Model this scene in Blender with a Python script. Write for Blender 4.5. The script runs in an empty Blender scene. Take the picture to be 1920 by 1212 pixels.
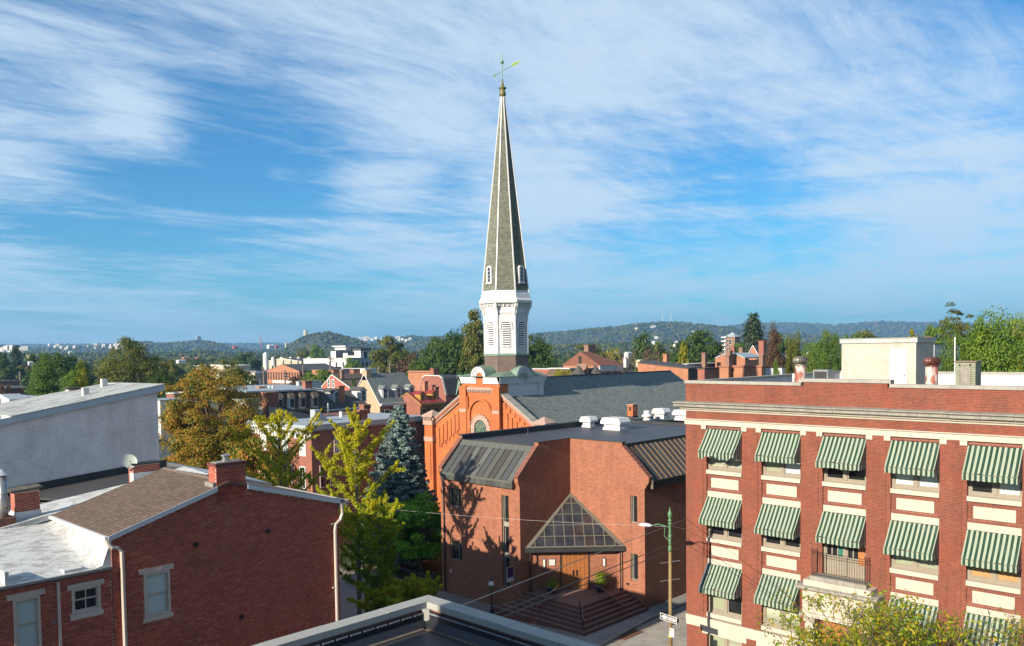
import bpy, bmesh, math, random
import numpy as np
from mathutils import Vector, Matrix, Quaternion
R = math.radians
SC = bpy.context.scene
COL = SC.collection
rnd = random.Random(7)

# ---------------------------------------------------------------- camera
EYE = Vector((0.0, 0.0, 18.0))
FPX, YAW, PITCH, ROLL, PY = 1568.5, 0.7693, -0.0463, -0.0139, 728.9
_cy, _sy, _cp, _sp = math.cos(YAW), math.sin(YAW), math.cos(PITCH), math.sin(PITCH)
FW = Vector((_cy * _cp, _sy * _cp, _sp))
_r0 = Vector((_sy, -_cy, 0)); _u0 = _r0.cross(FW)
RT = _r0 * math.cos(ROLL) + _u0 * math.sin(ROLL)
UP = -_r0 * math.sin(ROLL) + _u0 * math.cos(ROLL)
cam_d = bpy.data.cameras.new('camera'); cam = bpy.data.objects.new('camera', cam_d); COL.objects.link(cam)
cam_d.sensor_fit = 'HORIZONTAL'; cam_d.sensor_width = 36.0
cam_d.lens = 36.0 * FPX / 1920.0
cam_d.shift_y = (PY - 606.0) / 1920.0
cam_d.clip_start = 0.5; cam_d.clip_end = 30000
cam.matrix_world = Matrix((
 (RT.x, UP.x, -FW.x, EYE.x), (RT.y, UP.y, -FW.y, EYE.y), (RT.z, UP.z, -FW.z, EYE.z), (0, 0, 0, 1)))
SC.camera = cam

# ---------------------------------------------------------------- sky, sun, exposure
SUN_EL, SUN_A = R(22.0), R(-0.8)          # sun stands over -X, a little towards +Y
SUN_DIR = Vector((-math.cos(SUN_A) * math.cos(SUN_EL), math.sin(SUN_A) * math.cos(SUN_EL), math.sin(SUN_EL)))
world = bpy.data.worlds.new('World'); SC.world = world; world.use_nodes = True
sun_d = bpy.data.lights.new('sun', 'SUN'); sun_d.energy = 5.0; sun_d.angle = R(0.5); sun_d.color = (1.0, 0.88, 0.72)
sun = bpy.data.objects.new('sun', sun_d); COL.objects.link(sun)
sun.rotation_euler = SUN_DIR.to_track_quat('Z', 'Y').to_euler(); sun.location = (-60, 0, 60)
SC.view_settings.view_transform = 'Standard'; SC.view_settings.look = 'None'
SC.view_settings.exposure = 1.12; SC.view_settings.gamma = 1.0
SC.view_settings.use_curve_mapping = False

def ray(u, v):
 return FW + RT * ((u - 960.0) / FPX) - UP * ((v - PY) / FPX)
def P(u, v, ax, val):                      # where the sight line of a photo pixel meets a plane of the place
 d = ray(u, v); return EYE + d * ((val - EYE[ax]) / d[ax])
def D(u, v, dep): return EYE + ray(u, v) * dep
def hit(u, ax, val, z):                    # column u on a vertical plane at height z
 lo, hi = -3000.0, 6000.0
 for _ in range(60):
  m = (lo + hi) / 2
  d = ray(u, m); t = (val - EYE[ax]) / d[ax]
  if EYE.z + d.z * t > z: lo = m
  else: hi = m
 return P(u, (lo + hi) / 2, ax, val)

def build_world():
 nt = world.node_tree; N = nt.nodes; L = nt.links; N.clear()
 out = N.new('ShaderNodeOutputWorld'); bg = N.new('ShaderNodeBackground'); bg.inputs[1].default_value = 0.058
 sky = N.new('ShaderNodeTexSky'); sky.sky_type = 'NISHITA'; sky.sun_disc = False
 sky.sun_elevation = SUN_EL; sky.sun_rotation = R(270.0) - SUN_A * -1
 sky.altitude = 100; sky.air_density = 1.15; sky.dust_density = 0.3; sky.ozone_density = 2.2
 tc = N.new('ShaderNodeTexCoord'); sx = N.new('ShaderNodeSeparateXYZ'); L.new(tc.outputs['Generated'], sx.inputs[0])
 def M(op, a, b=None, c=None, clamp=False):
  n = N.new('ShaderNodeMath'); n.operation = op; n.use_clamp = clamp
  for i, x in enumerate((a, b, c)):
   if x is None: continue
   if isinstance(x, (int, float)): n.inputs[i].default_value = x
   else: L.new(x, n.inputs[i])
  return n.outputs[0]
 zz = M('ADD', M('MAXIMUM', sx.outputs[2], 0.0), 0.10)
 cx = M('DIVIDE', sx.outputs[0], zz); cy = M('DIVIDE', sx.outputs[1], zz)
 cv = N.new('ShaderNodeCombineXYZ'); L.new(cx, cv.inputs[0]); L.new(cy, cv.inputs[1])
 mp = N.new('ShaderNodeMapping'); mp.inputs['Rotation'].default_value = (0, 0, R(-62)); mp.inputs['Scale'].default_value = (0.62, 1.25, 1)
 L.new(cv.outputs[0], mp.inputs[0])
 def noise(vec, s, det, rough, dist, off=0.0):
  n = N.new('ShaderNodeTexNoise'); n.noise_dimensions = '4D'; n.inputs['W'].default_value = off
  n.inputs['Scale'].default_value = s; n.inputs['Detail'].default_value = det
  n.inputs['Roughness'].default_value = rough; n.inputs['Distortion'].default_value = dist
  L.new(vec, n.inputs['Vector']); return n.outputs['Fac']
 n1 = noise(mp.outputs[0], 0.85, 9, 0.64, 1.1, 3.1)
 mp2 = N.new('ShaderNodeMapping'); mp2.inputs['Rotation'].default_value = (0, 0, R(-30)); mp2.inputs['Scale'].default_value = (0.75, 1.7, 1); L.new(cv.outputs[0], mp2.inputs[0])
 n2 = noise(mp2.outputs[0], 1.9, 10, 0.72, 1.9, 9.7); n4 = noise(mp.outputs[0], 7.0, 6, 0.7, 2.2, 4.4)
 n3 = noise(cv.outputs[0], 0.33, 3, 0.5, 0.4, 1.2)
 cov = M('ADD', M('ADD', M('MULTIPLY', n1, 0.68), M('ADD', M('MULTIPLY', n2, 0.42), M('MULTIPLY', n4, 0.10))), M('MULTIPLY', n3, 0.10))
 hv = N.new('ShaderNodeMapping'); hv.inputs['Scale'].default_value = (2.6, 2.6, 26); L.new(tc.outputs['Generated'], hv.inputs[0])
 n5 = noise(hv.outputs[0], 1.0, 7, 0.62, 0.8, 2.2); lw = N.new('ShaderNodeMapRange'); lw.inputs['From Min'].default_value = 0.34; lw.inputs['From Max'].default_value = 0.10; L.new(sx.outputs[2], lw.inputs['Value'])
 cov = M('ADD', cov, M('MULTIPLY', M('MULTIPLY', M('SUBTRACT', n5, 0.42), lw.outputs[0]), 0.95))
 # broad banks and gaps of the cirrus sheet, as directions of the sky
 for (u, v, s, w) in ((420, 320, .12, -.29), (150, 430, .10, -.20), (620, 255, .07, -.10), (850, 350, .06, -.12), (560, 400, .08, -.08),
       (1230, 345, .08, -.20), (1400, 420, .07, -.20), (1150, 500, .06, -.06), (1560, 455, .08, -.10), (760, 470, .09, -.05),
       (250, 215, .045, .22), (520, 330, .018, .10), (650, 90, .25, .12), (1500, 170, .22, .07), (1050, 400, .08, .08), (1760, 480, .12, .06),
       (1100, 250, .10, .05), (250, 480, .12, .05), (60, 330, .06, .10), (900, 560, .3, .02), (1180, 180, .12, .05), (690, 350, .05, .07)):
  d = ray(u, v).normalized()
  dp = N.new('ShaderNodeVectorMath'); dp.operation = 'DISTANCE'; L.new(tc.outputs['Generated'], dp.inputs[0]); dp.inputs[1].default_value = d
  q = M('DIVIDE', dp.outputs['Value'], s); g = M('POWER', 2.718, M('MULTIPLY', M('MULTIPLY', q, q), -1.0))
  cov = M('ADD', cov, M('MULTIPLY', g, w))
 rp = N.new('ShaderNodeMapRange'); rp.interpolation_type = 'SMOOTHSTEP'
 rp.inputs['From Min'].default_value = 0.50; rp.inputs['From Max'].default_value = 0.85
 L.new(cov, rp.inputs['Value'])
 low = N.new('ShaderNodeMapRange'); low.inputs['From Min'].default_value = 0.0; low.inputs['From Max'].default_value = 0.16
 low.inputs['To Min'].default_value = 0.50; low.inputs['To Max'].default_value = 0.88; L.new(sx.outputs[2], low.inputs['Value'])
 fac = M('MULTIPLY', rp.outputs[0], low.outputs[0], clamp=True)
 mx = N.new('ShaderNodeMix'); mx.data_type = 'RGBA'; L.new(fac, mx.inputs[0])
 tint = N.new('ShaderNodeMix'); tint.data_type = 'RGBA'; tint.blend_type = 'MULTIPLY'; tint.inputs[0].default_value = 1.0
 L.new(sky.outputs[0], tint.inputs[6]); tint.inputs[7].default_value = (0.26, 0.74, 1.10, 1)
 L.new(tint.outputs[2], mx.inputs[6]); mx.inputs[7].default_value = (5.3, 6.5, 7.7, 1)
 L.new(mx.outputs[2], bg.inputs[0]); L.new(bg.outputs[0], out.inputs[0])
build_world()

# ---------------------------------------------------------------- object helpers
class MB:
 def __init__(s): s.v = []; s.f = []; s.m = []
 def add(s, vs, fs, m=0):
  b = len(s.v); s.v += [tuple(x) for x in vs]
  for f in fs: s.f.append(tuple(i + b for i in f)); s.m.append(m)
  return s
 def box(s, x0, x1, y0, y1, z0, z1, m=0):
  x0, x1 = min(x0, x1), max(x0, x1); y0, y1 = min(y0, y1), max(y0, y1); z0, z1 = min(z0, z1), max(z0, z1)
  return s.add([(x0, y0, z0), (x1, y0, z0), (x1, y1, z0), (x0, y1, z0), (x0, y0, z1), (x1, y0, z1), (x1, y1, z1), (x0, y1, z1)],
      [(3, 2, 1, 0), (4, 5, 6, 7), (0, 1, 5, 4), (1, 2, 6, 5), (2, 3, 7, 6), (3, 0, 4, 7)], m)
 def prism(s, poly, ax, a, b, m=0):
  n = len(poly)
  def w(p, t):
   return (t, p[0], p[1]) if ax == 0 else ((p[0], t, p[1]) if ax == 1 else (p[0], p[1], t))
  vs = [w(p, a) for p in poly] + [w(p, b) for p in poly]
  fs = [tuple(range(n - 1, -1, -1)), tuple(range(n, 2 * n))] + [(i, (i + 1) % n, n + (i + 1) % n, n + i) for i in range(n)]
  return s.add(vs, fs, m)
 def slab(s, pts, t, m=0):               # polygon in space thickened downwards
  n = len(pts); vs = [tuple(p) for p in pts] + [(p[0], p[1], p[2] - t) for p in pts]
  return s.add(vs, [tuple(range(n)), tuple(range(2 * n - 1, n - 1, -1))] + [(i, n + i, n + (i + 1) % n, (i + 1) % n) for i in range(n)], m)
 def plate(s, pts, nrm, t, m=0):         # polygon in space thickened along -nrm
  n = len(pts); nn = Vector(nrm).normalized() * t
  vs = [tuple(p) for p in pts] + [tuple(Vector(p) - nn) for p in pts]
  return s.add(vs, [tuple(range(n)), tuple(range(2 * n - 1, n - 1, -1))] + [(i, n + i, n + (i + 1) % n, (i + 1) % n) for i in range(n)], m)
 def tube(s, pts, rad, n=6, m=0, caps=True):
  pts = [Vector(p) for p in pts]
  if not isinstance(rad, (list, tuple)): rad = [rad] * len(pts)
  base = len(s.v); prev = None
  for i, p in enumerate(pts):
   d = (pts[min(i + 1, len(pts) - 1)] - pts[max(i - 1, 0)])
   if d.length < 1e-9: d = Vector((0, 0, 1))
   d.normalize()
   if prev is None: a = d.orthogonal().normalized()
   else: a = (prev - d * prev.dot(d)); a = a.normalized() if a.length > 1e-6 else d.orthogonal().normalized()
   prev = a; b = d.cross(a)
   for k in range(n):
    t = 2 * math.pi * k / n; q = p + (a * math.cos(t) + b * math.sin(t)) * rad[i]; s.v.append(tuple(q))
  for i in range(len(pts) - 1):
   for k in range(n):
    s.f.append((base + i * n + k, base + i * n + (k + 1) % n, base + (i + 1) * n + (k + 1) % n, base + (i + 1) * n + k)); s.m.append(m)
  if caps:
   s.f.append(tuple(base + k for k in range(n - 1, -1, -1))); s.m.append(m)
   e = base + (len(pts) - 1) * n; s.f.append(tuple(e + k for k in range(n))); s.m.append(m)
  return s
 def lathe(s, cx, cy, prof, n=16, m=0, rot=0.0):
  base = len(s.v)
  for r, z in prof:
   for k in range(n):
    t = 2 * math.pi * k / n + rot; s.v.append((cx + r * math.cos(t), cy + r * math.sin(t), z))
  for i in range(len(prof) - 1):
   for k in range(n):
    s.f.append((base + i * n + k, base + i * n + (k + 1) % n, base + (i + 1) * n + (k + 1) % n, base + (i + 1) * n + k)); s.m.append(m)
  s.f.append(tuple(base + k for k in range(n - 1, -1, -1))); s.m.append(m)
  e = base + (len(prof) - 1) * n; s.f.append(tuple(e + k for k in range(n))); s.m.append(m)
  return s
 def mesh(s, name, mats, origin=(0, 0, 0), smooth=False, fix=True):
  me = bpy.data.meshes.new(name); o = origin
  me.from_pydata([(v[0] - o[0], v[1] - o[1], v[2] - o[2]) for v in s.v], [], s.f)
  for m in (mats if isinstance(mats, (list, tuple)) else [mats]): me.materials.append(m)
  if any(s.m): me.polygons.foreach_set('material_index', s.m)
  if fix:
   b = bmesh.new(); b.from_mesh(me); bmesh.ops.recalc_face_normals(b, faces=b.faces); b.to_mesh(me); b.free()
  if smooth: me.polygons.foreach_set('use_smooth', [True] * len(me.polygons))
  return me

def wpos(o):
 p = Vector(o.location)
 while o.parent: o = o.parent; p = p + Vector(o.location)
 return p
def obj(name, mb, mats, parent=None, kind=None, label=None, smooth=False, origin=None, fix=True):
 if isinstance(mb, MB):
  base = Vector(origin) if origin is not None else (wpos(parent) if parent else Vector((0, 0, 0)))
  me = mb.mesh(name, mats, base, smooth, fix)
 else: me = mb; base = Vector(origin) if origin is not None else Vector((0, 0, 0))
 o = bpy.data.objects.new(name, me); COL.objects.link(o)
 if parent:
  o.parent = parent; o.location = base - wpos(parent)
 else: o.location = base
 if kind: o['kind'] = kind
 if label: o['label'] = label
 return o
def place(name, me, parent, loc, rz=0.0, mat=None):   # shared mesh placed at a world location under its thing
 o = bpy.data.objects.new(name, me); COL.objects.link(o); o.parent = parent
 o.location = Vector(loc) - (wpos(parent) if parent else Vector((0, 0, 0))); o.rotation_euler = (0, 0, rz)
 return o
def thing(name, label, cat, loc=(0, 0, 0), group=None, rz=0.0):
 o = bpy.data.objects.new(name, None); COL.objects.link(o); o.location = loc; o.empty_display_size = 0.2; o.rotation_euler = (0, 0, rz)
 o['label'] = label; o['category'] = cat
 if group: o['group'] = group
 return o
def tag(o, label, cat, group=None):
 o['label'] = label; o['category'] = cat
 if group: o['group'] = group
 return o
def copy_thing(root, loc, rz=0.0, label=None, scale=None):
 r = root.copy(); COL.objects.link(r); r.location = loc; r.rotation_euler = (0, 0, rz)
 if scale is not None: r.scale = scale if isinstance(scale, (tuple, list)) else (scale,) * 3
 if label: r['label'] = label
 for ch in list(root.children):
  c = ch.copy(); COL.objects.link(c); c.parent = r
  for g in list(ch.children):
   d = g.copy(); COL.objects.link(d); d.parent = c
 return r
def cells(a0, a1, z0, z1, holes):
 """rectangles that fill a0..a1 x z0..z1 around the holes (a0,a1,z0,z1)"""
 zs = sorted({z0, z1} | {max(z0, min(z1, h[k])) for h in holes for k in (2, 3)}); out = []
 for i in range(len(zs) - 1):
  za, zb = zs[i], zs[i + 1]
  if zb - za < 1e-6: continue
  zc = (za + zb) / 2; cuts = sorted([(max(a0, min(h[0], h[1])), min(a1, max(h[0], h[1]))) for h in holes if min(h[2], h[3]) < zc < max(h[2], h[3])])
  x = a0
  for c0, c1 in cuts:
   if c0 - x > 1e-6: out.append((x, c0, za, zb))
   x = max(x, c1)
  if a1 - x > 1e-6: out.append((x, a1, za, zb))
 return out
def wall(mb, ax, p0, p1, a0, a1, z0, z1, holes=(), m=0):
 """wall slab between planes p0 and p1 of axis ax, running a0..a1 on the other axis"""
 for (c0, c1, za, zb) in cells(min(a0, a1), max(a0, a1), z0, z1, holes):
  if ax == 0: mb.box(p0, p1, c0, c1, za, zb, m)
  else: mb.box(c0, c1, p0, p1, za, zb, m)
 return mb
# ---------------------------------------------------------------- materials (all procedural)
class NT:
 def __init__(s, name):
  s.mat = bpy.data.materials.new(name); s.mat.use_nodes = True; s.t = s.mat.node_tree; s.N = s.t.nodes; s.L = s.t.links
  s.b = s.N['Principled BSDF']; s.out = s.N['Material Output']
 def n(s, typ, **kw):
  x = s.N.new(typ)
  for k, v in kw.items():
   if k.startswith('i_'):
    key = k[2:].replace('_', ' ')
    inp = x.inputs[int(key)] if key.isdigit() else x.inputs[key]
    s.set(inp, v)
   else: setattr(x, k, v)
  return x
 def set(s, inp, v):
  if isinstance(v, bpy.types.NodeSocket): s.L.new(v, inp)
  else: inp.default_value = v
 def math(s, op, a, b=0.0, clamp=False):
  x = s.N.new('ShaderNodeMath'); x.operation = op; x.use_clamp = clamp; s.set(x.inputs[0], a); s.set(x.inputs[1], b); return x.outputs[0]
 def mix(s, f, a, b, mode='MIX'):
  x = s.N.new('ShaderNodeMix'); x.data_type = 'RGBA'; x.blend_type = mode; s.set(x.inputs[0], f)
  for i, c in ((6, a), (7, b)): s.set(x.inputs[i], c if isinstance(c, bpy.types.NodeSocket) else (*c[:3], 1))
  return x.outputs[2]
 def noise(s, vec, scale, det=4, rough=.55, dist=0.0):
  x = s.n('ShaderNodeTexNoise'); s.set(x.inputs['Scale'], scale); s.set(x.inputs['Detail'], det); s.set(x.inputs['Roughness'], rough)
  s.set(x.inputs['Distortion'], dist)
  if vec is not None: s.L.new(vec, x.inputs['Vector'])
  return x.outputs['Fac']
 def ramp(s, f, lo, hi, a=0.0, b=1.0):
  x = s.n('ShaderNodeMapRange'); x.clamp = True
  for i, v in (('Value', f), ('From Min', lo), ('From Max', hi), ('To Min', a), ('To Max', b)): s.set(x.inputs[i], v)
  return x.outputs[0]
 def pos(s): return s.n('ShaderNodeNewGeometry').outputs['Position']
 def objc(s): return s.n('ShaderNodeTexCoord').outputs['Object']
 def wallv(s):                                            # (run along the wall, height) for any upright face
  g = s.n('ShaderNodeNewGeometry')
  cr = s.n('ShaderNodeVectorMath', operation='CROSS_PRODUCT'); cr.inputs[0].default_value = (0, 0, 1); s.L.new(g.outputs['True Normal'], cr.inputs[1])
  nm = s.n('ShaderNodeVectorMath', operation='NORMALIZE'); s.L.new(cr.outputs[0], nm.inputs[0])
  dt = s.n('ShaderNodeVectorMath', operation='DOT_PRODUCT'); s.L.new(nm.outputs[0], dt.inputs[0]); s.L.new(g.outputs['Position'], dt.inputs[1])
  sp = s.n('ShaderNodeSeparateXYZ'); s.L.new(g.outputs['Position'], sp.inputs[0])
  cb = s.n('ShaderNodeCombineXYZ'); s.L.new(dt.outputs['Value'], cb.inputs[0]); s.L.new(sp.outputs[2], cb.inputs[1])
  return cb.outputs[0], dt.outputs['Value'], sp.outputs[2]
 def bump(s, h, st=.4, dist=.01):
  x = s.n('ShaderNodeBump', i_Strength=st, i_Distance=dist); s.L.new(h, x.inputs['Height']); s.L.new(x.outputs[0], s.b.inputs['Normal'])
 def cal(s, col, k=.64):
  x = s.N.new('ShaderNodeVectorMath'); x.operation = 'SCALE'; s.set(x.inputs[0], col if isinstance(col, bpy.types.NodeSocket) else col[:3]); x.inputs['Scale'].default_value = k; return x.outputs[0]
 def done(s, col, rough=.8, metal=0.0, spec=None):
  s.set(s.b.inputs['Base Color'], s.cal(col))
  s.set(s.b.inputs['Roughness'], rough); s.set(s.b.inputs['Metallic'], metal)
  if spec is not None: s.set(s.b.inputs['Specular IOR Level'], spec)
  return s.mat
def plain(name, c, rough=.7, var=.12, scale=3.0, metal=0.0, dirt=None, dirt_amt=.4, dscale=1.2, bump=.15, bscale=30, spec=None, streak=False):
 t = NT(name); p = t.pos()
 if streak:
  mp = t.n('ShaderNodeMapping'); mp.inputs['Scale'].default_value = (1, 1, .18); t.L.new(p, mp.inputs[0]); pd = mp.outputs[0]
 else: pd = p
 n = t.noise(p, scale, 5, .6); v = t.ramp(n, .25, .75, 1 - var, 1 + var)
 c0 = t.n('ShaderNodeVectorMath', operation='SCALE'); c0.inputs[0].default_value = c[:3]; t.set(c0.inputs['Scale'], v); col = c0.outputs[0]
 if dirt: col = t.mix(t.ramp(t.noise(pd, dscale, 7, .68, .6), .48, .72, 0, dirt_amt), col, dirt)
 if bump: t.bump(t.noise(p, bscale, 4, .6), bump, .01)
 return t.done(col, rough, metal, spec)
def brick(name, c1, c2, c3=None, mortar=(.42, .36, .30), w=.213, h=.0677, msize=.008, big=None, bigamt=.5, rough=.85, vert=False, off=.5, bump=.5, darkamt=.12, sc=None, lime=None):
 t = NT(name); vec, a, z = t.wallv()
 if vert:
  cb = t.n('ShaderNodeCombineXYZ'); t.L.new(z, cb.inputs[0]); t.L.new(a, cb.inputs[1]); vec = cb.outputs[0]
 bt = t.n('ShaderNodeTexBrick'); bt.offset = off; bt.squash = 1
 for k, v in (('Scale', 1.0), ('Mortar Size', msize), ('Mortar Smooth', .25), ('Bias', -.1), ('Brick Width', w), ('Row Height', h)): bt.inputs[k].default_value = v
 bt.inputs['Color1'].default_value = (*c1, 1); bt.inputs['Color2'].default_value = (*c2, 1); bt.inputs['Mortar'].default_value = (*mortar, 1)
 t.L.new(vec, bt.inputs['Vector'])
 col = bt.outputs['Color']; msk = t.math('SUBTRACT', 1.0, bt.outputs['Fac'])
 if c3:                                                    # the odd burnt brick
  b2 = t.n('ShaderNodeTexBrick'); b2.offset = off
  for k, v in (('Scale', 1.0), ('Mortar Size', 0.0), ('Bias', -.55 if darkamt > .1 else -.7), ('Brick Width', w), ('Row Height', h)): b2.inputs[k].default_value = v
  b2.inputs['Color1'].default_value = (0, 0, 0, 1); b2.inputs['Color2'].default_value = (1, 1, 1, 1)
  mp = t.n('ShaderNodeMapping'); mp.inputs['Location'].default_value = (w * 14, h * 26, 0); t.L.new(vec, mp.inputs[0]); t.L.new(mp.outputs[0], b2.inputs['Vector'])
  f = t.ramp(b2.outputs['Color'], .75 - darkamt, .95 - darkamt, 0, .85); col = t.mix(t.math('MULTIPLY', f, msk), col, c3)
 p = t.pos()
 if big: col = t.mix(t.ramp(t.noise(p, sc or .45, 6, .65, .5), .42, .68, 0, bigamt), col, big, 'MIX')
 ms_ = t.n('ShaderNodeMapping'); ms_.inputs['Scale'].default_value = (1, 1, .10); t.L.new(p, ms_.inputs[0]); col = t.mix(t.ramp(t.noise(ms_.outputs[0], 1.6, 6, .7), .50, .74, 0, .32), col, tuple(x * .45 for x in c2))
 if lime: col = t.mix(t.ramp(t.noise(p, 1.1, 8, .72, 1.0), .60, .72, 0, .5), col, lime)
 if name.startswith('grey_p'):
  mp = t.n('ShaderNodeMapping'); mp.inputs['Scale'].default_value = (1, 1, .12); t.L.new(p, mp.inputs[0]); col = t.mix(t.ramp(t.noise(mp.outputs[0], 1.1, 6, .7), .5, .75, 0, .2), col, (1.0, .87, .79)); col = t.mix(t.ramp(t.noise(p, 1.7, 3, .5, 2.0), .70, .74, 0, .6), col, (.45, .40, .37))
 v = t.math('MULTIPLY', t.ramp(t.noise(p, 9, 4, .6), .2, .8, .84, 1.16), t.ramp(t.noise(p, .9, 5, .65), .25, .75, .84, 1.16))
 sc_ = t.n('ShaderNodeVectorMath', operation='SCALE'); t.L.new(col, sc_.inputs[0]); t.set(sc_.inputs['Scale'], v)
 t.bump(msk, bump, .012)
 return t.done(sc_.outputs[0], rough)
def shingle(name, c1, c2, w=.3, h=.14, edge=(.05, .05, .05), spot=None, rough=.9, ax='slope'):
 t = NT(name); g = t.n('ShaderNodeNewGeometry')
 # run along the eave, and down the slope
 cr = t.n('ShaderNodeVectorMath', operation='CROSS_PRODUCT'); cr.inputs[0].default_value = (0, 0, 1); t.L.new(g.outputs['True Normal'], cr.inputs[1])
 nm = t.n('ShaderNodeVectorMath', operation='NORMALIZE'); t.L.new(cr.outputs[0], nm.inputs[0])
 d2 = t.n('ShaderNodeVectorMath', operation='CROSS_PRODUCT'); t.L.new(g.outputs['True Normal'], d2.inputs[0]); t.L.new(nm.outputs[0], d2.inputs[1])
 a = t.n('ShaderNodeVectorMath', operation='DOT_PRODUCT'); t.L.new(nm.outputs[0], a.inputs[0]); t.L.new(g.outputs['Position'], a.inputs[1])
 b = t.n('ShaderNodeVectorMath', operation='DOT_PRODUCT'); t.L.new(d2.outputs[0], b.inputs[0]); t.L.new(g.outputs['Position'], b.inputs[1])
 cb = t.n('ShaderNodeCombineXYZ'); t.L.new(a.outputs['Value'], cb.inputs[0]); t.L.new(b.outputs['Value'], cb.inputs[1])
 bt = t.n('ShaderNodeTexBrick'); t.L.new(cb.outputs[0], bt.inputs['Vector'])
 for k, v in (('Scale', 1.0), ('Mortar Size', h * .09), ('Mortar Smooth', .3), ('Bias', 0), ('Brick Width', w), ('Row Height', h)): bt.inputs[k].default_value = v
 bt.inputs['Color1'].default_value = (*c1, 1); bt.inputs['Color2'].default_value = (*c2, 1); bt.inputs['Mortar'].default_value = (*edge, 1)
 col = bt.outputs['Color']
 if spot: col = t.mix(t.ramp(t.noise(t.pos(), .6, 6, .7, .8), .5, .7, 0, .6), col, spot)
 v = t.ramp(t.noise(t.pos(), 5, 5, .7), .2, .8, .8, 1.2)
 s2 = t.n('ShaderNodeVectorMath', operation='SCALE'); t.L.new(col, s2.inputs[0]); t.set(s2.inputs['Scale'], v)
 t.bump(t.math('SUBTRACT', 1.0, bt.outputs['Fac']), .5, .015)
 return t.done(s2.outputs[0], rough)
def leafm(name, cols, rough=.6, trans=.35, nscale=.5, top=None):
 """foliage: each leaf takes a tone between the given colours, drifting over the crown"""
 t = NT(name); g = t.n('ShaderNodeNewGeometry'); p = t.objc()
 f = t.math('ADD', t.math('MULTIPLY', g.outputs['Random Per Island'], .62), t.math('MULTIPLY', t.ramp(t.noise(p, nscale, 3, .6), .3, .7), .38))
 if top: sp = t.n('ShaderNodeSeparateXYZ'); t.L.new(p, sp.inputs[0]); f = t.math('ADD', t.math('MULTIPLY', f, .62), t.ramp(sp.outputs[2], top[0], top[1], 0, .42))
 cr = t.n('ShaderNodeValToRGB'); t.L.new(f, cr.inputs[0]); e = cr.color_ramp.elements
 while len(e) < len(cols): e.new(.5)
 for i, c in enumerate(cols): e[i].position = i / (len(cols) - 1) * .9 + .05; e[i].color = (*c, 1)
 t.done(cr.outputs[0], rough, 0, .25)
 tr = t.n('ShaderNodeBsdfTranslucent'); t.L.new(cr.outputs[0], tr.inputs[0])
 ms = t.n('ShaderNodeMixShader'); ms.inputs[0].default_value = trans; t.L.new(t.b.outputs[0], ms.inputs[1]); t.L.new(tr.outputs[0], ms.inputs[2])
 t.L.new(ms.outputs[0], t.out.inputs[0]); return t.mat
def glassm(name, c, rough=.06, spec=.6, wav=.0):
 t = NT(name); p = t.pos(); n = t.noise(p, 1.2, 2, .5)
 col = t.mix(t.ramp(n, .35, .65), tuple(x * .7 for x in c), tuple(min(1, x * 1.35) for x in c))
 t.bump(t.noise(p, 2.5, 1, .5), .06, .02); return t.done(col, rough, 0, spec)
def blindm(name, c, pitch=.05):
 t = NT(name); vec, a, z = t.wallv()
 w = t.n('ShaderNodeMath', operation='PINGPONG'); t.L.new(z, w.inputs[0]); w.inputs[1].default_value = pitch / 2
 f = t.ramp(w.outputs[0], 0, pitch / 2, .62, 1.05)
 s2 = t.n('ShaderNodeVectorMath', operation='SCALE'); s2.inputs[0].default_value = c; t.set(s2.inputs['Scale'], f)
 t.b.inputs['Coat Weight'].default_value = .35; t.b.inputs['Coat Roughness'].default_value = .05
 return t.done(s2.outputs[0], .45)
def stripem():
 t = NT('striped_canvas'); p = t.objc(); sp = t.n('ShaderNodeSeparateXYZ'); t.L.new(p, sp.inputs[0])
 a = t.math('ADD', sp.outputs[1], 20.0)
 fr = t.math('FRACT', t.math('DIVIDE', a, .2138)); s = t.ramp(t.math('ABSOLUTE', t.math('SUBTRACT', fr, .5)), .238, .252)
 col = t.mix(s, (.43, .50, .38), (.024, .070, .045))
 col = t.mix(t.ramp(t.noise(t.pos(), 1.7, 5, .6), .5, .8, 0, .25), col, (.30, .36, .28))
 t.bump(t.noise(t.pos(), 2.0, 3, .5), .25, .06)
 tr = t.n('ShaderNodeBsdfTranslucent'); t.L.new(col, tr.inputs[0]); ms = t.n('ShaderNodeMixShader'); ms.inputs[0].default_value = .12
 t.done(col, .8, 0, .2); t.L.new(t.b.outputs[0], ms.inputs[1]); t.L.new(tr.outputs[0], ms.inputs[2]); t.L.new(ms.outputs[0], t.out.inputs[0]); return t.mat
def side_stripem():
 t = NT('striped_canvas_side'); p = t.objc(); sp = t.n('ShaderNodeSeparateXYZ'); t.L.new(p, sp.inputs[0])
 fr = t.math('FRACT', t.math('DIVIDE', t.math('ADD', sp.outputs[0], 20.0), .2138)); s = t.ramp(t.math('ABSOLUTE', t.math('SUBTRACT', fr, .5)), .262, .282)
 return t.done(t.mix(s, (.40, .43, .38), (.045, .10, .07)), .8)
def white_roofm(name, base=(.74, .76, .74), dirt=(.33, .31, .29), lo=.53, hi=.66, amt=.75, sc=.8, st=(1, 2.2, 1)):
 t = NT(name); p = t.pos(); mp = t.n('ShaderNodeMapping'); mp.inputs['Scale'].default_value = st; t.L.new(p, mp.inputs[0])
 n = t.noise(mp.outputs[0], sc, 9, .74, .8); f = t.ramp(n, lo, hi, 0, amt)
 f2 = t.ramp(t.noise(p, 4.0, 6, .7, 1.2), .55, .75, 0, .35)
 col = t.mix(f, base, dirt); col = t.mix(f2, col, tuple(x * .78 for x in base))
 t.bump(t.noise(p, 6, 6, .65), .35, .03); return t.done(col, .6)

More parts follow.
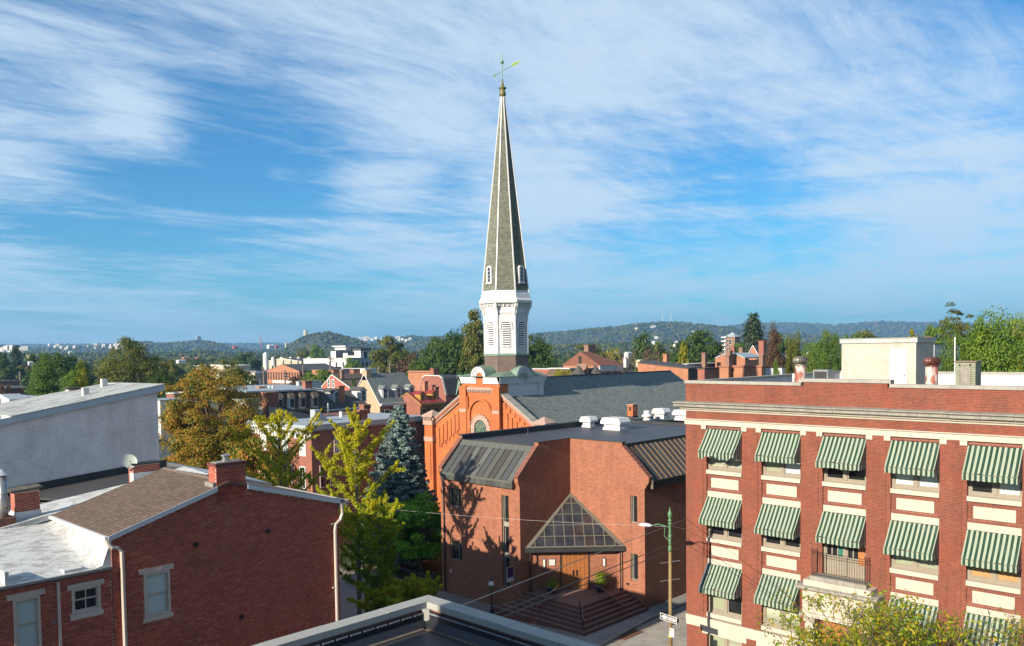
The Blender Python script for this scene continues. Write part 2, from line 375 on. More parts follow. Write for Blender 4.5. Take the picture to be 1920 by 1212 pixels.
RBB = brick('red_brick_office', (.27, .060, .026), (.155, .036, .018), (.05, .022, .022), mortar=(.36, .18, .12), darkamt=.25, msize=.008, big=(.30, .045, .02), bigamt=.35)
RBS = brick('soldier_brick', (.27, .052, .026), (.16, .032, .02), (.06, .022, .022), mortar=(.36, .2, .14), w=.2, h=.0677, vert=True, off=0, msize=.011)
LIME = plain('limestone', (.62, .555, .45), .8, .07, 2.0, dirt=(.42, .38, .30), dirt_amt=.25, bump=.15, streak=True)
LIMEW = plain('weathered_limestone', (.36, .34, .29), .85, .18, 2.5, dirt=(.16, .15, .13), dirt_amt=.6, dscale=1.6)
FRAME = plain('beige_window_paint', (.34, .29, .22), .5, .08)
CHB = brick('chapel_brick', (.47, .175, .088), (.32, .10, .052), (.075, .035, .03), mortar=(.28, .17, .115), darkamt=.24, msize=.007, big=(.30, .09, .05), bigamt=.2)
CHSTEP = brick('step_brick', (.30, .09, .06), (.21, .06, .045), (.10, .04, .035), mortar=(.26, .16, .13), w=.2, h=.09, lime=(.5, .46, .42), bump=.3)
LHB_M = plain('old_mortar', (.88, .60, .47), .95, .2, 3.0, bump=.3)
CCB = brick('church_brick', (.60, .155, .035), (.45, .10, .026), (.27, .06, .028), mortar=(.58, .24, .10), msize=.007, big=(.68, .23, .06), bigamt=.4, darkamt=.1)
STN = plain('pink_sandstone', (.50, .34, .27), .85, .15, 2.0, dirt=(.34, .22, .18))
WHITE = plain('white_paint', (.80, .80, .78), .5, .03, 2.0, bump=.05)
WHITEO = plain('old_white_paint', (.72, .72, .70), .6, .08, 2.0, dirt=(.4, .38, .34), dirt_amt=.3, streak=True)
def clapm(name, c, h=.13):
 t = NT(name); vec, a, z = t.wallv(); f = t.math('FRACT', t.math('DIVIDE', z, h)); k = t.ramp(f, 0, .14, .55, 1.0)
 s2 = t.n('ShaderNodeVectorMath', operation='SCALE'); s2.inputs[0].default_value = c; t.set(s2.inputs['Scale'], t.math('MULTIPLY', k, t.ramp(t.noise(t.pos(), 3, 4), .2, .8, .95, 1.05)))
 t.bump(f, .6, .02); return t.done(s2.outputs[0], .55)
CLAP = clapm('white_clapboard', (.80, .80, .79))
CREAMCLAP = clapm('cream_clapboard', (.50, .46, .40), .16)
SLATE = shingle('spire_slate', (.135, .15, .115), (.25, .26, .185), .26, .16, (.07, .07, .055), spot=(.22, .24, .20))
ROOFSLATE = shingle('grey_shingle', (.15, .185, .18), (.29, .32, .29), .32, .15, (.06, .07, .08), spot=(.23, .27, .23))
BROWNSH = shingle('brown_shingle', (.125, .078, .052), (.20, .135, .095), .32, .14, (.06, .038, .028), spot=(.13, .088, .064))
DKSH = shingle('dark_shingle', (.075, .075, .08), (.12, .115, .11), .35, .18, (.04, .04, .04), spot=(.13, .11, .095))
BRNMAN = shingle('brown_mansard', (.13, .10, .07), (.20, .155, .11), .35, .2, (.06, .05, .04))
COPPER = plain('green_copper', (.20, .30, .23), .55, .2, 1.8, dirt=(.09, .12, .09), dirt_amt=.75, dscale=1.5, streak=True)
COPPERB = plain('brown_copper', (.16, .105, .085), .5, .2, 2.0, dirt=(.28, .38, .32), dirt_amt=.55, dscale=1.3, streak=True)
BRONZE = plain('bronze_metal', (.085, .075, .055), .45, .15, 2.0, metal=.35)
PANELS = [plain('roof_panel_%s' % n, c, .42, .08, 2.0, metal=.3, bump=.03) for n, c in
   (('olive', (.15, .15, .125)), ('umber', (.105, .095, .085)), ('grey', (.12, .125, .12)), ('pale', (.185, .19, .165)), ('dark', (.08, .077, .072)))]
BLK = plain('black_membrane', (.028, .029, .034), .6, .25, .9, dirt=(.07, .068, .066), dirt_amt=.5, dscale=.7, bump=.2, bscale=5)
def seamroof(name, c, seam, w=2.6):
 t = NT(name); p = t.pos(); mp = t.n('ShaderNodeMapping'); t.L.new(p, mp.inputs[0])
 n = t.noise(p, .5, 7, .65, .6); col = t.mix(t.ramp(n, .35, .7), c, tuple(x * 1.8 for x in c))
 sp = t.n('ShaderNodeSeparateXYZ'); t.L.new(p, sp.inputs[0])
 f = t.math('ABSOLUTE', t.math('SUBTRACT', t.math('FRACT', t.math('DIVIDE', sp.outputs[1], w)), .5)); col = t.mix(t.ramp(f, .488, .494, 0, .8), col, seam)
 t.bump(t.noise(p, 3, 4, .6), .25, .04); return t.done(col, .55)
CHROOF = seamroof('chapel_membrane', (.045, .048, .058), (.10, .105, .12))
NBROOF = seamroof('neighbour_membrane', (.045, .043, .04), (.13, .12, .11), 2.2)
MYROOF = plain('own_roof_membrane', (.055, .056, .062), .55, .25, .8, dirt=(.10, .095, .09), dirt_amt=.5, bump=.35, bscale=2.0)
WROOF = white_roofm('white_coated_roof', dirt=(.30, .27, .24), lo=.47, hi=.58, sc=1.5, amt=.7)
WROOF2 = white_roofm('worn_white_roof', (.56, .585, .545), (.20, .17, .15), .49, .60, .8, 1.1, (.6, 1.6, 1))
SILV = white_roofm('silver_coated_roof', (.42, .47, .51), (.30, .32, .34), .5, .7, .5, .6)
GREYPAINT = brick('grey_painted_brick', (1.32, 1.13, 1.03), (1.20, 1.03, .94), None, mortar=(.80, .69, .64), msize=.010, big=(1.15, .99, .91), bigamt=.4, bump=.45)
BLUETRIM = plain('pale_trim_paint', (.62, .66, .70), .5, .04)
GALV = plain('galvanised_metal', (.45, .46, .47), .35, .12, 4.0, metal=.7, dirt=(.30, .24, .18), dirt_amt=.4)
RUST = plain('rusty_metal', (.22, .09, .05), .8, .3, 6.0, dirt=(.10, .05, .035), dirt_amt=.8)
def rustwhite():
 t = NT('peeling_vent_paint'); p = t.pos(); mp = t.n('ShaderNodeMapping'); mp.inputs['Scale'].default_value = (1, 1, .45); t.L.new(p, mp.inputs[0])
 f = t.ramp(t.noise(mp.outputs[0], 2.4, 6, .6, 1.0), .47, .53); return t.done(t.mix(f, (.62, .56, .50), (.36, .11, .07)), .6)
RUSTW = rustwhite()
STUCCO = brick('cream_block', (.60, .56, .46), (.55, .52, .43), None, mortar=(.50, .47, .40), w=.61, h=.2, msize=.012, big=(.52, .50, .44), bigamt=.35, bump=.2, lime=(.38, .37, .33))
CREAMD = plain('white_door_paint', (.80, .79, .74), .5, .03)
DARK = plain('dark_metal', (.02, .02, .022), .5, .1)
DKGLASS = glassm('dark_glass', (.018, .020, .022)); BLGLASS = glassm('blue_grey_glass', (.05, .06, .075), .1)
CANGLASS = glassm('canopy_glass', (.042, .038, .042), .3, .35); CANGLASS2 = glassm('canopy_glass_blue', (.036, .036, .044), .3, .35); CANGLASS3 = glassm('canopy_glass_rust', (.06, .042, .042), .3, .35)
CANTRIM = plain('canopy_trim', (.17, .155, .115), .5, .1, 3)
BLIND = blindm('white_blind', (.78, .86, .82)); BLINDG = blindm('green_blind', (.42, .46, .30), .06); CARD = plain('cardboard', (.50, .30, .12), .8, .1)
SHADE = plain('window_shade', (.60, .68, .66), .5, .05, 1.0)
TAN = plain('tan_trim', (.72, .58, .49), .6, .08, 3, dirt=(.42, .30, .24), dirt_amt=.3)
SPOUT = plain('spout_paint', (.66, .57, .49), .45, .06)
ORWOOD = plain('orange_wood', (.50, .19, .055), .45, .15, 4.0, dirt=(.34, .12, .035), dirt_amt=.5, streak=True)
CONC = plain('concrete', (.40, .36, .29), .85, .12, 1.5, dirt=(.26, .23, .19), dirt_amt=.5, dscale=.6)
CONCB = plain('grey_concrete', (.33, .33, .315), .85, .12, 1.5, dirt=(.22, .22, .21), dirt_amt=.5, dscale=.6)
COPE = plain('cast_coping', (.44, .44, .41), .8, .08, 3.0, dirt=(.30, .30, .28), dirt_amt=.35, dscale=3, bump=.4, bscale=40)
POLEW = plain('painted_pole', (.30, .21, .08), .7, .25, 5.0, dirt=(.17, .11, .06), dirt_amt=.8, dscale=2.5, streak=True)
GREENP = plain('green_pole_paint', (.10, .26, .12), .55, .2, 5.0, dirt=(.25, .22, .08), dirt_amt=.5)
BARK = plain('bark', (.10, .075, .055), .95, .3, 8.0, bump=.6, bscale=15); GBARK = plain('grey_bark', (.19, .165, .15), .95, .25, 8.0, bump=.6, bscale=15)
def bricksolid(name):                                          # separate modelled bricks, each its own tone
 t = NT(name); g = t.n('ShaderNodeNewGeometry'); oi = t.n('ShaderNodeObjectInfo')
 r = t.math('FRACT', t.math('ADD', g.outputs['Random Per Island'], oi.outputs['Random']))
 cr = t.n('ShaderNodeValToRGB'); t.L.new(r, cr.inputs[0]); e = cr.color_ramp.elements
 cols = ((0, (.30, .055, .035)), (.2, (.43, .07, .040)), (.6, (.50, .085, .045)), (.88, (.58, .12, .06)), (1, (.64, .19, .10)))
 while len(e) < len(cols): e.new(.5)
 for i, (q, c) in enumerate(cols): e[i].position = q; e[i].color = (*c, 1)
 p = t.pos(); col = t.mix(t.ramp(t.noise(p, .55, 6, .65, .6), .45, .7, 0, .5), cr.outputs[0], (.42, .11, .06))
 col = t.mix(t.ramp(t.noise(p, .9, 5, .6, .3), .55, .75, 0, .5), col, (.16, .035, .028))
 t.bump(t.noise(p, 25, 4, .6), .3, .01); return t.done(col, .88)
BRICKS = bricksolid('house_brick_units')
# ---------------------------------------------------------------- ground, streets
def gz(y):
 return -0.36 * max(0.0, min(1.0, (y - 34.5) / 6.0))
def build_ground():
 t = NT('ground_cover'); p = t.pos()
 n = t.noise(p, .012, 8, .7); n2 = t.noise(p, .15, 5, .7)
 t.done(t.mix(t.ramp(n, .42, .6), (.045, .065, .025), t.mix(t.ramp(n2, .4, .6), (.10, .10, .06), (.07, .065, .05))), .95)
 m = MB(); s = 16000
 m.add([(-s, -s, -.5), (s, -s, -.5), (s, s, -.5), (-s, s, -.5)], [(0, 1, 2, 3)])
 obj('ground', m, t.mat, kind='structure')
 def strip(name, x0, x1, y0, y1, z, thick, mat, ystep=None):
  ys = [y0] + [y for y in (34.5, 40.5) if y0 < y < y1] + [y1]; mb = MB()
  vs = []; fs = []
  for y in ys:
   zz = z + gz(y); vs += [(x0, y, zz), (x1, y, zz), (x1, y, zz - thick), (x0, y, zz - thick)]
  for i in range(len(ys) - 1):
   b = i * 4
   for k in range(4): fs.append((b + k, b + (k + 1) % 4, b + 4 + (k + 1) % 4, b + 4 + k))
  e = len(vs) - 4; fs += [(3, 2, 1, 0), (e, e + 1, e + 2, e + 3)]
  mb.add(vs, fs); return obj(name, mb, mat, kind='structure')
 asph = plain('street_asphalt', (.075, .075, .078), .9, .2, .8, dirt=(.12, .115, .10), dirt_amt=.5, bump=.3)
 def roadm():
  t = NT('alley_concrete'); p = t.pos(); c = t.mix(t.ramp(t.noise(p, .7, 8, .7, .6), .35, .7), (.36, .34, .30), (.56, .52, .46))
  c = t.mix(t.ramp(t.noise(p, 1.9, 8, .75, 1.2), .56, .63, 0, .6), c, (.20, .19, .175))
  sp = t.n('ShaderNodeSeparateXYZ'); t.L.new(p, sp.inputs[0])
  f = t.math('ABSOLUTE', t.math('SUBTRACT', t.math('FRACT', t.math('DIVIDE', sp.outputs[0], 4.5)), .5)); c = t.mix(t.ramp(f, .494, .497, 0, .6), c, (.10, .10, .10))
  t.bump(t.noise(p, 8, 5, .7), .4, .01); return t.done(c, .9)
 strip('street', 23.6, 31.6, -30, 160, -.12, .3, asph)
 strip('west_sidewalk', 20.9, 23.6, -30, 160, -.0, .3, CONC)
 pave = brick('brick_paving', (.28, .14, .10), (.22, .12, .09), None, mortar=(.25, .2, .16), w=.2, h=.1)
 walk = brick('sidewalk_slab', (.34, .30, .27), (.30, .27, .24), None, mortar=(.15, .13, .12), w=1.5, h=1.5, msize=.02, off=0)
 def flatbrick(name, c1, c2, w, h, mort, ms):
  t = NT(name); p = t.pos(); bt = t.n('ShaderNodeTexBrick'); t.L.new(p, bt.inputs['Vector'])
  for k, v in (('Scale', 1), ('Mortar Size', ms), ('Brick Width', w), ('Row Height', h)): bt.inputs[k].default_value = v
  bt.inputs['Color1'].default_value = (*c1, 1); bt.inputs['Color2'].default_value = (*c2, 1); bt.inputs['Mortar'].default_value = (*mort, 1)
  c = t.mix(t.ramp(t.noise(p, .8, 6, .7), .4, .7, 0, .5), bt.outputs['Color'], tuple(x * .65 for x in c1)); return t.done(c, .9)
 strip('sidewalk', 31.6, 41.6, 31.2, 160, 0.0, .3, flatbrick('sidewalk_paving', (.33, .29, .27), (.30, .25, .23), 1.5, 1.5, (.14, .12, .11), .025))
 strip('office_sidewalk', 31.6, 40.3, -30, 25.9, 0.0, .3, flatbrick('office_walk_paving', (.36, .33, .29), (.32, .30, .27), 1.5, 1.5, (.16, .14, .12), .025))
 m = MB(); m.add([(31.6, 25.0, -.11), (80, 25.0, -.11), (80, 33.6, -.11), (31.6, 31.9, -.11), (31.6, 25, -.4), (80, 25, -.4), (80, 33.6, -.4), (31.6, 31.9, -.4)],
     [(0, 1, 2, 3), (7, 6, 5, 4), (0, 4, 5, 1), (1, 5, 6, 2), (2, 6, 7, 3), (3, 7, 4, 0)])
 obj('alley', m, roadm(), kind='structure')
 # sidewalk beside the chapel with a concrete kerb that draws in towards the far end
 ky = lambda x: 31.0 + (x - 39.0) * .105
 m = MB(); m.prism([(38.0, ky(38.0) + .32), (70, ky(70) * 0 + 33.1), (70, 33.16), (38.0, 33.16)], 2, -.3, 0.004)
 obj('alley_sidewalk', m, CONCB, kind='structure')
 m = MB(); m.prism([(38.0, ky(38.0)), (58, 33.0), (58, 33.08), (38.0, ky(38.0) + .30)], 2, -.3, 0.03)
 obj('kerb', m, CONC, kind='structure')
 m = MB(); m.prism([(38.0, ky(38) - .75), (58, 32.3), (58, 32.94), (38.0, ky(38) - .06)], 2, -.3, -0.104)
 obj('gutter_strip', m, CONC, kind='structure')
 g = thing('street_drain', 'rusty rectangular drain grate set in the alley by the brick steps', 'drain', (42.4, 31.1, -.104))
 mb = MB(); mb.box(41.4, 43.5, 30.7, 31.5, -.12, -.085); obj('frame', mb, RUST, g)
 mb = MB()
 for k in range(14): mb.box(41.46 + k * .147, 41.53 + k * .147, 30.76, 31.44, -.085, -.07)
 mb.box(41.46, 43.44, 31.08, 31.12, -.07, -.06); obj('grate', mb, plain('drain_iron', (.12, .055, .035), .85, .2, 8), g)
 m = MB(); m.lathe(41.6, 27.5, [(.42, -.12), (.42, -.1)], 20); o = obj('manhole_cover', m, DARK); tag(o, 'round dark manhole cover in the alley beside the tall office', 'manhole cover')
 # garden
 m = MB(); m.box(41.7, 55, 48.7, 55.6, -.6, -.34); m.box(41.7, 56, 57.9, 66.1, -.6, -.34)
 gr = NT('garden_lawn'); p = gr.pos(); gr.done(gr.mix(gr.ramp(gr.noise(p, 3, 6, .7), .35, .65), (.03, .06, .015), (.06, .10, .03)), .95); gr.bump(gr.noise(p, 20, 4, .7), .8, .05)
 obj('lawn', m, gr.mat, kind='structure')
 m = MB(); m.box(41.6, 55, 55.75, 57.7, -.6, -.345); obj('path', m, plain('path_paving', (.34, .26, .22), .9, .12, 1.0, dirt=(.25, .16, .10)), kind='structure')
 m = MB(); rr = random.Random(3)
 for k in range(2600):
  x = rr.uniform(41.7, 46); y = rr.uniform(48.8, 66); r = rr.uniform(.05, .11); a = rr.uniform(0, 3)
  m.add([(x, y, -.30), (x + r * math.cos(a), y + r * math.sin(a), -.25), (x + r * math.cos(a + .8), y + r * math.sin(a + .8), -.22)], [(0, 1, 2)])
 obj('lawn_tufts', m, leafm('grass_tufts', [(.04, .08, .02), (.07, .13, .03), (.20, .15, .04)]), kind='stuff', fix=False)
build_ground()

def iron_fence(x0, y0, x1, y1, z, h, label, gate=False):
 t = thing('iron_gate' if gate else 'iron_fence', label, 'gate' if gate else 'fence', (x0, y0, z))
 L_ = math.hypot(x1 - x0, y1 - y0); n = max(2, int(L_ / (.14 if gate else .3)))
 a = MB(); d = (Vector((x1, y1, 0)) - Vector((x0, y0, 0)))
 for zz in (z + .15, z + h * .5 if gate else z + h * .8, z + h - .08):
  a.tube([(x0, y0, zz), (x1, y1, zz)], .028, 5)
 obj('rail', a, DARK, t)
 b = MB()
 for i in range(n + 1):
  q = Vector((x0, y0, 0)) + d * (i / n); b.tube([(q.x, q.y, z), (q.x, q.y, z + h)], .014, 4)
 o = obj('baluster', b, DARK, t, kind='stuff')
 for q in ((x0, y0), (x1, y1)):
  c = MB(); c.box(q[0] - .07, q[0] + .07, q[1] - .07, q[1] + .07, z, z + h + .2); c.lathe(q[0], q[1], [(.1, z + h + .2), (.06, z + h + .3), (.0, z + h + .36)], 8); obj('post', c, DARK, t)
 return t
iron_fence(41.6, 49.0, 41.6, 55.5, -.36, 1.0, 'black iron fence along the shaded garden left of the modern brick building')
iron_fence(41.6, 55.7, 43.3, 56.35, -.36, 1.15, 'open black iron gate standing at the garden path', True)
iron_fence(41.6, 58.2, 41.6, 65.8, -.36, 1.0, 'black iron fence beyond the garden path by the brick row house')

# ---------------------------------------------------------------- own roof in the foreground
def build_own():
 X, Y, Z = 8.76, 10.46, 14.0
 t = thing('flat_roof_building', 'near flat roof with dark membrane and low parapet under grey coping stones', 'building', (X, Y, 0))
 w = .24
 m = MB(); m.box(-30, X, Y - .25, Y - .02, 0, Z - .10); m.box(X - .25, X - .02, -12, Y - .25, 0, Z - .10)
 obj('outer_wall', m, CHB, t)
 m = MB(); m.box(-30, X - .27, -12, Y - .27, 13.4, 13.62); obj('roof_deck', m, MYROOF, t)
 # membrane sheets with lapped seams
 for k in range(7):
  x1 = X - .27 - k * 1.75; x0 = x1 - 1.75 + .004
  mm = MB(); mm.box(x0, x1, -4, Y - .27, 13.62, 13.632 + (k % 2) * .004); obj('membrane_sheet', mm, MYROOF, t)
 fl = plain('parapet_flashing', (.014, .017, .026), .5, .2, 1.5, bump=.3, bscale=4)
 m = MB(); m.box(-30, X - .27, Y - .29, Y - .25, 13.64, Z - .13); m.box(X - .29, X - .25, -12, Y - .29, 13.64, Z - .13)
 m.prism([(Y - .29, 13.64), (Y - .29, 13.74), (Y - .40, 13.64)], 0, -30, X - .29); m.prism([(X - .29, 13.64), (X - .29, 13.74), (X - .40, 13.64)], 1, -12, Y - .29)
 obj('flashing', m, fl, t)
 m = MB(); m.box(-30, X - .34, Y - .47, Y - .40, 13.637, 13.65); m.box(X - .47, X - .40, -12, Y - .40, 13.637, 13.65); obj('seam_strip', m, plain('seam_dust', (.17, .13, .10), .9, .3, 4), t)
 m = MB()
 k = 0; x = X - .35
 while x > -6: m.box(x - .19, x, Y - .302, Y - .29, Z - .175, Z - .155); x -= .24
 obj('termination_bar', m, plain('bar_metal', (.32, .34, .35), .4, .1), t)
 m = MB(); y = Y - .35
 while y > -2: m.box(X - .302, X - .29, y - .9, y, Z - .175, Z - .155); y -= .93
 obj('termination_bar', m, bpy.data.materials['bar_metal'], t)
 # coping: separate sections mitred at the corner
 n = 0; x = X
 first = True
 while x > -8:
  ln = 1.02
  m = MB(); x0 = x - ln + .006
  if first: m.prism([(x0, Y), (X, Y), (X - w - .03, Y - w - .03), (x0, Y - w - .03)], 2, Z - .10, Z)
  else: m.box(x0, x, Y - w - .03, Y, Z - .10, Z - (n % 2) * .003)
  obj('coping_stone', m, COPE, t); x -= ln; n += 1; first = False
 y = Y; first = True
 while y > -6:
  ln = 1.02; m = MB(); y0 = y - ln + .006
  if first: m.prism([(X, Y - .004), (X, y0), (X - w - .03, y0), (X - w - .03, Y - w - .036)], 2, Z - .10, Z)
  else: m.box(X - w - .03, X, y0, y, Z - .10, Z - (n % 2) * .003)
  obj('coping_stone', m, COPE, t); y -= ln; n += 1; first = False
 # corner flashing post
 m = MB(); m.prism([(X - .25, Y - .25), (X - .36, Y - .25), (X - .36, Y - .29), (X - .29, Y - .36), (X - .25, Y - .36)], 2, 13.64, Z - .10); obj('corner_flashing', m, COPE, t)
 # unseen upper storey, height and reach set to shade the roof and coping
 m = MB(); m.box(-26, -1.7, -12, 9.72, 13.64, 18.95); obj('upper_storey', m, CHB, t)
build_own()

# ---------------------------------------------------------------- left brick house
HY = 30.85
def XZ(u, v, y=HY):
 p = P(u, v, 1, y); return p.x, p.z
def brick_unit(w, h, d):
 m = MB(); m.add([(0, 0, 0), (w, 0, 0), (w, 0, h), (0, 0, h), (0, d, 0), (w, d, 0), (w, d, h), (0, d, h)],
     [(0, 1, 2, 3), (1, 5, 6, 2), (4, 0, 3, 7), (3, 2, 6, 7), (4, 5, 1, 0)]); return m
def brick_wall(parent, plane, x0, x1, z0, top, holes, near, seed=1, limit=300, axis=1, cw=.213, ch=.0677, gap=.0135, topx=None):
 """lays bricks over a wall; the `limit` that look largest become parts, the rest one mesh"""
 rr = random.Random(seed); L_ = []
 nz = int((topx - z0) / ch) + 1
 for r in range(nz):
  z = z0 + r * ch; off = (r % 2) * .5 * cw
  if r % 7 == 6: cwr, off = cw, 0.25 * cw
  x = x0 - off
  while x < x1:
   a, b = max(x, x0), min(x + cw - gap, x1); x += cw
   if b - a < .04: continue
   if z + ch > min(top(a), top(b)): continue
   zc = z + ch / 2; c = (a + b) / 2; bad = False
   pieces = [(a, b)]
   for h in holes:
    if h[2] - .03 < zc < h[3] + .03:
     q = []
     for (s, e) in pieces:
      if e <= h[0] or s >= h[1]: q.append((s, e)); continue
      if s < h[0]: q.append((s, h[0]))
      if e > h[1]: q.append((h[1], e))
     pieces = q
   for s, e in pieces:
    if e - s > .03: L_.append((s, e, z, z + ch - gap))
 L_.sort(key=lambda q: near((q[0] + q[1]) / 2, q[2]))
 full = {}
 m = MB(); k = 0
 for (s, e, za, zb) in L_:
  pr = rr.uniform(-.004, .005)
  if k < limit:
   w = round(e - s, 2); key = (w,)
   if key not in full:
    mb = brick_unit(e - s, zb - za, .05); full[key] = mb.mesh('brick', BRICKS, (0, 0, 0), fix=True)
   o = bpy.data.objects.new('brick', full[key]); COL.objects.link(o); o.parent = parent
   if axis == 1: o.location = Vector((s, plane - .006 - pr, za)) - wpos(parent)
   else: o.location = Vector((plane - .006 - pr, e, za)) - wpos(parent); o.rotation_euler = (0, 0, -math.pi / 2)
   k += 1
  else:
   d0 = plane - .006 - pr
   if axis == 1: vs = [(s, d0, za), (e, d0, za), (e, d0, zb), (s, d0, zb), (s, d0 + .05, za), (e, d0 + .05, za), (e, d0 + .05, zb), (s, d0 + .05, zb)]
   else: vs = [(d0, e, za), (d0, s, za), (d0, s, zb), (d0, e, zb), (d0 + .05, e, za), (d0 + .05, s, za), (d0 + .05, s, zb), (d0 + .05, e, zb)]
   m.add(vs, [(0, 1, 2, 3), (1, 5, 6, 2), (4, 0, 3, 7), (3, 2, 6, 7), (4, 5, 1, 0)])
 if m.v:
  o = obj('brickwork', m, BRICKS, parent, kind='stuff', fix=False)
 return len(L_)

def sash_window(parent, x0, x1, z0, z1, plane, mat_frame, mat_pane, lintel=True, four=False, lt=.16, lover=.16, st=.13, broken=False, rail=True):
 """window in a wall facing -Y"""
 m = MB(); f = .085; d0, d1 = plane + .012, plane + .12
 m.box(x0, x0 + f, d0 - .03, d1, z0, z1); m.box(x1 - f, x1, d0 - .03, d1, z0, z1); m.box(x0 + f, x1 - f, d0 - .03, d1, z1 - f, z1); m.box(x0 + f, x1 - f, d0 - .03, d1, z0, z0 + f * .9)
 w = obj('window', m, mat_frame, parent)
 zm = (z0 + z1) / 2
 m = MB(); s = .045
 for (a, b, dd) in ((zm, z1 - f, .045), (z0 + f * .9, zm + .03, .075)):
  m.box(x0 + f, x0 + f + s, d0 + dd - .02, d0 + dd + .015, a, b); m.box(x1 - f - s, x1 - f, d0 + dd - .02, d0 + dd + .015, a, b)
  m.box(x0 + f + s, x1 - f - s, d0 + dd - .02, d0 + dd + .015, b - s, b); m.box(x0 + f + s, x1 - f - s, d0 + dd - .02, d0 + dd + .015, a, a + s)
  if four: c = (x0 + x1) / 2; m.box(c - .018, c + .018, d0 + dd - .018, d0 + dd + .012, a + s, b - s)
 obj('sash', m, mat_frame, w)
 m = MB(); m.box(x0 + f, x1 - f, d0 + .062, d0 + .070, zm, z1 - f); obj('pane', m, mat_pane, w)
 m = MB(); m.box(x0 + f, x1 - f, d0 + .092, d0 + .10, z0 + f * .9, zm); obj('pane', m, mat_pane, w)
 if lintel:
  m = MB()
  if broken:
   xm = x0 + (x1 - x0) * .42
   m.prism([(x0 - lover, z1 + .0), (x1 + lover * .9, z1 + .0), (x1 + lover * .9, z1 + lt * 1.0), (x1 - .12, z1 + lt * .98), (xm + .28, z1 + lt * .80), (xm + .2, z1 + lt * .35), (xm - .02, z1 + lt * .2), (xm - .16, z1 + lt * .55), (xm - .2, z1 + lt * .9), (x0 - lover, z1 + lt * .95)], 1, plane - .035, plane + .06)
  else: m.box(x0 - lover, x1 + lover, plane - .035, plane + .06, z1, z1 + lt)
  obj('lintel', m, TAN, w)
 if st:
  m = MB(); m.prism([(plane - .07, z0 - st), (plane - .07, z0 - .035), (plane + .06, z0 + .0), (plane + .06, z0 - st)], 0, x0 - .07, x1 + .07); obj('sill', m, TAN, w)
 return w

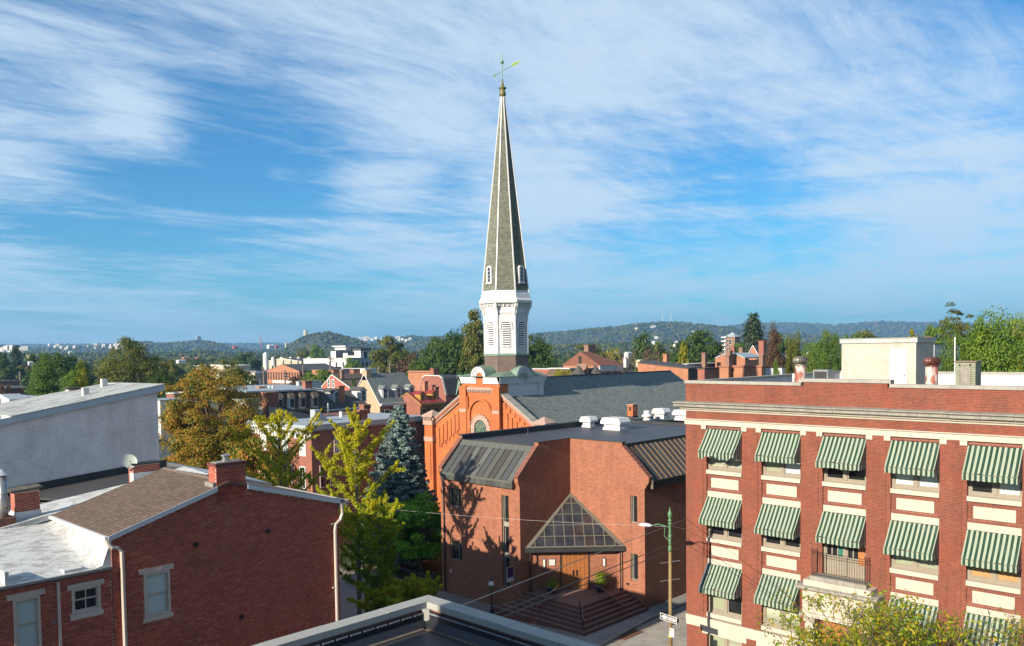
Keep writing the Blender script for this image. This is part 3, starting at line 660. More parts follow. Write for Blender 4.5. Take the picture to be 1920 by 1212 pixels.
def build_left():
 x0, x1 = 11.22, 20.80; xr, zr, ze0, ze1 = 15.72, 12.86, 11.50, 11.42
 t = thing('brick_house', 'three storey brick house with blank gable wall and brown shingle roof in the left foreground', 'house', (x0, HY, 0))
 top = lambda x: (ze0 + (zr - ze0) * (x - x0) / (xr - x0)) if x < xr else (zr + (ze1 - zr) * (x - xr) / (x1 - xr))
 Y1 = 36.6
 a, _ = XZ(268.7, 1077); b, _ = XZ(318.3, 1077); _, zb = XZ(271, 1160); _, zt = XZ(268.7, 1077)
 m = MB(); wall(m, 1, HY + .01, HY + .30, x0, x1, -.4, 11.2, [(a, b, zb, zt)]); m.prism([(x0, 11.2), (x1, 11.2), (x1, ze1), (xr, zr), (x0, ze0)], 1, HY + .01, HY + .30)
 m.box(x0, x0 + .3, HY + .30, Y1, -.4, ze0); m.box(x1 - .3, x1, HY + .30, Y1, -.4, ze1)
 obj('wall', m, LHB_M, t)
 chx0, chx1 = XZ(406, 905)[0], XZ(461, 905)[0]
 nb = brick_wall(t, HY, x0, x1, 3.0, lambda x: top(x) - .02, [(a - .0, b + .0, zb, zt), (a - .16, b + .15, zt, zt + .2), (a - .07, b + .07, zb - .13, zb)],
     lambda x, z: math.hypot(x - 11.2, z - 7.4), seed=3, topx=13.0)
 sash_window(t, a, b, zb, zt, HY, TAN, BLIND, broken=True, lt=.20, st=.13)
 # roof: two slopes, oversailing
 oh = .10; y0, y1 = HY - oh, Y1 + .1
 def slope(name, xa, za, xb, zb, th=.12, m_=BROWNSH):
  mb = MB(); mb.slab([(xa, y0, za + th), (xb, y0, zb + th), (xb, y1, zb + th), (xa, y1, za + th)], th - .02); return obj(name, mb, m_, t)
 slope('roof', x0 - .12, ze0 - .02, xr, zr + .02); slope('roof', xr, zr + .02, x1 + .35, ze1 - .06)
 m = MB(); m.slab([(xr - .14, HY + .3, zr + .10), (xr, HY + .3, zr + .16), (xr, y1, zr + .16), (xr - .14, y1, zr + .10)], .02); m.slab([(xr, HY + .3, zr + .16), (xr + .14, HY + .3, zr + .10), (xr + .14, y1, zr + .10), (xr, y1, zr + .16)], .02)
 obj('ridge_cap', m, plain('ridge_cap_shingle', (.23, .17, .125), .9, .15, 6), t)
 # rake boards either side of the chimney
 for xa, xb in ((x0 - .12, chx0 - .02), (chx1 + .02, x1 + .05)):
  f = lambda x: (ze0 - .02 + (zr + .04 - ze0) * (x - (x0 - .12)) / (xr - x0 + .12)) if x < xr else (zr + .02 + (ze1 - .08 - zr) * (x - xr) / (x1 + .35 - xr))
  mb = MB(); pts = [xa] + ([xr] if xa < xr < xb else []) + [xb]
  up = [(x, f(x) + .115) for x in pts]; dn = [(x, f(x) - .07) for x in reversed(pts)]
  mb.prism(up + dn, 1, y0 - .035, y0 - .003); obj('rake_board', mb, BLUETRIM, t)
 # chimney flush with the gable
 zc = XZ(440, 866)[1]; cy0, cy1 = HY, HY + .62
 m = MB(); m.box(chx0 + .008, chx1 - .008, cy0 + .01, cy1 - .008, 12.2, zc - .02)
 ch = obj('chimney', m, LHB_M, t)
 brick_wall(ch, HY, chx0, chx1, 12.55, lambda x: zc - .14, [], lambda x, z: -z, seed=5, limit=300, topx=zc)
 # left face of the shaft, lit
 rr = random.Random(8)
 for r in range(int((zc - .14 - 12.62) / .0677)):
  z = 12.62 + r * .0677; off = (r % 2) * .1; y = cy0 + .11 - off
  while y < cy1 - .02:
   e = min(y + .2025, cy1); s = max(y, cy0 + .002)
   if e - s > .04:
    mb = MB(); mb.box(chx0 - .004 - rr.uniform(0, .004), chx0 + .02, s, e, z, z + .057); obj('brick', mb, BRICKS, ch)
   y += .213
 cap = MB(); cap.box(chx0 - .05, chx1 + .05, cy0 - .045, cy1 + .05, zc - .14, zc - .005); obj('chimney_cap', cap, plain('oiled_brick', (.16, .035, .028), .7, .2, 6), ch)
 cm = MB(); cm.box(chx0 + .04, chx1 - .04, cy0 + .05, cy1 - .05, zc - .005, zc + .02); obj('crown', cm, CONCB, ch)
 fx, fy = XZ(430, 862)[0] , HY + .32
 fm = MB(); fm.lathe(fx, fy, [(.17, zc + .02), (.17, zc + .07), (.12, zc + .09), (.12, zc + .22), (.18, zc + .23), (.18, zc + .27), (.05, zc + .31)], 16); obj('flue', fm, plain('steel_flue', (.55, .56, .56), .3, .05, metal=.8), ch, smooth=False)
 m = MB(); m.box(chx0 - .14, chx0 - .01, HY + .02, cy1 + .1, 12.72, 12.98); obj('chimney_flashing', m, plain('chimney_flashing_lead', (.30, .27, .23), .7, .15), t)
 # gutters
 m = MB(); m.box(x1 + .34, x1 + .50, y0 - .02, y1, ze1 - .05, ze1 + .07); m.box(x1 + .02, x1 + .34, y0 - .02, y0 + .10, ze1 - .10, ze1 + .01); obj('gutter', m, SPOUT, t)
 m = MB(); m.box(x1, x1 + .30, HY, y1 - .1, ze1 - .28, ze1 - .10); obj('cornice', m, TAN, t)
 m = MB(); m.box(x0 - .24, x0 - .12, y0, y1, ze0 - .03, ze0 + .08); obj('gutter', m, WHITE, t)
 # down pipes
 q = lambda u, v, dy=-.09: (XZ(u, v)[0], HY + dy, XZ(u, v)[1])
 sp = MB(); sp.tube([q(637, 945), q(639.5, 962), q(636, 974), q(627, 983), q(626, 995), (XZ(626, 995)[0], HY - .09, 5.0)], .07, 8)
 for zz in (XZ(625, 982)[1], XZ(628, 1101)[1]): sp.box(XZ(626, 995)[0] - .17, XZ(626, 995)[0] + .1, HY - .1, HY, zz - .02, zz + .03)
 obj('downpipe', sp, SPOUT, t)
 sp = MB(); sp.tube([(x0 - .18, HY - .05, ze0 + .0), (x0 - .1, HY - .07, ze0 - .2), (x0 + .0, HY - .1, ze0 - .33), (x0 + .16, HY - .1, ze0 - .36), (XZ(224, 1040)[0] + .05, HY - .1, ze0 - .52), (XZ(224, 1060)[0] + .07, HY - .1, 4)], .075, 8)
 obj('downpipe', sp, SPOUT, t)
 for (u, v) in ((367, 1021), (502, 996), (453, 1157)):
  x, z = XZ(u, v); m = MB(); m.tube([(x, HY - .035, z), (x, HY + .02, z)], .105, 16); m.tube([(x, HY - .07, z), (x, HY - .03, z)], .035, 8); obj('star_anchor', m, plain('anchor_iron', (.05, .025, .02), .85), t)
 # wing to the left with white roof
 zg = 10.44; wx0 = 3.5
 t2 = thing('rear_wing', 'low brick wing with coated white roof at the left edge of the picture', 'building', (wx0, HY + .03, 0))
 wy = HY + .03
 XW = lambda u, v: XZ(u, v, wy)
 wl = (XW(23.5, 1130)[0], XW(75, 1125)[0], XW(28, 1212)[1] - .25, XW(24, 1125)[1] - .01)
 wr = (XW(133.5, 1106)[0], XW(187.5, 1095)[0], XW(136, 1153.5)[1], XW(133.5, 1105)[1])
 holes = [wl, (wl[0] - .16, wl[1] + .16, wl[3], wl[3] + .17), wr, (wr[0] - .13, wr[1] + .12, wr[3], wr[3] + .15), (wr[0] - .06, wr[1] + .06, wr[2] - .16, wr[2])]
 m = MB(); wall(m, 1, wy + .01, wy + .28, wx0, x0 - .01, -.4, zg - .03, [wl, wr]); obj('wall', m, LHB_M, t2)
 brick_wall(t2, wy, wx0, x0 - .02, 3.0, lambda x: zg - .04, holes, lambda x, z: math.hypot((x - 7.6), z - 9.0), seed=11, topx=zg + .1)
 sash_window(t2, *wl, wy, TAN, SHADE, lt=.16, st=0)
 sash_window(t2, *wr, wy, TAN, DKGLASS, four=True, lt=.15, lover=.13, st=.17)
 x, z = XW(108, 1091); m = MB(); m.box(x - .045, x + .045, wy - .07, wy - .01, 4, z); obj('conduit', m, TAN, t2)
 x, z = XW(212.5, 1062); m = MB(); m.tube([(x + .02, wy - .02, z), (x + .03, wy - .02, 4)], .012, 5); obj('cable', m, GALV, t2)
 x, z = XW(104, 1166); m = MB(); m.box(x - .12, x + .14, wy - .015, wy + .02, z - .05, z + .05); obj('patch', m, plain('stone_patch', (.28, .24, .19), .9), t2)
 m = MB(); m.prism([(wy - .14, zg - .02), (wy - .14, zg + .06), (wy - .10, zg + .075), (wy + .02, zg + .02), (wy + .02, zg - .06), (wy - .04, zg - .09)], 0, wx0, x0 - .02); obj('gutter', m, GALV, t2)
 rz1 = 11.30
 m = MB()
 nx, ny = 26, 20; rr = random.Random(4); vs = []; xs = [wx0 + (x0 + .0 - wx0) * i / nx for i in range(nx + 1)]
 for j in range(ny + 1):
  for i in range(nx + 1):
   y = wy + .02 + (Y1 + .4 - wy) * j / ny; z = zg + .04 + (rz1 - zg) * j / ny + rr.uniform(-.012, .012)
   tx = (xs[i] - (x0 - .55)) / .55                        # coating runs up the house wall
   if tx > 0: z += min(.9, ze0 - .1 - z) * tx ** 3
   if i == nx: z = max(z, min(z, ze0 - .05))
   vs.append((xs[i], y, z))
 fs = [(j * (nx + 1) + i, j * (nx + 1) + i + 1, (j + 1) * (nx + 1) + i + 1, (j + 1) * (nx + 1) + i) for j in range(ny) for i in range(nx)]
 m.add(vs, fs); e = [vs[i] for i in range(nx + 1)]; m.add(e + [(v[0], v[1], zg - .02) for v in e], [(i, i + 1, nx + 2 + i, nx + 1 + i) for i in range(nx)]); obj('roof', m, WROOF, t2, smooth=True, fix=False)
 m = MB(); m.box(x0 - .045, x0 - .004, wy + .05, Y1, 10.7, ze0 - .06); obj('coated_flashing', m, WHITE, t2)
 m = MB()
 m.box(7.86, 7.98, wy + .02, wy + .9, zg + .02, zg + .5); obj('roof_rail', m, WHITEO, t2)
 m = MB(); m.box(9.7, 10.3, wy + .12, wy + .55, zg + .06, zg + .16); obj('roof_curb', m, WHITEO, t2)
 # flue pipe at the left edge
 p = P(7, 975, 1, 37.2); pt = P(5, 893, 1, 37.2); f = thing('flue_pipe', 'tall galvanised flue pipe with conical cap standing in a rusty box', 'flue pipe', (p.x, 37.2, 11.0))
 m = MB(); m.lathe(p.x, 37.2, [(.17, 11.4), (.17, pt.z)], 18); obj('pipe', m, GALV, f, smooth=True)
 for q in (p.z + .45, p.z + 1.0): m = MB(); m.lathe(p.x, 37.2, [(.175, q), (.182, q + .01), (.182, q + .04), (.175, q + .05)], 18); obj('band', m, plain('band_rust', (.3, .2, .12), .8), f)
 m = MB(); m.lathe(p.x, 37.2, [(.30, pt.z + .05), (.29, pt.z + .07), (.02, pt.z + .27), (.0, pt.z + .28)], 18);
 for a in range(4): m.tube([(p.x + .15 * math.cos(a * 1.57 + .6), 37.2 + .15 * math.sin(a * 1.57 + .6), pt.z - .03), (p.x + .26 * math.cos(a * 1.57 + .6), 37.2 + .26 * math.sin(a * 1.57 + .6), pt.z + .06)], .01, 4)
 obj('cap', m, plain('cap_zinc', (.60, .62, .66), .4, .05, metal=.3), f)
 m = MB(); m.box(p.x - .45, p.x + .34, 36.86, 37.6, 10.95, p.z + .1); obj('base_box', m, RUST, f)
 # brick stack with a slab on top
 bx0, bx1 = 9.98, 10.86; by0 = 37.3
 s = thing('brick_stack', 'short brick chimney with a tilted slab cap and white painted foot on the white roof', 'chimney', (bx0, by0, 11.1))
 m = MB(); zt_ = P(52, 920, 1, by0).z; zw = P(52, 958, 1, by0).z; zb_ = P(52, 975, 1, by0).z - .2
 m.prism([(bx0 - .12, zb_), (bx1 + .12, zb_), (bx1 + .01, zw), (bx0 - .01, zw)], 1, by0 - .06, by0 + .7); obj('foot', m, WHITE, s)
 m = MB(); m.box(bx0, bx1, by0, by0 + .62, zw, zt_); obj('core', m, LHB_M, s)
 brick_wall(s, by0, bx0, bx1, zw, lambda x: zt_ - .01, [], lambda x, z: -z, seed=21, topx=zt_)
 brick_wall(s, bx0, by0 + .01, by0 + .62, zw, lambda x: zt_ - .01, [], lambda x, z: -z, seed=22, topx=zt_, axis=0)
 m = MB(); m.plate([(bx0 - .14, by0 - .1, zt_ + .02), (bx1 + .16, by0 - .1, zt_ + .10), (bx1 + .16, by0 + .75, zt_ + .13), (bx0 - .14, by0 + .75, zt_ + .05)], (0, 0, 1), .06); obj('cap_slab', m, plain('slab', (.10, .095, .08), .8, .3, 6, dirt=(.35, .26, .08), dirt_amt=.6), s)
 v = thing('vent_pipe', 'thin white vent pipe with black collar by the flue pipe', 'vent pipe', (9.15, 36.4, 11.1))
 m = MB(); m.tube([(9.35, 37.4, 11.2), (9.35, 37.4, 12.15)], .06, 10); m.tube([(9.35, 37.4, 12.12), (9.35, 37.4, 12.2)], .09, 10); obj('pipe', m, WHITE, v)
 m = MB(); m.lathe(9.35, 37.4, [(.26, 11.2), (.08, 11.5)], 12); obj('collar', m, BLK, v)
 # neighbours behind: white rimmed roof then the black roof
 n1 = thing('row_house', 'narrow row house with white coated roof just behind the brown shingle roof', 'house', (4, 37.2, 0))
 pts = [(3, 11.0), (9.0, 11.15), (11.0, 11.45), (15.7, 12.0), (17.9, 12.45), (19.6, 12.05), (21.1, 11.6)]
 m = MB(); m.prism([(3, -.4), (21.0, -.4)] + [(x, z - .08) for x, z in reversed(pts)], 1, 37.05, 39.3); obj('wall', m, GREYPAINT, n1)
 m = MB()
 for (a, za), (b, zb) in zip(pts, pts[1:]): m.slab([(a, 37.0, za), (b, 37.0, zb), (b, 39.4, zb + .12), (a, 39.4, za + .12)], .08)
 obj('roof', m, WROOF, n1)
 m = MB(); m.prism([(a, za + .12) for a, za in pts] + [(a, za - .05) for a, za in reversed(pts)], 1, 39.40, 39.62);
 m.prism([(a, za + .16) for a, za in pts[:4]] + [(a, za - .05) for a, za in reversed(pts[:4])], 1, 36.72, 36.98)
 obj('roof_rim', m, WROOF, n1)
 n2 = thing('row_house', 'row house with a black membrane roof below the tall grey painted wall', 'house', (4, 39.7, 0))
 pts = [(3, 9.9), (12.8, 10.75), (18.9, 11.25), (21.1, 11.4)]
 m = MB(); m.prism([(3, -.4), (21.1, -.4)] + [(x, z - .1) for x, z in reversed(pts)], 1, 39.64, 48.98); obj('wall', m, GREYPAINT, n2)
 m = MB()
 for (a, za), (b, zb) in zip(pts, pts[1:]): m.slab([(a, 39.64, za + .9), (b, 39.64, zb + .5), (b, 48.98, zb), (a, 48.98, za)], .1)
 obj('roof', m, NBROOF, n2)
 m = MB(); m.prism([(a, za + .42) for a, za in pts] + [(a, za - .0) for a, za in reversed(pts)], 1, 48.90, 48.985); obj('wall_flashing', m, BLK, n2)
 m = MB(); m.box(21.1, 21.3, 39.64, 48.98, 11.2, 11.62); obj('edge_trim', m, GALV, n2)
 # wide party chimney with satellite dish
 p0 = P(251, 905, 1, 39.8); p1 = P(300, 900, 1, 39.8); zt_ = P(275, 869, 1, 39.8).z; zw = P(275, 885, 1, 39.8).z
 s = thing('brick_stack', 'wide brick chimney with white painted base behind the ridge of the brown roof', 'chimney', (p0.x, 39.8, 11.5))
 m = MB(); m.box(p0.x, p1.x, 39.8, 40.35, 11.0, zt_); obj('core', m, LHB_M, s)
 m = MB(); m.box(p0.x - .03, p1.x + .02, 39.75, 40.15, 11.0, zw); obj('painted_base', m, WHITE, s)
 brick_wall(s, 39.8, p0.x, p1.x, zw, lambda x: zt_, [], lambda x, z: -z, seed=31, topx=zt_)
 brick_wall(s, p0.x, 39.83, 40.35, zw - .7, lambda x: zt_, [], lambda x, z: -z, seed=32, topx=zt_, axis=0)
 m = MB(); m.box(p0.x - .08, p1.x + .08, 39.7, 40.42, zt_ - .03, zt_ + .05); obj('cap_slab', m, BLK, s)
 dp = P(243, 865, 1, 39.9); d = thing('satellite_dish', 'pale round satellite dish fixed to the wide brick chimney', 'satellite dish', (dp.x, 39.9, dp.z))
 m = MB(); nrm = Vector((-.35, -.9, .25)).normalized(); a = nrm.orthogonal().normalized(); b = nrm.cross(a); vs = [tuple(dp + nrm * -.06)]; fs = []
 for rI, (r, dd) in enumerate(((.12, -.055), (.24, -.03), (.33, .01), (.335, .0))):
  for k in range(24):
   tt = k * math.tau / 24; vs.append(tuple(dp + (a * math.cos(tt) * 0.9 + b * math.sin(tt)) * r * 1.05 + nrm * dd))
 for k in range(24): fs.append((0, 1 + k, 1 + (k + 1) % 24))
 for rI in range(3):
  for k in range(24): fs.append((1 + rI * 24 + k, 1 + rI * 24 + (k + 1) % 24, 1 + (rI + 1) * 24 + (k + 1) % 24, 1 + (rI + 1) * 24 + k))
 m.add(vs, fs); obj('reflector', m, plain('dish_paint', (.50, .56, .50), .5, .04), d, fix=False)
 m = MB(); m.tube([dp - nrm * .05, dp + Vector((.3, .05, -.35)), (p0.x + .1, 39.8, dp.z - .4)], .025, 6); m.tube([dp + Vector((-.1, 0, -.33)), dp + nrm * .45 + Vector((0, 0, -.2))], .015, 5); m.box(dp.x - .16, dp.x - .06, 39.45, 39.55, dp.z - .42, dp.z - .32)
 obj('arm', m, GALV, d)
build_left()

# ---------------------------------------------------------------- grey painted wall building
def build_grey():
 Y = 49.0; xr = 20.72
 t = thing('painted_building', 'tall building with pale grey painted brick side wall and worn white roof at the left', 'building', (xr, Y, 0))
 zr = P(293, 733.7, 1, Y).z; zl = P(0, 797, 1, Y); slope = (zr - zl.z) / (xr - zl.x); x0 = 2.0; z0 = zr - slope * (xr - x0)
 m = MB(); m.prism([(x0, -.4), (xr, -.4), (xr, zr), (x0, z0)], 1, Y, Y + .3); m.box(xr - .3, xr, Y + .3, Y + 8, -.4, zr); obj('wall', m, GREYPAINT, t)
 m = MB(); m.prism([(x0, z0 - .02), (xr + .38, zr + .02), (xr + .38, zr + .36), (x0, z0 + .30)], 1, Y - .16, Y - .003); obj('fascia', m, BLUETRIM, t)
 m = MB(); m.box(xr + .003, xr + .38, Y - .155, Y + 8.2, zr + .03, zr + .33); obj('eave_box', m, BLUETRIM, t)
 # roof surface rises from the street eave to a ridge then runs on
 rx = P(206, 717, 1, Y + 9.0);
 m = MB(); xs = [x0, 16.0, xr + .40];
 YB = Y + 8.2; far = [P(206, 717, 1, YB), P(75, 742, 1, YB), P(-60, 768, 1, YB)]; far[0].x = xr + .40; near = [(q_.x, Y - .18, zr + .42 + (q_.x - xr - .4) * slope) for q_ in far]
 for i in range(2): m.slab([near[i + 1], near[i], far[i], far[i + 1]], .05)
 obj('roof', m, WROOF2, t)
 def stub(u, v, w, h, dy, m_=WHITEO):
  p = P(u, v, 1, Y + dy); q = MB(); q.box(p.x - w, p.x + w, p.y - w, p.y + w, p.z - 1.0, p.z + h); return q
 a = thing('roof_stack', 'low painted chimney with dark slab on the worn white roof', 'chimney', tuple(P(140, 731, 1, Y + 8)))
 p = P(127, 735, 1, Y + 7.5); q = P(150, 731, 1, Y + 7.5); m = MB(); m.box(p.x, p.x + .5, Y + 7.3, Y + 7.9, p.z - .8, p.z + .15); m.box(q.x - .3, q.x, Y + 7.3, Y + 7.9, p.z - .8, p.z + .15); obj('pier', m, WHITEO, a)
 m = MB(); m.box(p.x - .1, q.x + .1, Y + 7.2, Y + 8.0, p.z + .16, p.z + .25); obj('slab', m, BLK, a)
 for (u, v, l) in ((195, 719, 'small white roof vent near the ridge of the worn white roof'), (160, 736, 'small white roof vent lower on the worn white roof')):
  b = stub(u, v, .16, .28, 6 if u > 180 else 3); o = obj('roof_vent', b, WHITEO); tag(o, l, 'roof vent')
build_grey()
# ---------------------------------------------------------------- the office building with striped awnings
FX = 40.45
YC = 25.60
def build_office():
 t = thing('office_building', 'four storey red brick office with rows of green striped awnings at the right', 'building', (FX, YC, 0))
 cols = [(24.29 - 3.28 * k, 22.15 - 3.28 * k) for k in range(7)]
 yend = cols[-1][1] - .5; xb = 60.7
 lev = [(11.27, 13.51), (7.49, 9.74), (3.29, 6.00), (-.2, 2.05)]
 B = FX + .10                                             # recessed bay face
 # --- masonry: piers, centre strips, spandrels
 m = MB()
 edges = [YC] + [v for c in cols for v in c] + [yend]
 for i in range(0, len(edges), 2):
  y1, y0 = edges[i], edges[i + 1]
  m.box(FX, FX + .35, y0, y1, 2.93, 13.70); m.box(FX, FX + .35, y0, y1, -.3, 2.36)
 for i in range(1, len(edges) - 1, 2):                    # spandrels of each bay
  y1, y0 = edges[i], edges[i + 1]; k = (i - 1) // 2
  m.box(B, B + .3, y0, y1, 13.51, 13.72)
  m.box(B, B + .3, y0, y1, 9.74 + .33, 11.03)
  if k != 2: m.box(B, B + .3, y0, y1, 6.30, 7.24)
  else: m.box(B, B + .3, y0, y1, 5.9, 6.6)
 m.box(FX, FX + .35, yend, YC, 14.03, 14.46)
 wall(m, 0, FX - .02, FX + .33, yend, YC, 14.98, 15.99); m.box(FX - .02, FX + .33, 14.62, 18.72, 15.99, 16.18)
 obj('brick_facade', m, RBB, t)
 m = MB()
 for i in range(0, len(edges), 2):
  y1, y0 = edges[i], edges[i + 1]; a, b = y1 - .22, y0 + .22
  if i == 0: a = YC + .0
  m.box(FX - .028, FX - .001, b, a, 2.935, 13.695)
 obj('pier_strip', m, RBB, t)
 m = MB(); wall(m, 1, YC - .35, YC - .001, FX + .36, xb, -.3, 15.99); m.box(xb - .35, xb, yend, YC - .36, -.3, 15.99); obj('side_wall', m, RBB, t)
 m = MB(); m.box(FX + .36, xb - .36, yend, YC - .36, 15.0, 15.1); obj('roof', m, plain('gravel_roof', (.30, .29, .27), .95, .2, 2), t)
 # inner parapet faces
 m = MB(); m.box(FX + .332, FX + .36, yend, YC - .36, 15.1, 15.985); m.box(xb - .38, xb - .352, yend, YC - .37, 15.1, 15.985); m.box(FX + .37, xb - .39, YC - .385, YC - .352, 15.1, 15.985)
 obj('parapet_lining', m, plain('white_parapet_coat', (.70, .70, .68), .8, .06, 1.5, dirt=(.35, .34, .32), dirt_amt=.4, streak=True), t)
 # soldier courses, panels, sills, lintels: one piece each per bay
 for k, (y1, y0) in enumerate(cols):
  for i, (a, b) in enumerate(((13.515, 13.695), (10.82, 11.02), (10.075, 10.26), (7.04, 7.235), (6.30, 6.47))):
   if k != 2 or i < 3: obj('soldier_course', MB().box(B - .012, B, y0, y1, a, b), RBS, t)
  for a, b in ((10.27, 10.81), (6.48, 7.03)):
   if k == 2 and a < 8: continue
   q = MB(); q.box(B - .03, B - .001, y0 + .24, y1 - .24, a, b); obj('stone_panel', q, LIME, t)
  for (zs, zt) in ((11.03, 11.27), (7.245, 7.49), (3.03, 3.29)):
   if k == 2 and zs < 8: continue
   q = MB(); q.prism([(B - .16, zs), (B - .16, zt - .03), (B + .2, zt), (B + .2, zs)], 1, y0 + .002, y1 - .002); obj('sill', q, LIME, t)
  for (a, b) in ((9.74, 10.065), (6.0, 6.295)):
   if k == 2 and a < 8: continue
   q = MB(); q.box(B - .02, B + .28, y0 + .002, y1 - .002, a, b); obj('lintel', q, LIME, t)
  for yy in ((y1 + .002, y1 + .30), (y0 - .30, y0 - .002)):
   q = MB(); q.box(FX - .07, FX + .02, yy[0], yy[1], 13.49, 13.70); obj('corbel_block', q, LIME, t)
 # limestone band under the cornice, in blocks
 y = YC + .06; i = 0
 while y > yend:
  y2 = max(y - 1.64 + .006, yend); q = MB(); q.box(FX - .06, FX + .02, y2, y, 13.705, 13.95); q.prism([(FX - .06, 13.955), (FX - .11, 13.99), (FX - .11, 14.03), (FX + .02, 14.03), (FX + .02, 13.955)], 1, y2, y)
  obj('band_stone', q, LIME, t); y -= 1.64
 # cornice: bed moulding and grey corona stones
 bed = [(FX + .0, 14.46), (FX - .07, 14.46), (FX - .09, 14.53), (FX - .20, 14.58), (FX - .22, 14.64), (FX - .30, 14.66), (FX - .30, 14.70), (FX, 14.70)]
 y = YC + .28
 while y > yend:
  y2 = max(y - 2.05 + .006, yend); q = MB(); q.prism(bed, 1, y2, y); obj('bed_moulding', q, LIME, t); y -= 2.05
 cor = [(FX, 14.70), (FX - .40, 14.70), (FX - .42, 14.72), (FX - .42, 14.83), (FX - .47, 14.87), (FX - .54, 14.90), (FX - .54, 14.95), (FX - .05, 15.0), (FX, 15.0)]
 y = YC + .55; rr = random.Random(5)
 while y > yend:
  ln = 1.30; y2 = max(y - ln + .012, yend); q = MB(); dz = rr.uniform(-.006, .006); q.prism([(a, b + dz) for a, b in cor], 1, y2, y); obj('cornice_stone', q, LIMEW, t); y -= ln
 # return of the cornice on the side
 q = MB(); q.prism([(YC, 14.46), (YC + .07, 14.46), (YC + .3, 14.66), (YC + .42, 14.72), (YC + .54, 14.92), (YC, 15.0)], 0, FX + .02, FX + 1.2); obj('cornice_return', q, LIMEW, t)
 # coping stones
 def cope(y1, y0, z, h=.16):
  y = y1
  while y > y0 + .01:
   y2 = max(y - 1.31, y0); q = MB(); q.box(FX - .07, FX + .40, y2 + .006, y, z, z + h); obj('coping_stone', q, plain_cope, t); y = y2
 plain_cope = plain('parapet_coping', (.42, .40, .35), .85, .12, 2.5, dirt=(.22, .21, .19), dirt_amt=.4)
 cope(YC + .05, 18.78, 15.99); cope(18.84, 14.52, 16.18, .17); cope(14.46, yend, 15.99)
 q = MB(); q.box(FX - .07, FX + .40, 18.78, 18.84, 15.99, 16.18); q.box(FX - .07, FX + .40, 14.46, 14.52, 15.99, 16.35); obj('coping_step', q, plain_cope, t)
 x = FX + .41
 while x < xb:
  q = MB(); q.box(x, min(x + 1.5, xb) - .006, YC - .42, YC + .05, 15.99, 16.13); obj('coping_stone', q, plain_cope, t); x += 1.5
 y = YC - .43
 while y > yend: q = MB(); q.box(xb - .42, xb + .05, max(y - 1.5, yend) + .006, y, 15.99, 16.14); obj('coping_stone', q, plain_cope, t); y -= 1.5
 # base band
 for k, (y1, y0) in enumerate(cols):
  if k == 2: continue
  q = MB(); q.box(FX - .10, FX + .34, y0 - .57, y1 + .57 if k else YC, 2.62, 2.93); q.box(FX - .07, FX + .34, y0 - .57, y1 + .57 if k else YC, 2.36, 2.615)
  q.box(FX - .05, FX + .34, y0 - .28, y1 + .28, 2.05, 2.355); obj('base_band', q, LIME, t)
 # --- windows
 kinds = {(0, 0): 'ss', (0, 1): 'gb', (0, 2): 'dd', (0, 3): 'bb', (0, 4): 'db', (1, 0): 'dd', (1, 1): 'dd', (1, 3): 'gg', (1, 4): 'cc', (2, 0): 'gd', (2, 1): 'ss', (3, 0): 'gs'}
 pm = {'s': SHADE, 'g': BLINDG, 'b': BLIND, 'd': DKGLASS, 'c': CARD}
 SHADE2 = blindm('pale_roller_blind', (.52, .55, .40), .9); pm['s'] = SHADE2
 cache = {}
 def win(k, r, y1, y0, z0, z1):
  f = .10; X = B + .10; key = ('f', round(z1 - z0, 2))
  def build():
   q = MB(); w = y1 - y0; h = z1 - z0
   q.box(0, .12, -w, -w + f, 0, h); q.box(0, .12, -f, 0, 0, h); q.box(0, .12, -w + f, -f, h - f, h); q.box(0, .12, -w + f, -f, 0, .09); q.box(-.02, .13, -w / 2 - .09, -w / 2 + .09, .09, h - f)
   return q.mesh('window', FRAME)
  if key not in cache: cache[key] = build()
  o = place('window', cache[key], t, (X, y1, z0)); w = y1 - y0; h = z1 - z0
  for si, (a, b) in enumerate(((-w / 2 + .09, -f), (-w + f, -w / 2 - .09))):
   key2 = ('s', round(h, 2))
   if key2 not in cache:
    q = MB(); ww = w / 2 - .09 - f; s = .055
    q.box(.03, .08, -ww, -ww + s, .09, h - f); q.box(.03, .08, -s, 0, .09, h - f); q.box(.03, .08, -ww + s, -s, .09, .18); q.box(.03, .08, -ww + s, -s, h / 2 - .03, h / 2 + .03)
    cache[key2] = q.mesh('sash', FRAME)
   sa = bpy.data.objects.new('sash', cache[key2]); COL.objects.link(sa); sa.parent = o; sa.location = (0, b if False else (-f if si == 0 else -w / 2 - .09), 0)
   mt = pm[kinds.get((r, k), 'db')[si]]; key3 = ('p', round(h, 2), mt.name)
   if key3 not in cache:
    q = MB(); ww = w / 2 - .09 - f; q.box(.07, .075, -ww, 0, .09, h - f); cache[key3] = q.mesh('pane', mt)
   pa = bpy.data.objects.new('pane', cache[key3]); COL.objects.link(pa); pa.parent = o; pa.location = (0, (-f if si == 0 else -w / 2 - .09), 0)
 for k, (y1, y0) in enumerate(cols):
  for r, (z0, z1) in enumerate(lev):
   if k == 2 and r in (1, 2, 3): continue
   win(k, r, y1, y0, z0, z1 - .003)
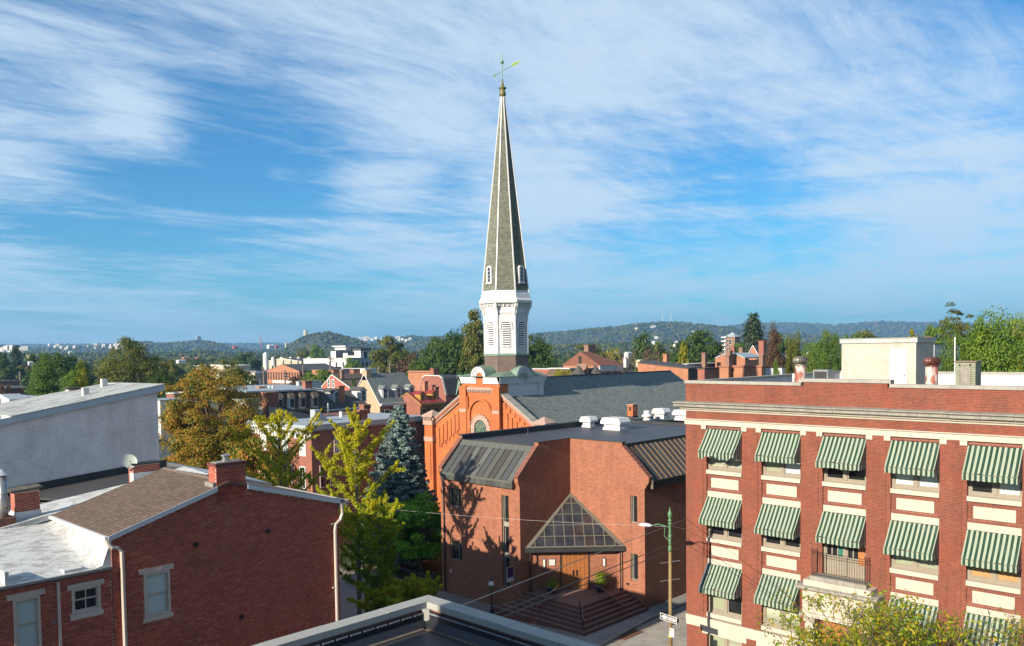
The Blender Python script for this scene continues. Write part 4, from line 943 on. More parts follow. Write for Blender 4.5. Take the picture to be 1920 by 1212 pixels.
 # --- awnings (shared canvas): front sheet, side cheeks, scalloped valance
 def awning_mesh(wavy=0.0, drop=1.14, proj=.87, seed=0):
  q = MB(); w = 2.14; nx, nz = 22, 6; rr = random.Random(seed)
  vs = []
  for j in range(nz + 1):
   f = j / nz
   for i in range(nx + 1):
    y = -w * i / nx; sag = .035 * math.sin(math.pi * f) + .012 * math.sin(i * 1.1 + f * 3 + seed) + .03 * math.sin(i * .35 + seed * 2) * f
    vs.append((-.05 - proj * f, y, -drop * f - sag))
  for j in range(nz):
   for i in range(nx): a = j * (nx + 1) + i; q.f.append((a, a + 1, a + nx + 2, a + nx + 1)); q.m.append(0)
  q.v = vs
  front = q
  # cheeks
  cc = []
  for y in (-.004, -w + .004):
   c = MB(); cc.append(c)
   a = []
   for j in range(nz + 1): f = j / nz; a.append((-.05 - proj * f, y, -drop * f - .035 * math.sin(math.pi * f)))
   for j in range(nz):
    b = len(c.v); p0, p1 = a[j], a[j + 1]; c.v += [p0, p1, (p1[0], y, -drop), (p0[0], y, -drop)]; c.f.append((b, b + 1, b + 2, b + 3)); c.m.append(0)
   b = len(c.v); c.v += [a[0], (a[0][0], y, -drop), (0.0, y, -drop), (0.0, y, 0)]; c.f.append((b, b + 1, b + 2, b + 3)); c.m.append(0)
  # valance
  v = MB(); n = 60; h = .30
  ring = [(-.05 - proj, -w * i / n) for i in range(n + 1)]
  side = [(-.05 - proj * (1 - i / 20), -w) for i in range(1, 21)]
  pts = [(-.05 - proj * i / 20, 0.0) for i in range(20)] + ring + side
  nv = len(pts); vv = []
  for i, (x, y) in enumerate(pts):
   d = i / nv * 29.0; sc = .035 * abs(math.sin(d * math.pi)); wv = wavy * (math.sin(i * .16 + 1) + .4 * math.sin(i * .43))
   o = .02 * math.sin(i * .9)
   vv += [(x, y, -drop - .005), (x - .015 - wv * .35 - o * .6, y + (o * .5 if 0 < i < nv - 1 else 0), -drop - h + sc + wv * .6)]
  for i in range(nv - 1): v.f.append((2 * i, 2 * i + 1, 2 * i + 3, 2 * i + 2)); v.m.append(1 if (i < 20 or i > 20 + n) else 0)
  v.v = vv
  return front, cc, v
 SM, SS = stripem(), side_stripem()
 piping = plain('awning_piping', (.12, .09, .06), .6)
 sets = []
 for wv, sd, dr, pj in ((.0, 1, 1.14, .87), (.16, 2, 1.18, .9), (.0, 3, 1.12, .86), (.04, 4, 1.15, .90), (.02, 5, 1.11, .84)):
  f, c, v = awning_mesh(wv, dr, pj, sd)
  pp = MB(); pp.box(-.055 - pj, -.045 - pj, -2.14, 0, -dr - .012, -dr + .01)
  sets.append((f.mesh('awning', SM, fix=False), [c_.mesh('cheek', SS, fix=False) for c_ in c], v.mesh('valance', [SM, SS], fix=False), pp.mesh('piping', piping)))
 greyS = None
 for k, (y1, y0) in enumerate(cols):
  for r, zt in enumerate((13.50, 9.73, 5.99)):
   if r == 2 and k == 2: continue
   st = sets[1] if (r == 0 and k == 0) else sets[(0, 2, 3, 4)[(k * 3 + r * 5) % 4]]
   a = place('awning', st[0], t, (B - .01, y1, zt)); a.rotation_euler = (rr.uniform(-.006, .006), rr.uniform(-.035, .03), 0)
   for nm, me in (('cheek', st[1][0]), ('cheek', st[1][1]), ('valance', st[2]), ('piping', st[3])):
    o = bpy.data.objects.new(nm, me); COL.objects.link(o); o.parent = a
   fr = bpy.data.objects.get('awning_frame_proto')
   if r == 2 and k == 0:                            # one strip replaced by plain grey canvas
    q = MB(); q.plate([(B - .075, y1 + .004, zt + .0), (B - .075, y1 - .15, zt + .0), (B - .945, y1 - .15, zt - 1.13), (B - .945, y1 + .004, zt - 1.13)], (-1, 0, .76), -.012); q.box(B - .97, B - .955, y1 - .15, y1 + .004, zt - 1.44, zt - 1.14)
    obj('grey_patch', q, plain('grey_canvas', (.10, .13, .15), .8, .1), a)
 # --- door and balcony over the entrance, third bay
 y1, y0 = cols[2]
 q = MB(); q.box(B + .08, B + .2, y1 - .1, y1, 6.6, 9.74); q.box(B + .08, B + .2, y0, y0 + .1, 6.6, 9.74); q.box(B + .08, B + .2, (y0 + y1) / 2 - .08, (y0 + y1) / 2 + .08, 6.6, 9.7); q.box(B + .08, B + .2, y0, y1, 6.55, 6.62)
 dr = obj('balcony_door', q, FRAME, t)
 for side in (0, 1):
  a, b = (y1 - .12, (y0 + y1) / 2 + .10) if side == 0 else ((y0 + y1) / 2 - .10, y0 + .12)
  q = MB(); q.box(B + .13, B + .17, b, a, 6.62, 7.55); w = abs(a - b)
  for f in (0, .333, .667, 1): yy = b + w * f; q.box(B + .115, B + .155, yy - .03, yy + .03, 7.55, 9.7)
  q.box(B + .115, B + .155, b, a, 8.55, 8.61); obj('leaf', q, FRAME, dr)
  q = MB(); q.box(B + .145, B + .15, b, a, 7.55, 9.7); obj('pane', q, DKGLASS, dr)
 q = MB(); q.box(B + .05, B + .12, y0 + .10, y0 + .42, 7.3, 9.6); obj('wood_board', q, ORWOOD, dr)
 q = MB(); q.box(B + .11, B + .112, y1 - .95, y1 - .72, 7.6, 8.05); obj('green_poster', q, plain('green_print', (.01, .18, .12), .5), dr)
 # stone balcony stack and portal
 yc = (y0 + y1) / 2
 for nm, half, xo, za, zb, mt in (('balcony_slab', 1.38, .74, 6.40, 6.60, LIMEW), ('balcony_step', 1.66, .86, 6.10, 6.40, LIME), ('ledge', 2.0, 1.05, 5.84, 6.10, LIMEW),
          ('frieze', 1.74, .78, 4.75, 5.84, LIME), ('architrave', 1.86, .90, 4.55, 4.75, LIME)):
  q = MB()
  if nm == 'ledge': q.prism([(FX, za), (FX - xo + .22, za), (FX - xo + .10, za + .08), (FX - xo, za + .11), (FX - xo, zb - .02), (FX - .8, zb + .03), (FX, zb + .03)], 1, yc - half, yc + half)
  else: q.box(FX - xo, FX + .1, yc - half, yc + half, za, zb)
  obj(nm, q, mt, t)
 for s in (-1, 1):
  q = MB(); q.box(FX - .62, FX + .1, yc + s * 1.2, yc + s * 1.68, -.1, 4.55); q.box(FX - .70, FX - .6, yc + s * 1.16, yc + s * 1.72, 4.25, 4.5); obj('pilaster', q, LIME, t)
 q = MB(); q.box(FX + .05, FX + .15, yc - 1.2, yc + 1.2, 3.0, 4.55); pd = obj('entrance_door', q, ORWOOD, t)
 q = MB(); q.box(FX - .0, FX + .05, yc - 1.2, yc + 1.2, 3.55, 3.75); q.box(FX - .0, FX + .05, yc - .1, yc + .1, -.1, 3.55); q.box(FX, FX + .05, yc - 1.2, yc - 1.05, -.1, 3.55); q.box(FX, FX + .05, yc + 1.05, yc + 1.2, -.1, 3.55); obj('door_frame', q, ORWOOD, pd)
 q = MB(); q.box(FX + .052, FX + .06, yc - 1.05, yc + 1.05, -.1, 3.0); obj('pane', q, DKGLASS, pd)
 # railing
 q = MB(); xo = FX - .66; h0, h1 = 6.6, 7.82; ya, yb = yc + 1.3, yc - 1.3
 for zz in (h0 + .1, h1 - .12, h1): q.tube([(FX, ya, zz), (xo, ya, zz)], .012, 5); q.tube([(xo, ya, zz), (xo, yb, zz)], .012, 5); q.tube([(xo, yb, zz), (FX, yb, zz)], .012, 5)
 rl = obj('railing', q, DARK, t)
 q = MB()
 for i in range(22): yy = ya + (yb - ya) * i / 21; q.tube([(xo, yy, h0), (xo, yy, h1)], .007, 4)
 for i in range(5):
  xx = xo + .66 * i / 5
  for yy in (ya, yb): q.tube([(xx, yy, h0), (xx, yy, h1)], .007, 4)
 obj('baluster', q, DARK, rl)
 q = MB()
 for yy in (ya, yb): q.lathe(xo, yy, [(.022, h0), (.022, h1 + .06), (.035, h1 + .1), (.0, h1 + .16)], 8)
 obj('post', q, DARK, rl)
build_office()

def build_office_roof():
 # stair head house
 X = 47.2; ya = P(1578, 680, 0, X).y; yb = P(1717.5, 680, 0, X).y; zt = P(1578, 637, 0, X).z; xe = P(1751, 640, 1, yb).x
 t = thing('stair_house', 'cream block stair house with a white door on the office roof', 'roof house', (X, ya, 15.1))
 m = MB(); wall(m, 0, X, X + .2, yb, ya, 15.1, zt - .2); m.box(X + .2, xe, ya - .2, ya, 15.1, zt - .2); m.box(X + .2, xe, yb, yb + .2, 15.1, zt - .2); m.box(xe - .2, xe, yb + .2, ya - .2, 15.1, zt - .2); obj('wall', m, STUCCO, t)
 m = MB(); m.box(X - .08, xe + .08, yb - .08, ya + .08, zt - .22, zt); obj('fascia', m, plain('peeling_fascia', (.62, .60, .54), .8, .1, 2, dirt=(.25, .22, .17), dirt_amt=.7, dscale=3, streak=True), t)
 m = MB(); m.box(X - .10, xe + .10, yb - .10, ya + .10, zt, zt + .05); obj('roof', m, GALV, t)
 d0 = P(1670, 680, 0, X).y; d1 = P(1700, 680, 0, X).y; dz = P(1680, 656, 0, X).z
 m = MB(); m.box(X - .05, X - .003, d1 - .05, d0 + .05, 15.1, dz + .06); o = obj('door_frame', m, WHITEO, t)
 m = MB(); m.box(X - .07, X - .052, d1, d0, 15.12, dz); d = obj('door', m, CREAMD, t)
 m = MB(); m.box(X - .085, X - .072, d1 + .18, d0 - .12, 15.3, 15.3 + .55); obj('louvre', m, plain('yellowed_louvre', (.62, .55, .33), .7, .1), d)
 m = MB(); m.lathe(X - .10, d1 + .1, [(.03, 16.3), (.03, 16.36)], 8); obj('knob', m, DARK, d)
 # wind driven vents
 def vent(u, vtop, vneck, xx, r, mat, label):
  c = P(u, vneck, 0, xx); zt = P(u, vtop, 0, xx).z; zn = c.z
  t = thing('turbine_vent', label, 'roof vent', (xx, c.y, 15.1))
  m = MB(); m.lathe(xx, c.y, [(r * .70, 15.1), (r * .70, zn)], 20); obj('neck', m, RUSTW, t, smooth=True)
  m = MB(); m.lathe(xx, c.y, [(r * .76, zn - .04), (r * .76, zn + .02), (r * .6, zn + .03)], 20); obj('collar', m, mat, t)
  hh = zt - zn
  for k in range(18):
   a = k * math.tau / 18; q = MB(); pts = []
   for j in range(7):
    f = j / 6; rad = r * (.62 + .40 * math.sin(math.pi * min(1, f * .95 + .05)) ** .8) if f < .95 else r * .45; z = zn + .02 + hh * f * .92
    pts.append((rad, z, a + f * .12))
   vs = []
   for rad, z, aa in pts: vs += [(xx + rad * math.cos(aa - .13), c.y + rad * math.sin(aa - .13), z), (xx + rad * .93 * math.cos(aa + .13), c.y + rad * .93 * math.sin(aa + .13), z)]
   q.add(vs, [(2 * j, 2 * j + 1, 2 * j + 3, 2 * j + 2) for j in range(6)]); obj('vane', q, mat, t, fix=False)
  m = MB(); m.lathe(xx, c.y, [(r * .5, zn + hh * .90), (r * .3, zn + hh * .98), (.02, zt)], 16); obj('top_cap', m, mat, t)
 vent(1501, 668, 684, 41.9, .40, plain('aged_zinc', (.30, .28, .23), .5, .3, 6, metal=.5, dirt=(.2, .12, .07), dirt_amt=.7), 'grey turbine vent with peeling neck behind the office parapet')
 vent(1747, 669, 686, 42.6, .40, plain('rusted_zinc', (.20, .065, .045), .5, .3, 6, metal=.4, dirt=(.32, .24, .2), dirt_amt=.5), 'rust red turbine vent in front of the stair house')
 # timber roof hatch
 X = 45.0; ya = P(1792, 700, 0, X).y; yb = P(1829, 700, 0, X).y; zt = P(1810, 678, 0, X).z
 t = thing('roof_hatch', 'peeling pale green timber cupola with boarded door on the office roof', 'roof hatch', (X, ya, 15.1))
 lg = brick('peeling_boards', (.36, .38, .28), (.30, .31, .22), (.16, .12, .09), mortar=(.12, .10, .08), w=1.6, h=.11, msize=.01, darkamt=.14)
 m = MB(); m.box(X, X + .95, yb, ya, 15.1, zt - .04); obj('wall', m, lg, t)
 m = MB(); m.box(X - .06, X + 1.02, yb - .06, ya + .06, zt - .04, zt + .02); obj('roof', m, plain('hatch_lid', (.25, .18, .14), .8, .3, 5), t)
 w = ya - yb; m = MB(); m.box(X - .03, X - .002, yb + w * .30, ya - w * .25, 15.1, zt - .22); obj('door', m, plain('grey_boards', (.30, .26, .23), .8, .2, 6, dirt=(.42, .44, .35), dirt_amt=.8, dscale=3), t)
 m = MB(); m.box(X - .05, X - .031, yb + w * .22, yb + w * .30, 15.1, zt - .14); m.box(X - .05, X - .031, ya - w * .25, ya - w * .17, 15.1, zt - .14); m.box(X - .05, X - .031, yb + w * .22, ya - w * .17, zt - .22, zt - .14); obj('door_trim', m, lg, t)
 p = P(1791, 660, 0, 46.5); m = MB(); m.tube([(46.5, p.y, 15.1), (46.5, p.y + .02, P(1791, 632, 0, 46.5).z)], .032, 8); o = obj('vent_mast', m, WHITE); tag(o, 'thin white pole standing beside the timber roof hatch', 'pole')
 a = thing('air_conditioner', 'grey air conditioning box beside the stair house', 'air conditioner', (50, 21.4, 15.1))
 m = MB(); m.box(48.6, 49.4, 21.0, 21.9, 15.1, 16.55); obj('casing', m, GALV, a); m = MB(); m.box(48.57, 48.6, 21.08, 21.82, 15.5, 16.45); obj('grille', m, DARK, a)
 a = thing('roof_duct', 'low pale duct with pipe behind the office parapet', 'duct', (50, 22.4, 15.1)); m = MB(); m.box(49.0, 49.5, 22.0, 23.3, 15.1, 16.0); obj('body', m, GALV, a); m = MB(); m.tube([(49.2, 23.4, 15.1), (49.2, 23.4, 16.3)], .1, 10); obj('pipe', m, WHITEO, a)
build_office_roof()
# ---------------------------------------------------------------- modern brick chapel building
XL, YL, YV, XV, YR = 41.65, 48.05, 39.74, 47.10, 33.12
XE = 64.0
def build_chapel():
 t = thing('parish_building', 'modern brick building with dark metal sloped roofs and a glazed corner entrance', 'building', (XL, YR, 0))
 ZT, ZR, ZG = 11.42, 11.05, 8.84
 m = MB(); zb = -.5
 lw = [(47.08, 45.74, 6.29, 7.71), (47.06, 45.73, 2.25, 3.65), (41.52, 40.82, 1.2, 7.75)]
 wall(m, 0, XL, XL + .35, YV + .36, YL - .36, zb, 8.40, lw)
 # notch wall facing -Y with stepped gable top
 prof = [(XL, zb), (XV + .35, zb), (XV + .35, ZT), (43.62, ZT), (43.62, 11.18), (41.48, 9.12), (41.48, 8.86), (XL, 8.45)]
 m.prism(prof, 1, YV, YV + .35)
 # left end wall
 m.prism([(XL, zb), (XE, zb), (XE, 11.4), (43.62, 11.4), (43.62, 11.18), (41.48, 9.12), (41.48, 8.86), (XL, 8.45)], 1, YL - .35, YL)
 # notch wall facing -X
 wr = [(34.30, 33.74, 5.89, 7.78), (34.32, 33.70, 1.87, 3.72)]
 wall(m, 0, XV, XV + .35, YR, YV - .001, zb, 8.30, wr)
 m.prism([(YV - .001, 8.30), (YR, 8.30), (YR - .36, 8.86), (YR - .36, 9.12), (34.98, 11.18), (34.98, ZT), (YV - .001, ZT)], 0, XV, XV + .35)
 wall(m, 1, YR, YR + .35, XV + .36, XE, zb, 8.40); m.box(XE - .35, XE, YR + .36, YL - .36, zb, 11.2)
 obj('wall', m, CHB, t)
 # sloping rowlock copings of the parapet gables, brick by brick lengths
 cope = brick('rowlock_coping', (.30, .115, .075), (.22, .08, .055), None, mortar=(.16, .12, .09), w=.3, h=.5, off=0)
 n = 9
 for (ya, yb) in ((YV - .03, YV + .38), (YL - .38, YL + .03)):
  for i in range(n):
   f0, f1 = i / n, (i + 1) / n - .01; q = MB(); xa, za = 41.46 + 2.14 * f0, 9.12 + 2.06 * f0; xb, zc = 41.46 + 2.14 * f1, 9.12 + 2.06 * f1
   q.prism([(xa, za), (xb, zc), (xb - .04, zc + .06), (xa - .04, za + .06)], 1, ya, yb); obj('coping_unit', q, cope, t)
 for i in range(n):
  f0, f1 = i / n, (i + 1) / n - .01; q = MB(); ya, za = YR - .38 + 2.24 * f0, 9.12 + 2.06 * f0; yb, zc = YR - .38 + 2.24 * f1, 9.12 + 2.06 * f1
  q.prism([(ya, za), (yb, zc), (yb - .04, zc + .06), (ya - .04, za + .06)], 0, XV - .03, XV + .38); obj('coping_unit', q, cope, t)
 m = MB(); m.box(43.58, XV + .38, YV - .04, YV + .39, ZT, ZT + .05); m.box(XV - .04, XV + .39, 34.94, YV - .045, ZT, ZT + .05); obj('parapet_cap', m, BRONZE, t)
 # flat roof with upstands
 m = MB(); m.prism([(43.75, YV + .36), (XV + .36, YV + .36), (XV + .36, 35.3), (XE - .36, 35.3), (XE - .36, YL - .36), (43.75, YL - .36)], 2, ZR - .2, ZR); obj('roof', m, CHROOF, t)
 m = MB(); m.box(43.62, XE, YL - .42, YL + .06, 11.41, 11.50); m.box(43.62, XE - .4, YL - .40, YL - .352, ZR, 11.41); m.box(XE - .42, XE + .05, 35.0, YL - .43, 11.2, 11.28); m.box(XE - .40, XE - .352, 35.3, YL - .43, ZR, 11.2)
 obj('parapet_membrane', m, BLK, t)
 m = MB(); m.box(XV + .36, XE, 35.06, 35.30, ZR - .1, ZR + .24); m.box(43.62, 43.80, YV + .36, YL - .36, ZR - .02, ZR + .10); obj('roof_edge', m, BRONZE, t)
 # standing seam roofs: every pan its own part
 a = Vector((41.42, 0, 8.86)); b = Vector((43.66, 0, ZR + .02)); d = (b - a).normalized(); nn = Vector((-d.z, 0, d.x))
 y = YV + .42; i = 0; W = (YL - .42 - y) / 12; pal = [2, 2, 1, 3, 1, 3, 2, 0, 1, 0, 2, 3]
 for i in range(12):
  y0, y1 = y + i * W, y + (i + 1) * W; q = MB()
  q.plate([(a.x, y0 + .008, a.z), (b.x, y0 + .008, b.z), (b.x, y1 - .008, b.z), (a.x, y1 - .008, a.z)], nn, -.02)
  obj('roof_panel', q, PANELS[pal[11 - i]], t)
 m = MB()
 for i in range(13):
  yy = y + i * W; m.plate([(a.x, yy - .008, a.z), (b.x, yy - .014, b.z), (b.x, yy + .014, b.z), (a.x, yy + .014, a.z)], nn, -.07)
 obj('seam', m, PANELS[4], t)
 m = MB(); m.box(43.55, 43.78, YV + .4, YL - .38, ZR - .02, ZR + .05); m.plate([(43.30, YV + .4, ZR - .32), (43.64, YV + .4, ZR + .03), (43.64, YL - .4, ZR + .03), (43.30, YL - .4, ZR - .32)], nn, -.05); obj('top_flashing', m, PANELS[3], t)
 m = MB(); m.box(41.28, 41.46, YV + .40, YL - .38, 8.74, 8.90); obj('gutter', m, PANELS[3], t)
 k = 0; yy = YV + .40; fw = (YL - .38 - yy) / 12
 for k in range(12): q = MB(); q.box(41.32 + (k % 2) * .004, XL + .002, yy + k * fw + .01, yy + (k + 1) * fw - .01, 8.36, 8.735); obj('fascia_panel', q, PANELS[(2, 0, 2, 1)[k % 4]], t)
 # right wing metal roof, falls towards -Y
 a = Vector((0, YR - .30, 8.86)); b = Vector((0, 35.1, ZR + .02)); d = (b - a).normalized(); nn = Vector((0, -d.z, d.y))
 x = XV + .42; W = .62; i = 0
 while x + W < XE:
  q = MB(); q.plate([(x + .008, a.y, a.z), (x + W - .008, a.y, a.z), (x + W - .008, b.y, b.z), (x + .008, b.y, b.z)], nn, -.02); obj('roof_panel', q, PANELS[(4, 4, 1, 4, 4, 0, 4, 1)[i % 8]], t); x += W; i += 1
 m = MB(); x = XV + .42
 while x < XE: m.plate([(x - .012, a.y, a.z), (x + .012, a.y, a.z), (x + .012, b.y, b.z), (x - .012, b.y, b.z)], nn, -.08); x += W
 obj('seam', m, plain('bronze_seam', (.26, .17, .09), .4, .05, metal=.5), t)
 m = MB(); m.box(XV + .42, XE, YR - .44, YR - .28, 8.74, 8.90); m.box(XV + .42, XE, YR - .36, YR + .002, 8.36, 8.735); obj('gutter', m, BRONZE, t)
 m = MB(); m.box(XV + .36, XV + .44, YR - .46, YR - .28, 8.34, 8.92); obj('gutter_end', m, CANTRIM, t)
 # windows facing -X
 def win(y1, y0, z0, z1, X, bars, lab='window'):
  fr = plain('window_metal', (.38, .35, .29), .5, .05) if 'window_metal' not in bpy.data.materials else bpy.data.materials['window_metal']
  q = MB(); q.box(X + .20, X + .24, y0, y1, z0, z1); w = None
  f = MB(); s = .045
  f.box(X + .13, X + .25, y0, y0 + s, z0, z1); f.box(X + .13, X + .25, y1 - s - .0, y1, z0, z1); f.box(X + .13, X + .25, y0 + s, y1 - s, z0, z0 + .05); f.box(X + .13, X + .25, y0 + s, y1 - s, z1 - s, z1)
  for bb in bars: f.box(X + .13, X + .25, y1 - bb - s / 2, y1 - bb + s / 2, z0 + s, z1 - s)
  w = obj('window', f, fr, t); obj('pane', q, DKGLASS, w); return w, fr
 for (y1, y0, z0, z1) in lw[:2]:
  w, fr = win(y1, y0, z0, z1, XL, [.85]); s = MB(); s.box(XL + .02, XL + .2, y0, y1, z0 - .02, z0 + .02); obj('sill', s, CHB, w)
 w, fr = win(*lw[2], XL, [.2]); f = MB()
 for zz in (5.55, 3.35): f.box(XL + .06, XL + .14, lw[2][1] + .05, lw[2][0] - .15, zz, zz + .32)
 obj('spandrel', f, fr, w)
 for r in wr: win(*r, XV, [.16])
 # glazed entrance canopy, a triangle leaning into the corner
 A = Vector((XV - .01, YV - .01, 7.36)); B0 = Vector((42.12, YV - .01, 4.12)); C0 = Vector((XV - .01, 34.76, 4.12)); M0 = (B0 + C0) / 2
 e1 = (C0 - B0).normalized(); e2 = (A - M0).normalized(); nn = e1.cross(e2).normalized()
 if nn.x > 0: nn = -nn
 half = (C0 - B0).length / 2; hgt = (A - M0).length
 cols, rows = 10, 5
 def clip(poly, f):
  out = []
  for i in range(len(poly)):
   p, q = poly[i], poly[(i + 1) % len(poly)]; a_, b_ = f(p), f(q)
   if a_ >= 0: out.append(p)
   if (a_ >= 0) != (b_ >= 0): s = a_ / (a_ - b_); out.append((p[0] + (q[0] - p[0]) * s, p[1] + (q[1] - p[1]) * s))
  return out
 W3 = lambda x, y, o=0.0: M0 + e1 * x + e2 * y + nn * o
 cw, rh = 2 * half / cols, hgt / rows; rr = random.Random(2); bars = MB(); g = .035
 edge = lambda s: (lambda p: (half - s * p[0]) * hgt - p[1] * half - .10 * math.hypot(hgt, half))
 for r in range(rows):
  for c in range(cols):
   x0 = -half + c * cw; y0 = r * rh; poly = [(x0 + g, y0 + g), (x0 + cw - g, y0 + g), (x0 + cw - g, y0 + rh - g), (x0 + g, y0 + rh - g)]
   for s in (1, -1): poly = clip(poly, edge(s)) if poly else poly
   if len(poly) < 3: continue
   ar = abs(sum(poly[i][0] * poly[(i + 1) % len(poly)][1] - poly[(i + 1) % len(poly)][0] * poly[i][1] for i in range(len(poly)))) / 2
   if ar < .02: continue
   q = MB(); tl = rr.uniform(-.006, .006); q.plate([W3(x, y, tl) for x, y in poly], nn, .015); mt = (CANGLASS, CANGLASS2, CANGLASS3)[(0, 1, 0, 2, 0, 2, 1)[rr.randrange(7)] if x0 > -1 else (1, 1, 0)[rr.randrange(3)]]
   obj('pane', q, mt, t)
 cn = bpy.data.objects
 for c in range(1, cols):
  x = -half + c * cw; y1 = (1 - abs(x) / half) * hgt
  if y1 > .1: bars.plate([W3(x - g, 0, .03), (W3(x + g, 0, .03)), W3(x + g, y1, .03), W3(x - g, y1, .03)], nn, .07)
 for r in range(1, rows):
  y = r * rh; hx = half * (1 - y / hgt); bars.plate([W3(-hx, y - g * .8, .026), W3(hx, y - g * .8, .026), W3(hx, y + g * .8, .026), W3(-hx, y + g * .8, .026)], nn, .062)
 obj('glazing_bar', bars, CANTRIM, t)
 fr = MB(); w = .14
 for s in (1, -1):
  P0, P1 = (s * half, 0), (0, hgt); q = [(P0[0], P0[1]), (P1[0], P1[1]), (0, hgt - w * 2.1), (s * (half - w * 2.4), 0)]; fr.plate([W3(x, y, .05) for x, y in q], nn, .12)
 fr.plate([W3(-half + .2, 0, .045), W3(half - .2, 0, .045), W3(half - .2, .10, .045), W3(-half + .2, .10, .045)], nn, .1)
 obj('canopy_frame', fr, CANTRIM, t)
 hz = Vector((0, 0, 1)); on = Vector((nn.x, nn.y, 0)).normalized()
 q = MB(); q.plate([B0 + on * .12 + hz * -.02, C0 + on * .12 + hz * -.02, C0 + on * .12 - hz * .28, B0 + on * .12 - hz * .28], on, .22); obj('canopy_gutter', q, BLK, t)
 q = MB(); q.slab([B0 - hz * .2, C0 - hz * .2, (XV - .02, YV - .02, 3.92)], .05); obj('soffit', q, BRONZE, t)
 for pt in (B0 + e1 * .35, C0 - e1 * .35): q = MB(); q.tube([(pt.x, pt.y, 1.0), (pt.x, pt.y, 3.9)], .05, 8); q.tube([(pt.x, pt.y, 1.02), (pt.x, pt.y, 1.2)], .09, 8); obj('post', q, DARK, t)
 # diagonal entrance wall
 s_ = .55; L0 = B0 - on * s_; R0 = C0 - on * s_; cen = (L0 + R0) / 2; Z0, Z1 = 1.02, 3.90
 ew = lambda a_, o, z: (cen.x + e1.x * a_ + on.x * o, cen.y + e1.y * a_ + on.y * o, z)
 hw = half - s_ - .02
 def diag(mb, a0, a1, o0, o1, z0, z1, mi=0):
  vs = [ew(a0, o0, z0), ew(a1, o0, z0), ew(a1, o1, z0), ew(a0, o1, z0), ew(a0, o0, z1), ew(a1, o0, z1), ew(a1, o1, z1), ew(a0, o1, z1)]
  mb.add(vs, [(3, 2, 1, 0), (4, 5, 6, 7), (0, 1, 5, 4), (1, 2, 6, 5), (2, 3, 7, 6), (3, 0, 4, 7)], mi)
 for a0, a1 in ((-hw, -1.04), (1.04, hw)): q = MB(); diag(q, a0, a1, -.2, 0, Z0, Z1); obj('entrance_wall', q, CHB, t)
 dz = 3.72
 q = MB(); diag(q, -1.04, -.97, -.15, .03, Z0, Z1); diag(q, .97, 1.04, -.15, .03, Z0, Z1); diag(q, -.97, .97, -.15, .03, dz, Z1); f_ = obj('door_frame', q, DARK, t)
 DW = plain('door_oak', (.42, .155, .045), .4, .12, 5.0, dirt=(.30, .10, .03), dirt_amt=.4, streak=True)
 for s in (-1, 1):
  a0, a1 = (-.965, -.006) if s < 0 else (.006, .965); q = MB(); diag(q, a0, a1, -.12, -.06, Z0 + .02, dz)
  dr = obj('door', q, DW, t); k = MB(); nx_, nz_ = 3, 5; w = (a1 - a0); h = dz - Z0 - .02
  for i in range(nx_ + 1): x = a0 + .05 + (w - .1) * i / nx_; diag(k, x - .045, x + .045, -.06, -.035, Z0 + .02, dz)
  for j in range(nz_ + 1): z = Z0 + .08 + (h - .12) * j / nz_; diag(k, a0 + .1, a1 - .1, -.058, -.037, z - .05, z + .05)
  obj('door_rail', k, DW, dr)
  k = MB(); hx = -.16 if s < 0 else .10; diag(k, hx, hx + .05, -.03, .05, 2.0, 2.36); diag(k, hx - .02, hx + .07, -.03, .03, 2.28, 2.36); diag(k, hx - .02, hx + .07, -.03, .03, 2.0, 2.06); obj('handle', k, DARK, dr)
 for a0 in (-2.22, 2.02):
  q = MB(); diag(q, a0 - .05, a0 + .15, .002, .06, 2.62, 3.24); l = obj('wall_light', q, DARK, t); q = MB(); diag(q, a0 - .02, a0 + .12, .06, .12, 2.66, 3.2); obj('diffuser', q, WHITE, l)
 q = MB(); diag(q, -1.86, -1.36, .002, .03, 2.72, 3.20); nb = obj('notice_case', q, DARK, t); q = MB(); diag(q, -1.82, -1.40, .03, .035, 2.75, 3.17); obj('notice', q, plain('paper', (.75, .75, .72), .6, .02), nb)
 q = MB();
 for i in range(5): diag(q, -1.76, -1.50 + (i % 2) * .04, .0352, .0365, 3.08 - i * .06, 3.09 - i * .06)
 obj('notice_lines', q, plain('pale_ink', (.35, .35, .36), .6), nb)
 q = MB(); diag(q, 1.3, 1.42, .002, .10, 3.72, 3.82); obj('camera_dome', q, WHITE, t)
 # banner, conduit, small lights
 bn = MB(); yb = 40.35; bn.tube([(XL, yb, 2.98), (XL - .85, yb - .08, 2.98)], .02, 5); o = obj('banner_rod', bn, DARK, t)
 b2 = MB(); b2.box(XL - .80, XL - .12, yb - .05, yb - .03, 1.85, 2.92); o2 = obj('banner', b2, WHITE, o)
 b2 = MB(); b2.box(XL - .76, XL - .16, yb - .058, yb - .051, 2.15, 2.88); obj('purple_field', b2, plain('purple_cloth', (.09, .015, .12), .8, .05), o)
 q = MB(); q.tube([(XL - .08, YL - .42, 8.4), (XL - .08, YL - .42, -.3)], .055, 8); obj('downpipe', q, DARK, t)
 q = MB(); q.box(XL - .10, XL - .01, 46.9, 47.05, 1.25, 1.45); obj('wall_lamp', q, WHITEO, t)
 q = MB(); q.box(XL - .05, XL - .01, 40.05, 40.1, 3.3, 3.75); q.box(XV - .08, XV - .01, 34.45, 34.65, 1.45, 1.6); obj('bracket', q, DARK, t)
 # steps, one part per tread ring
 x0, y0, n = 40.10, 32.84, 6; tr = .36
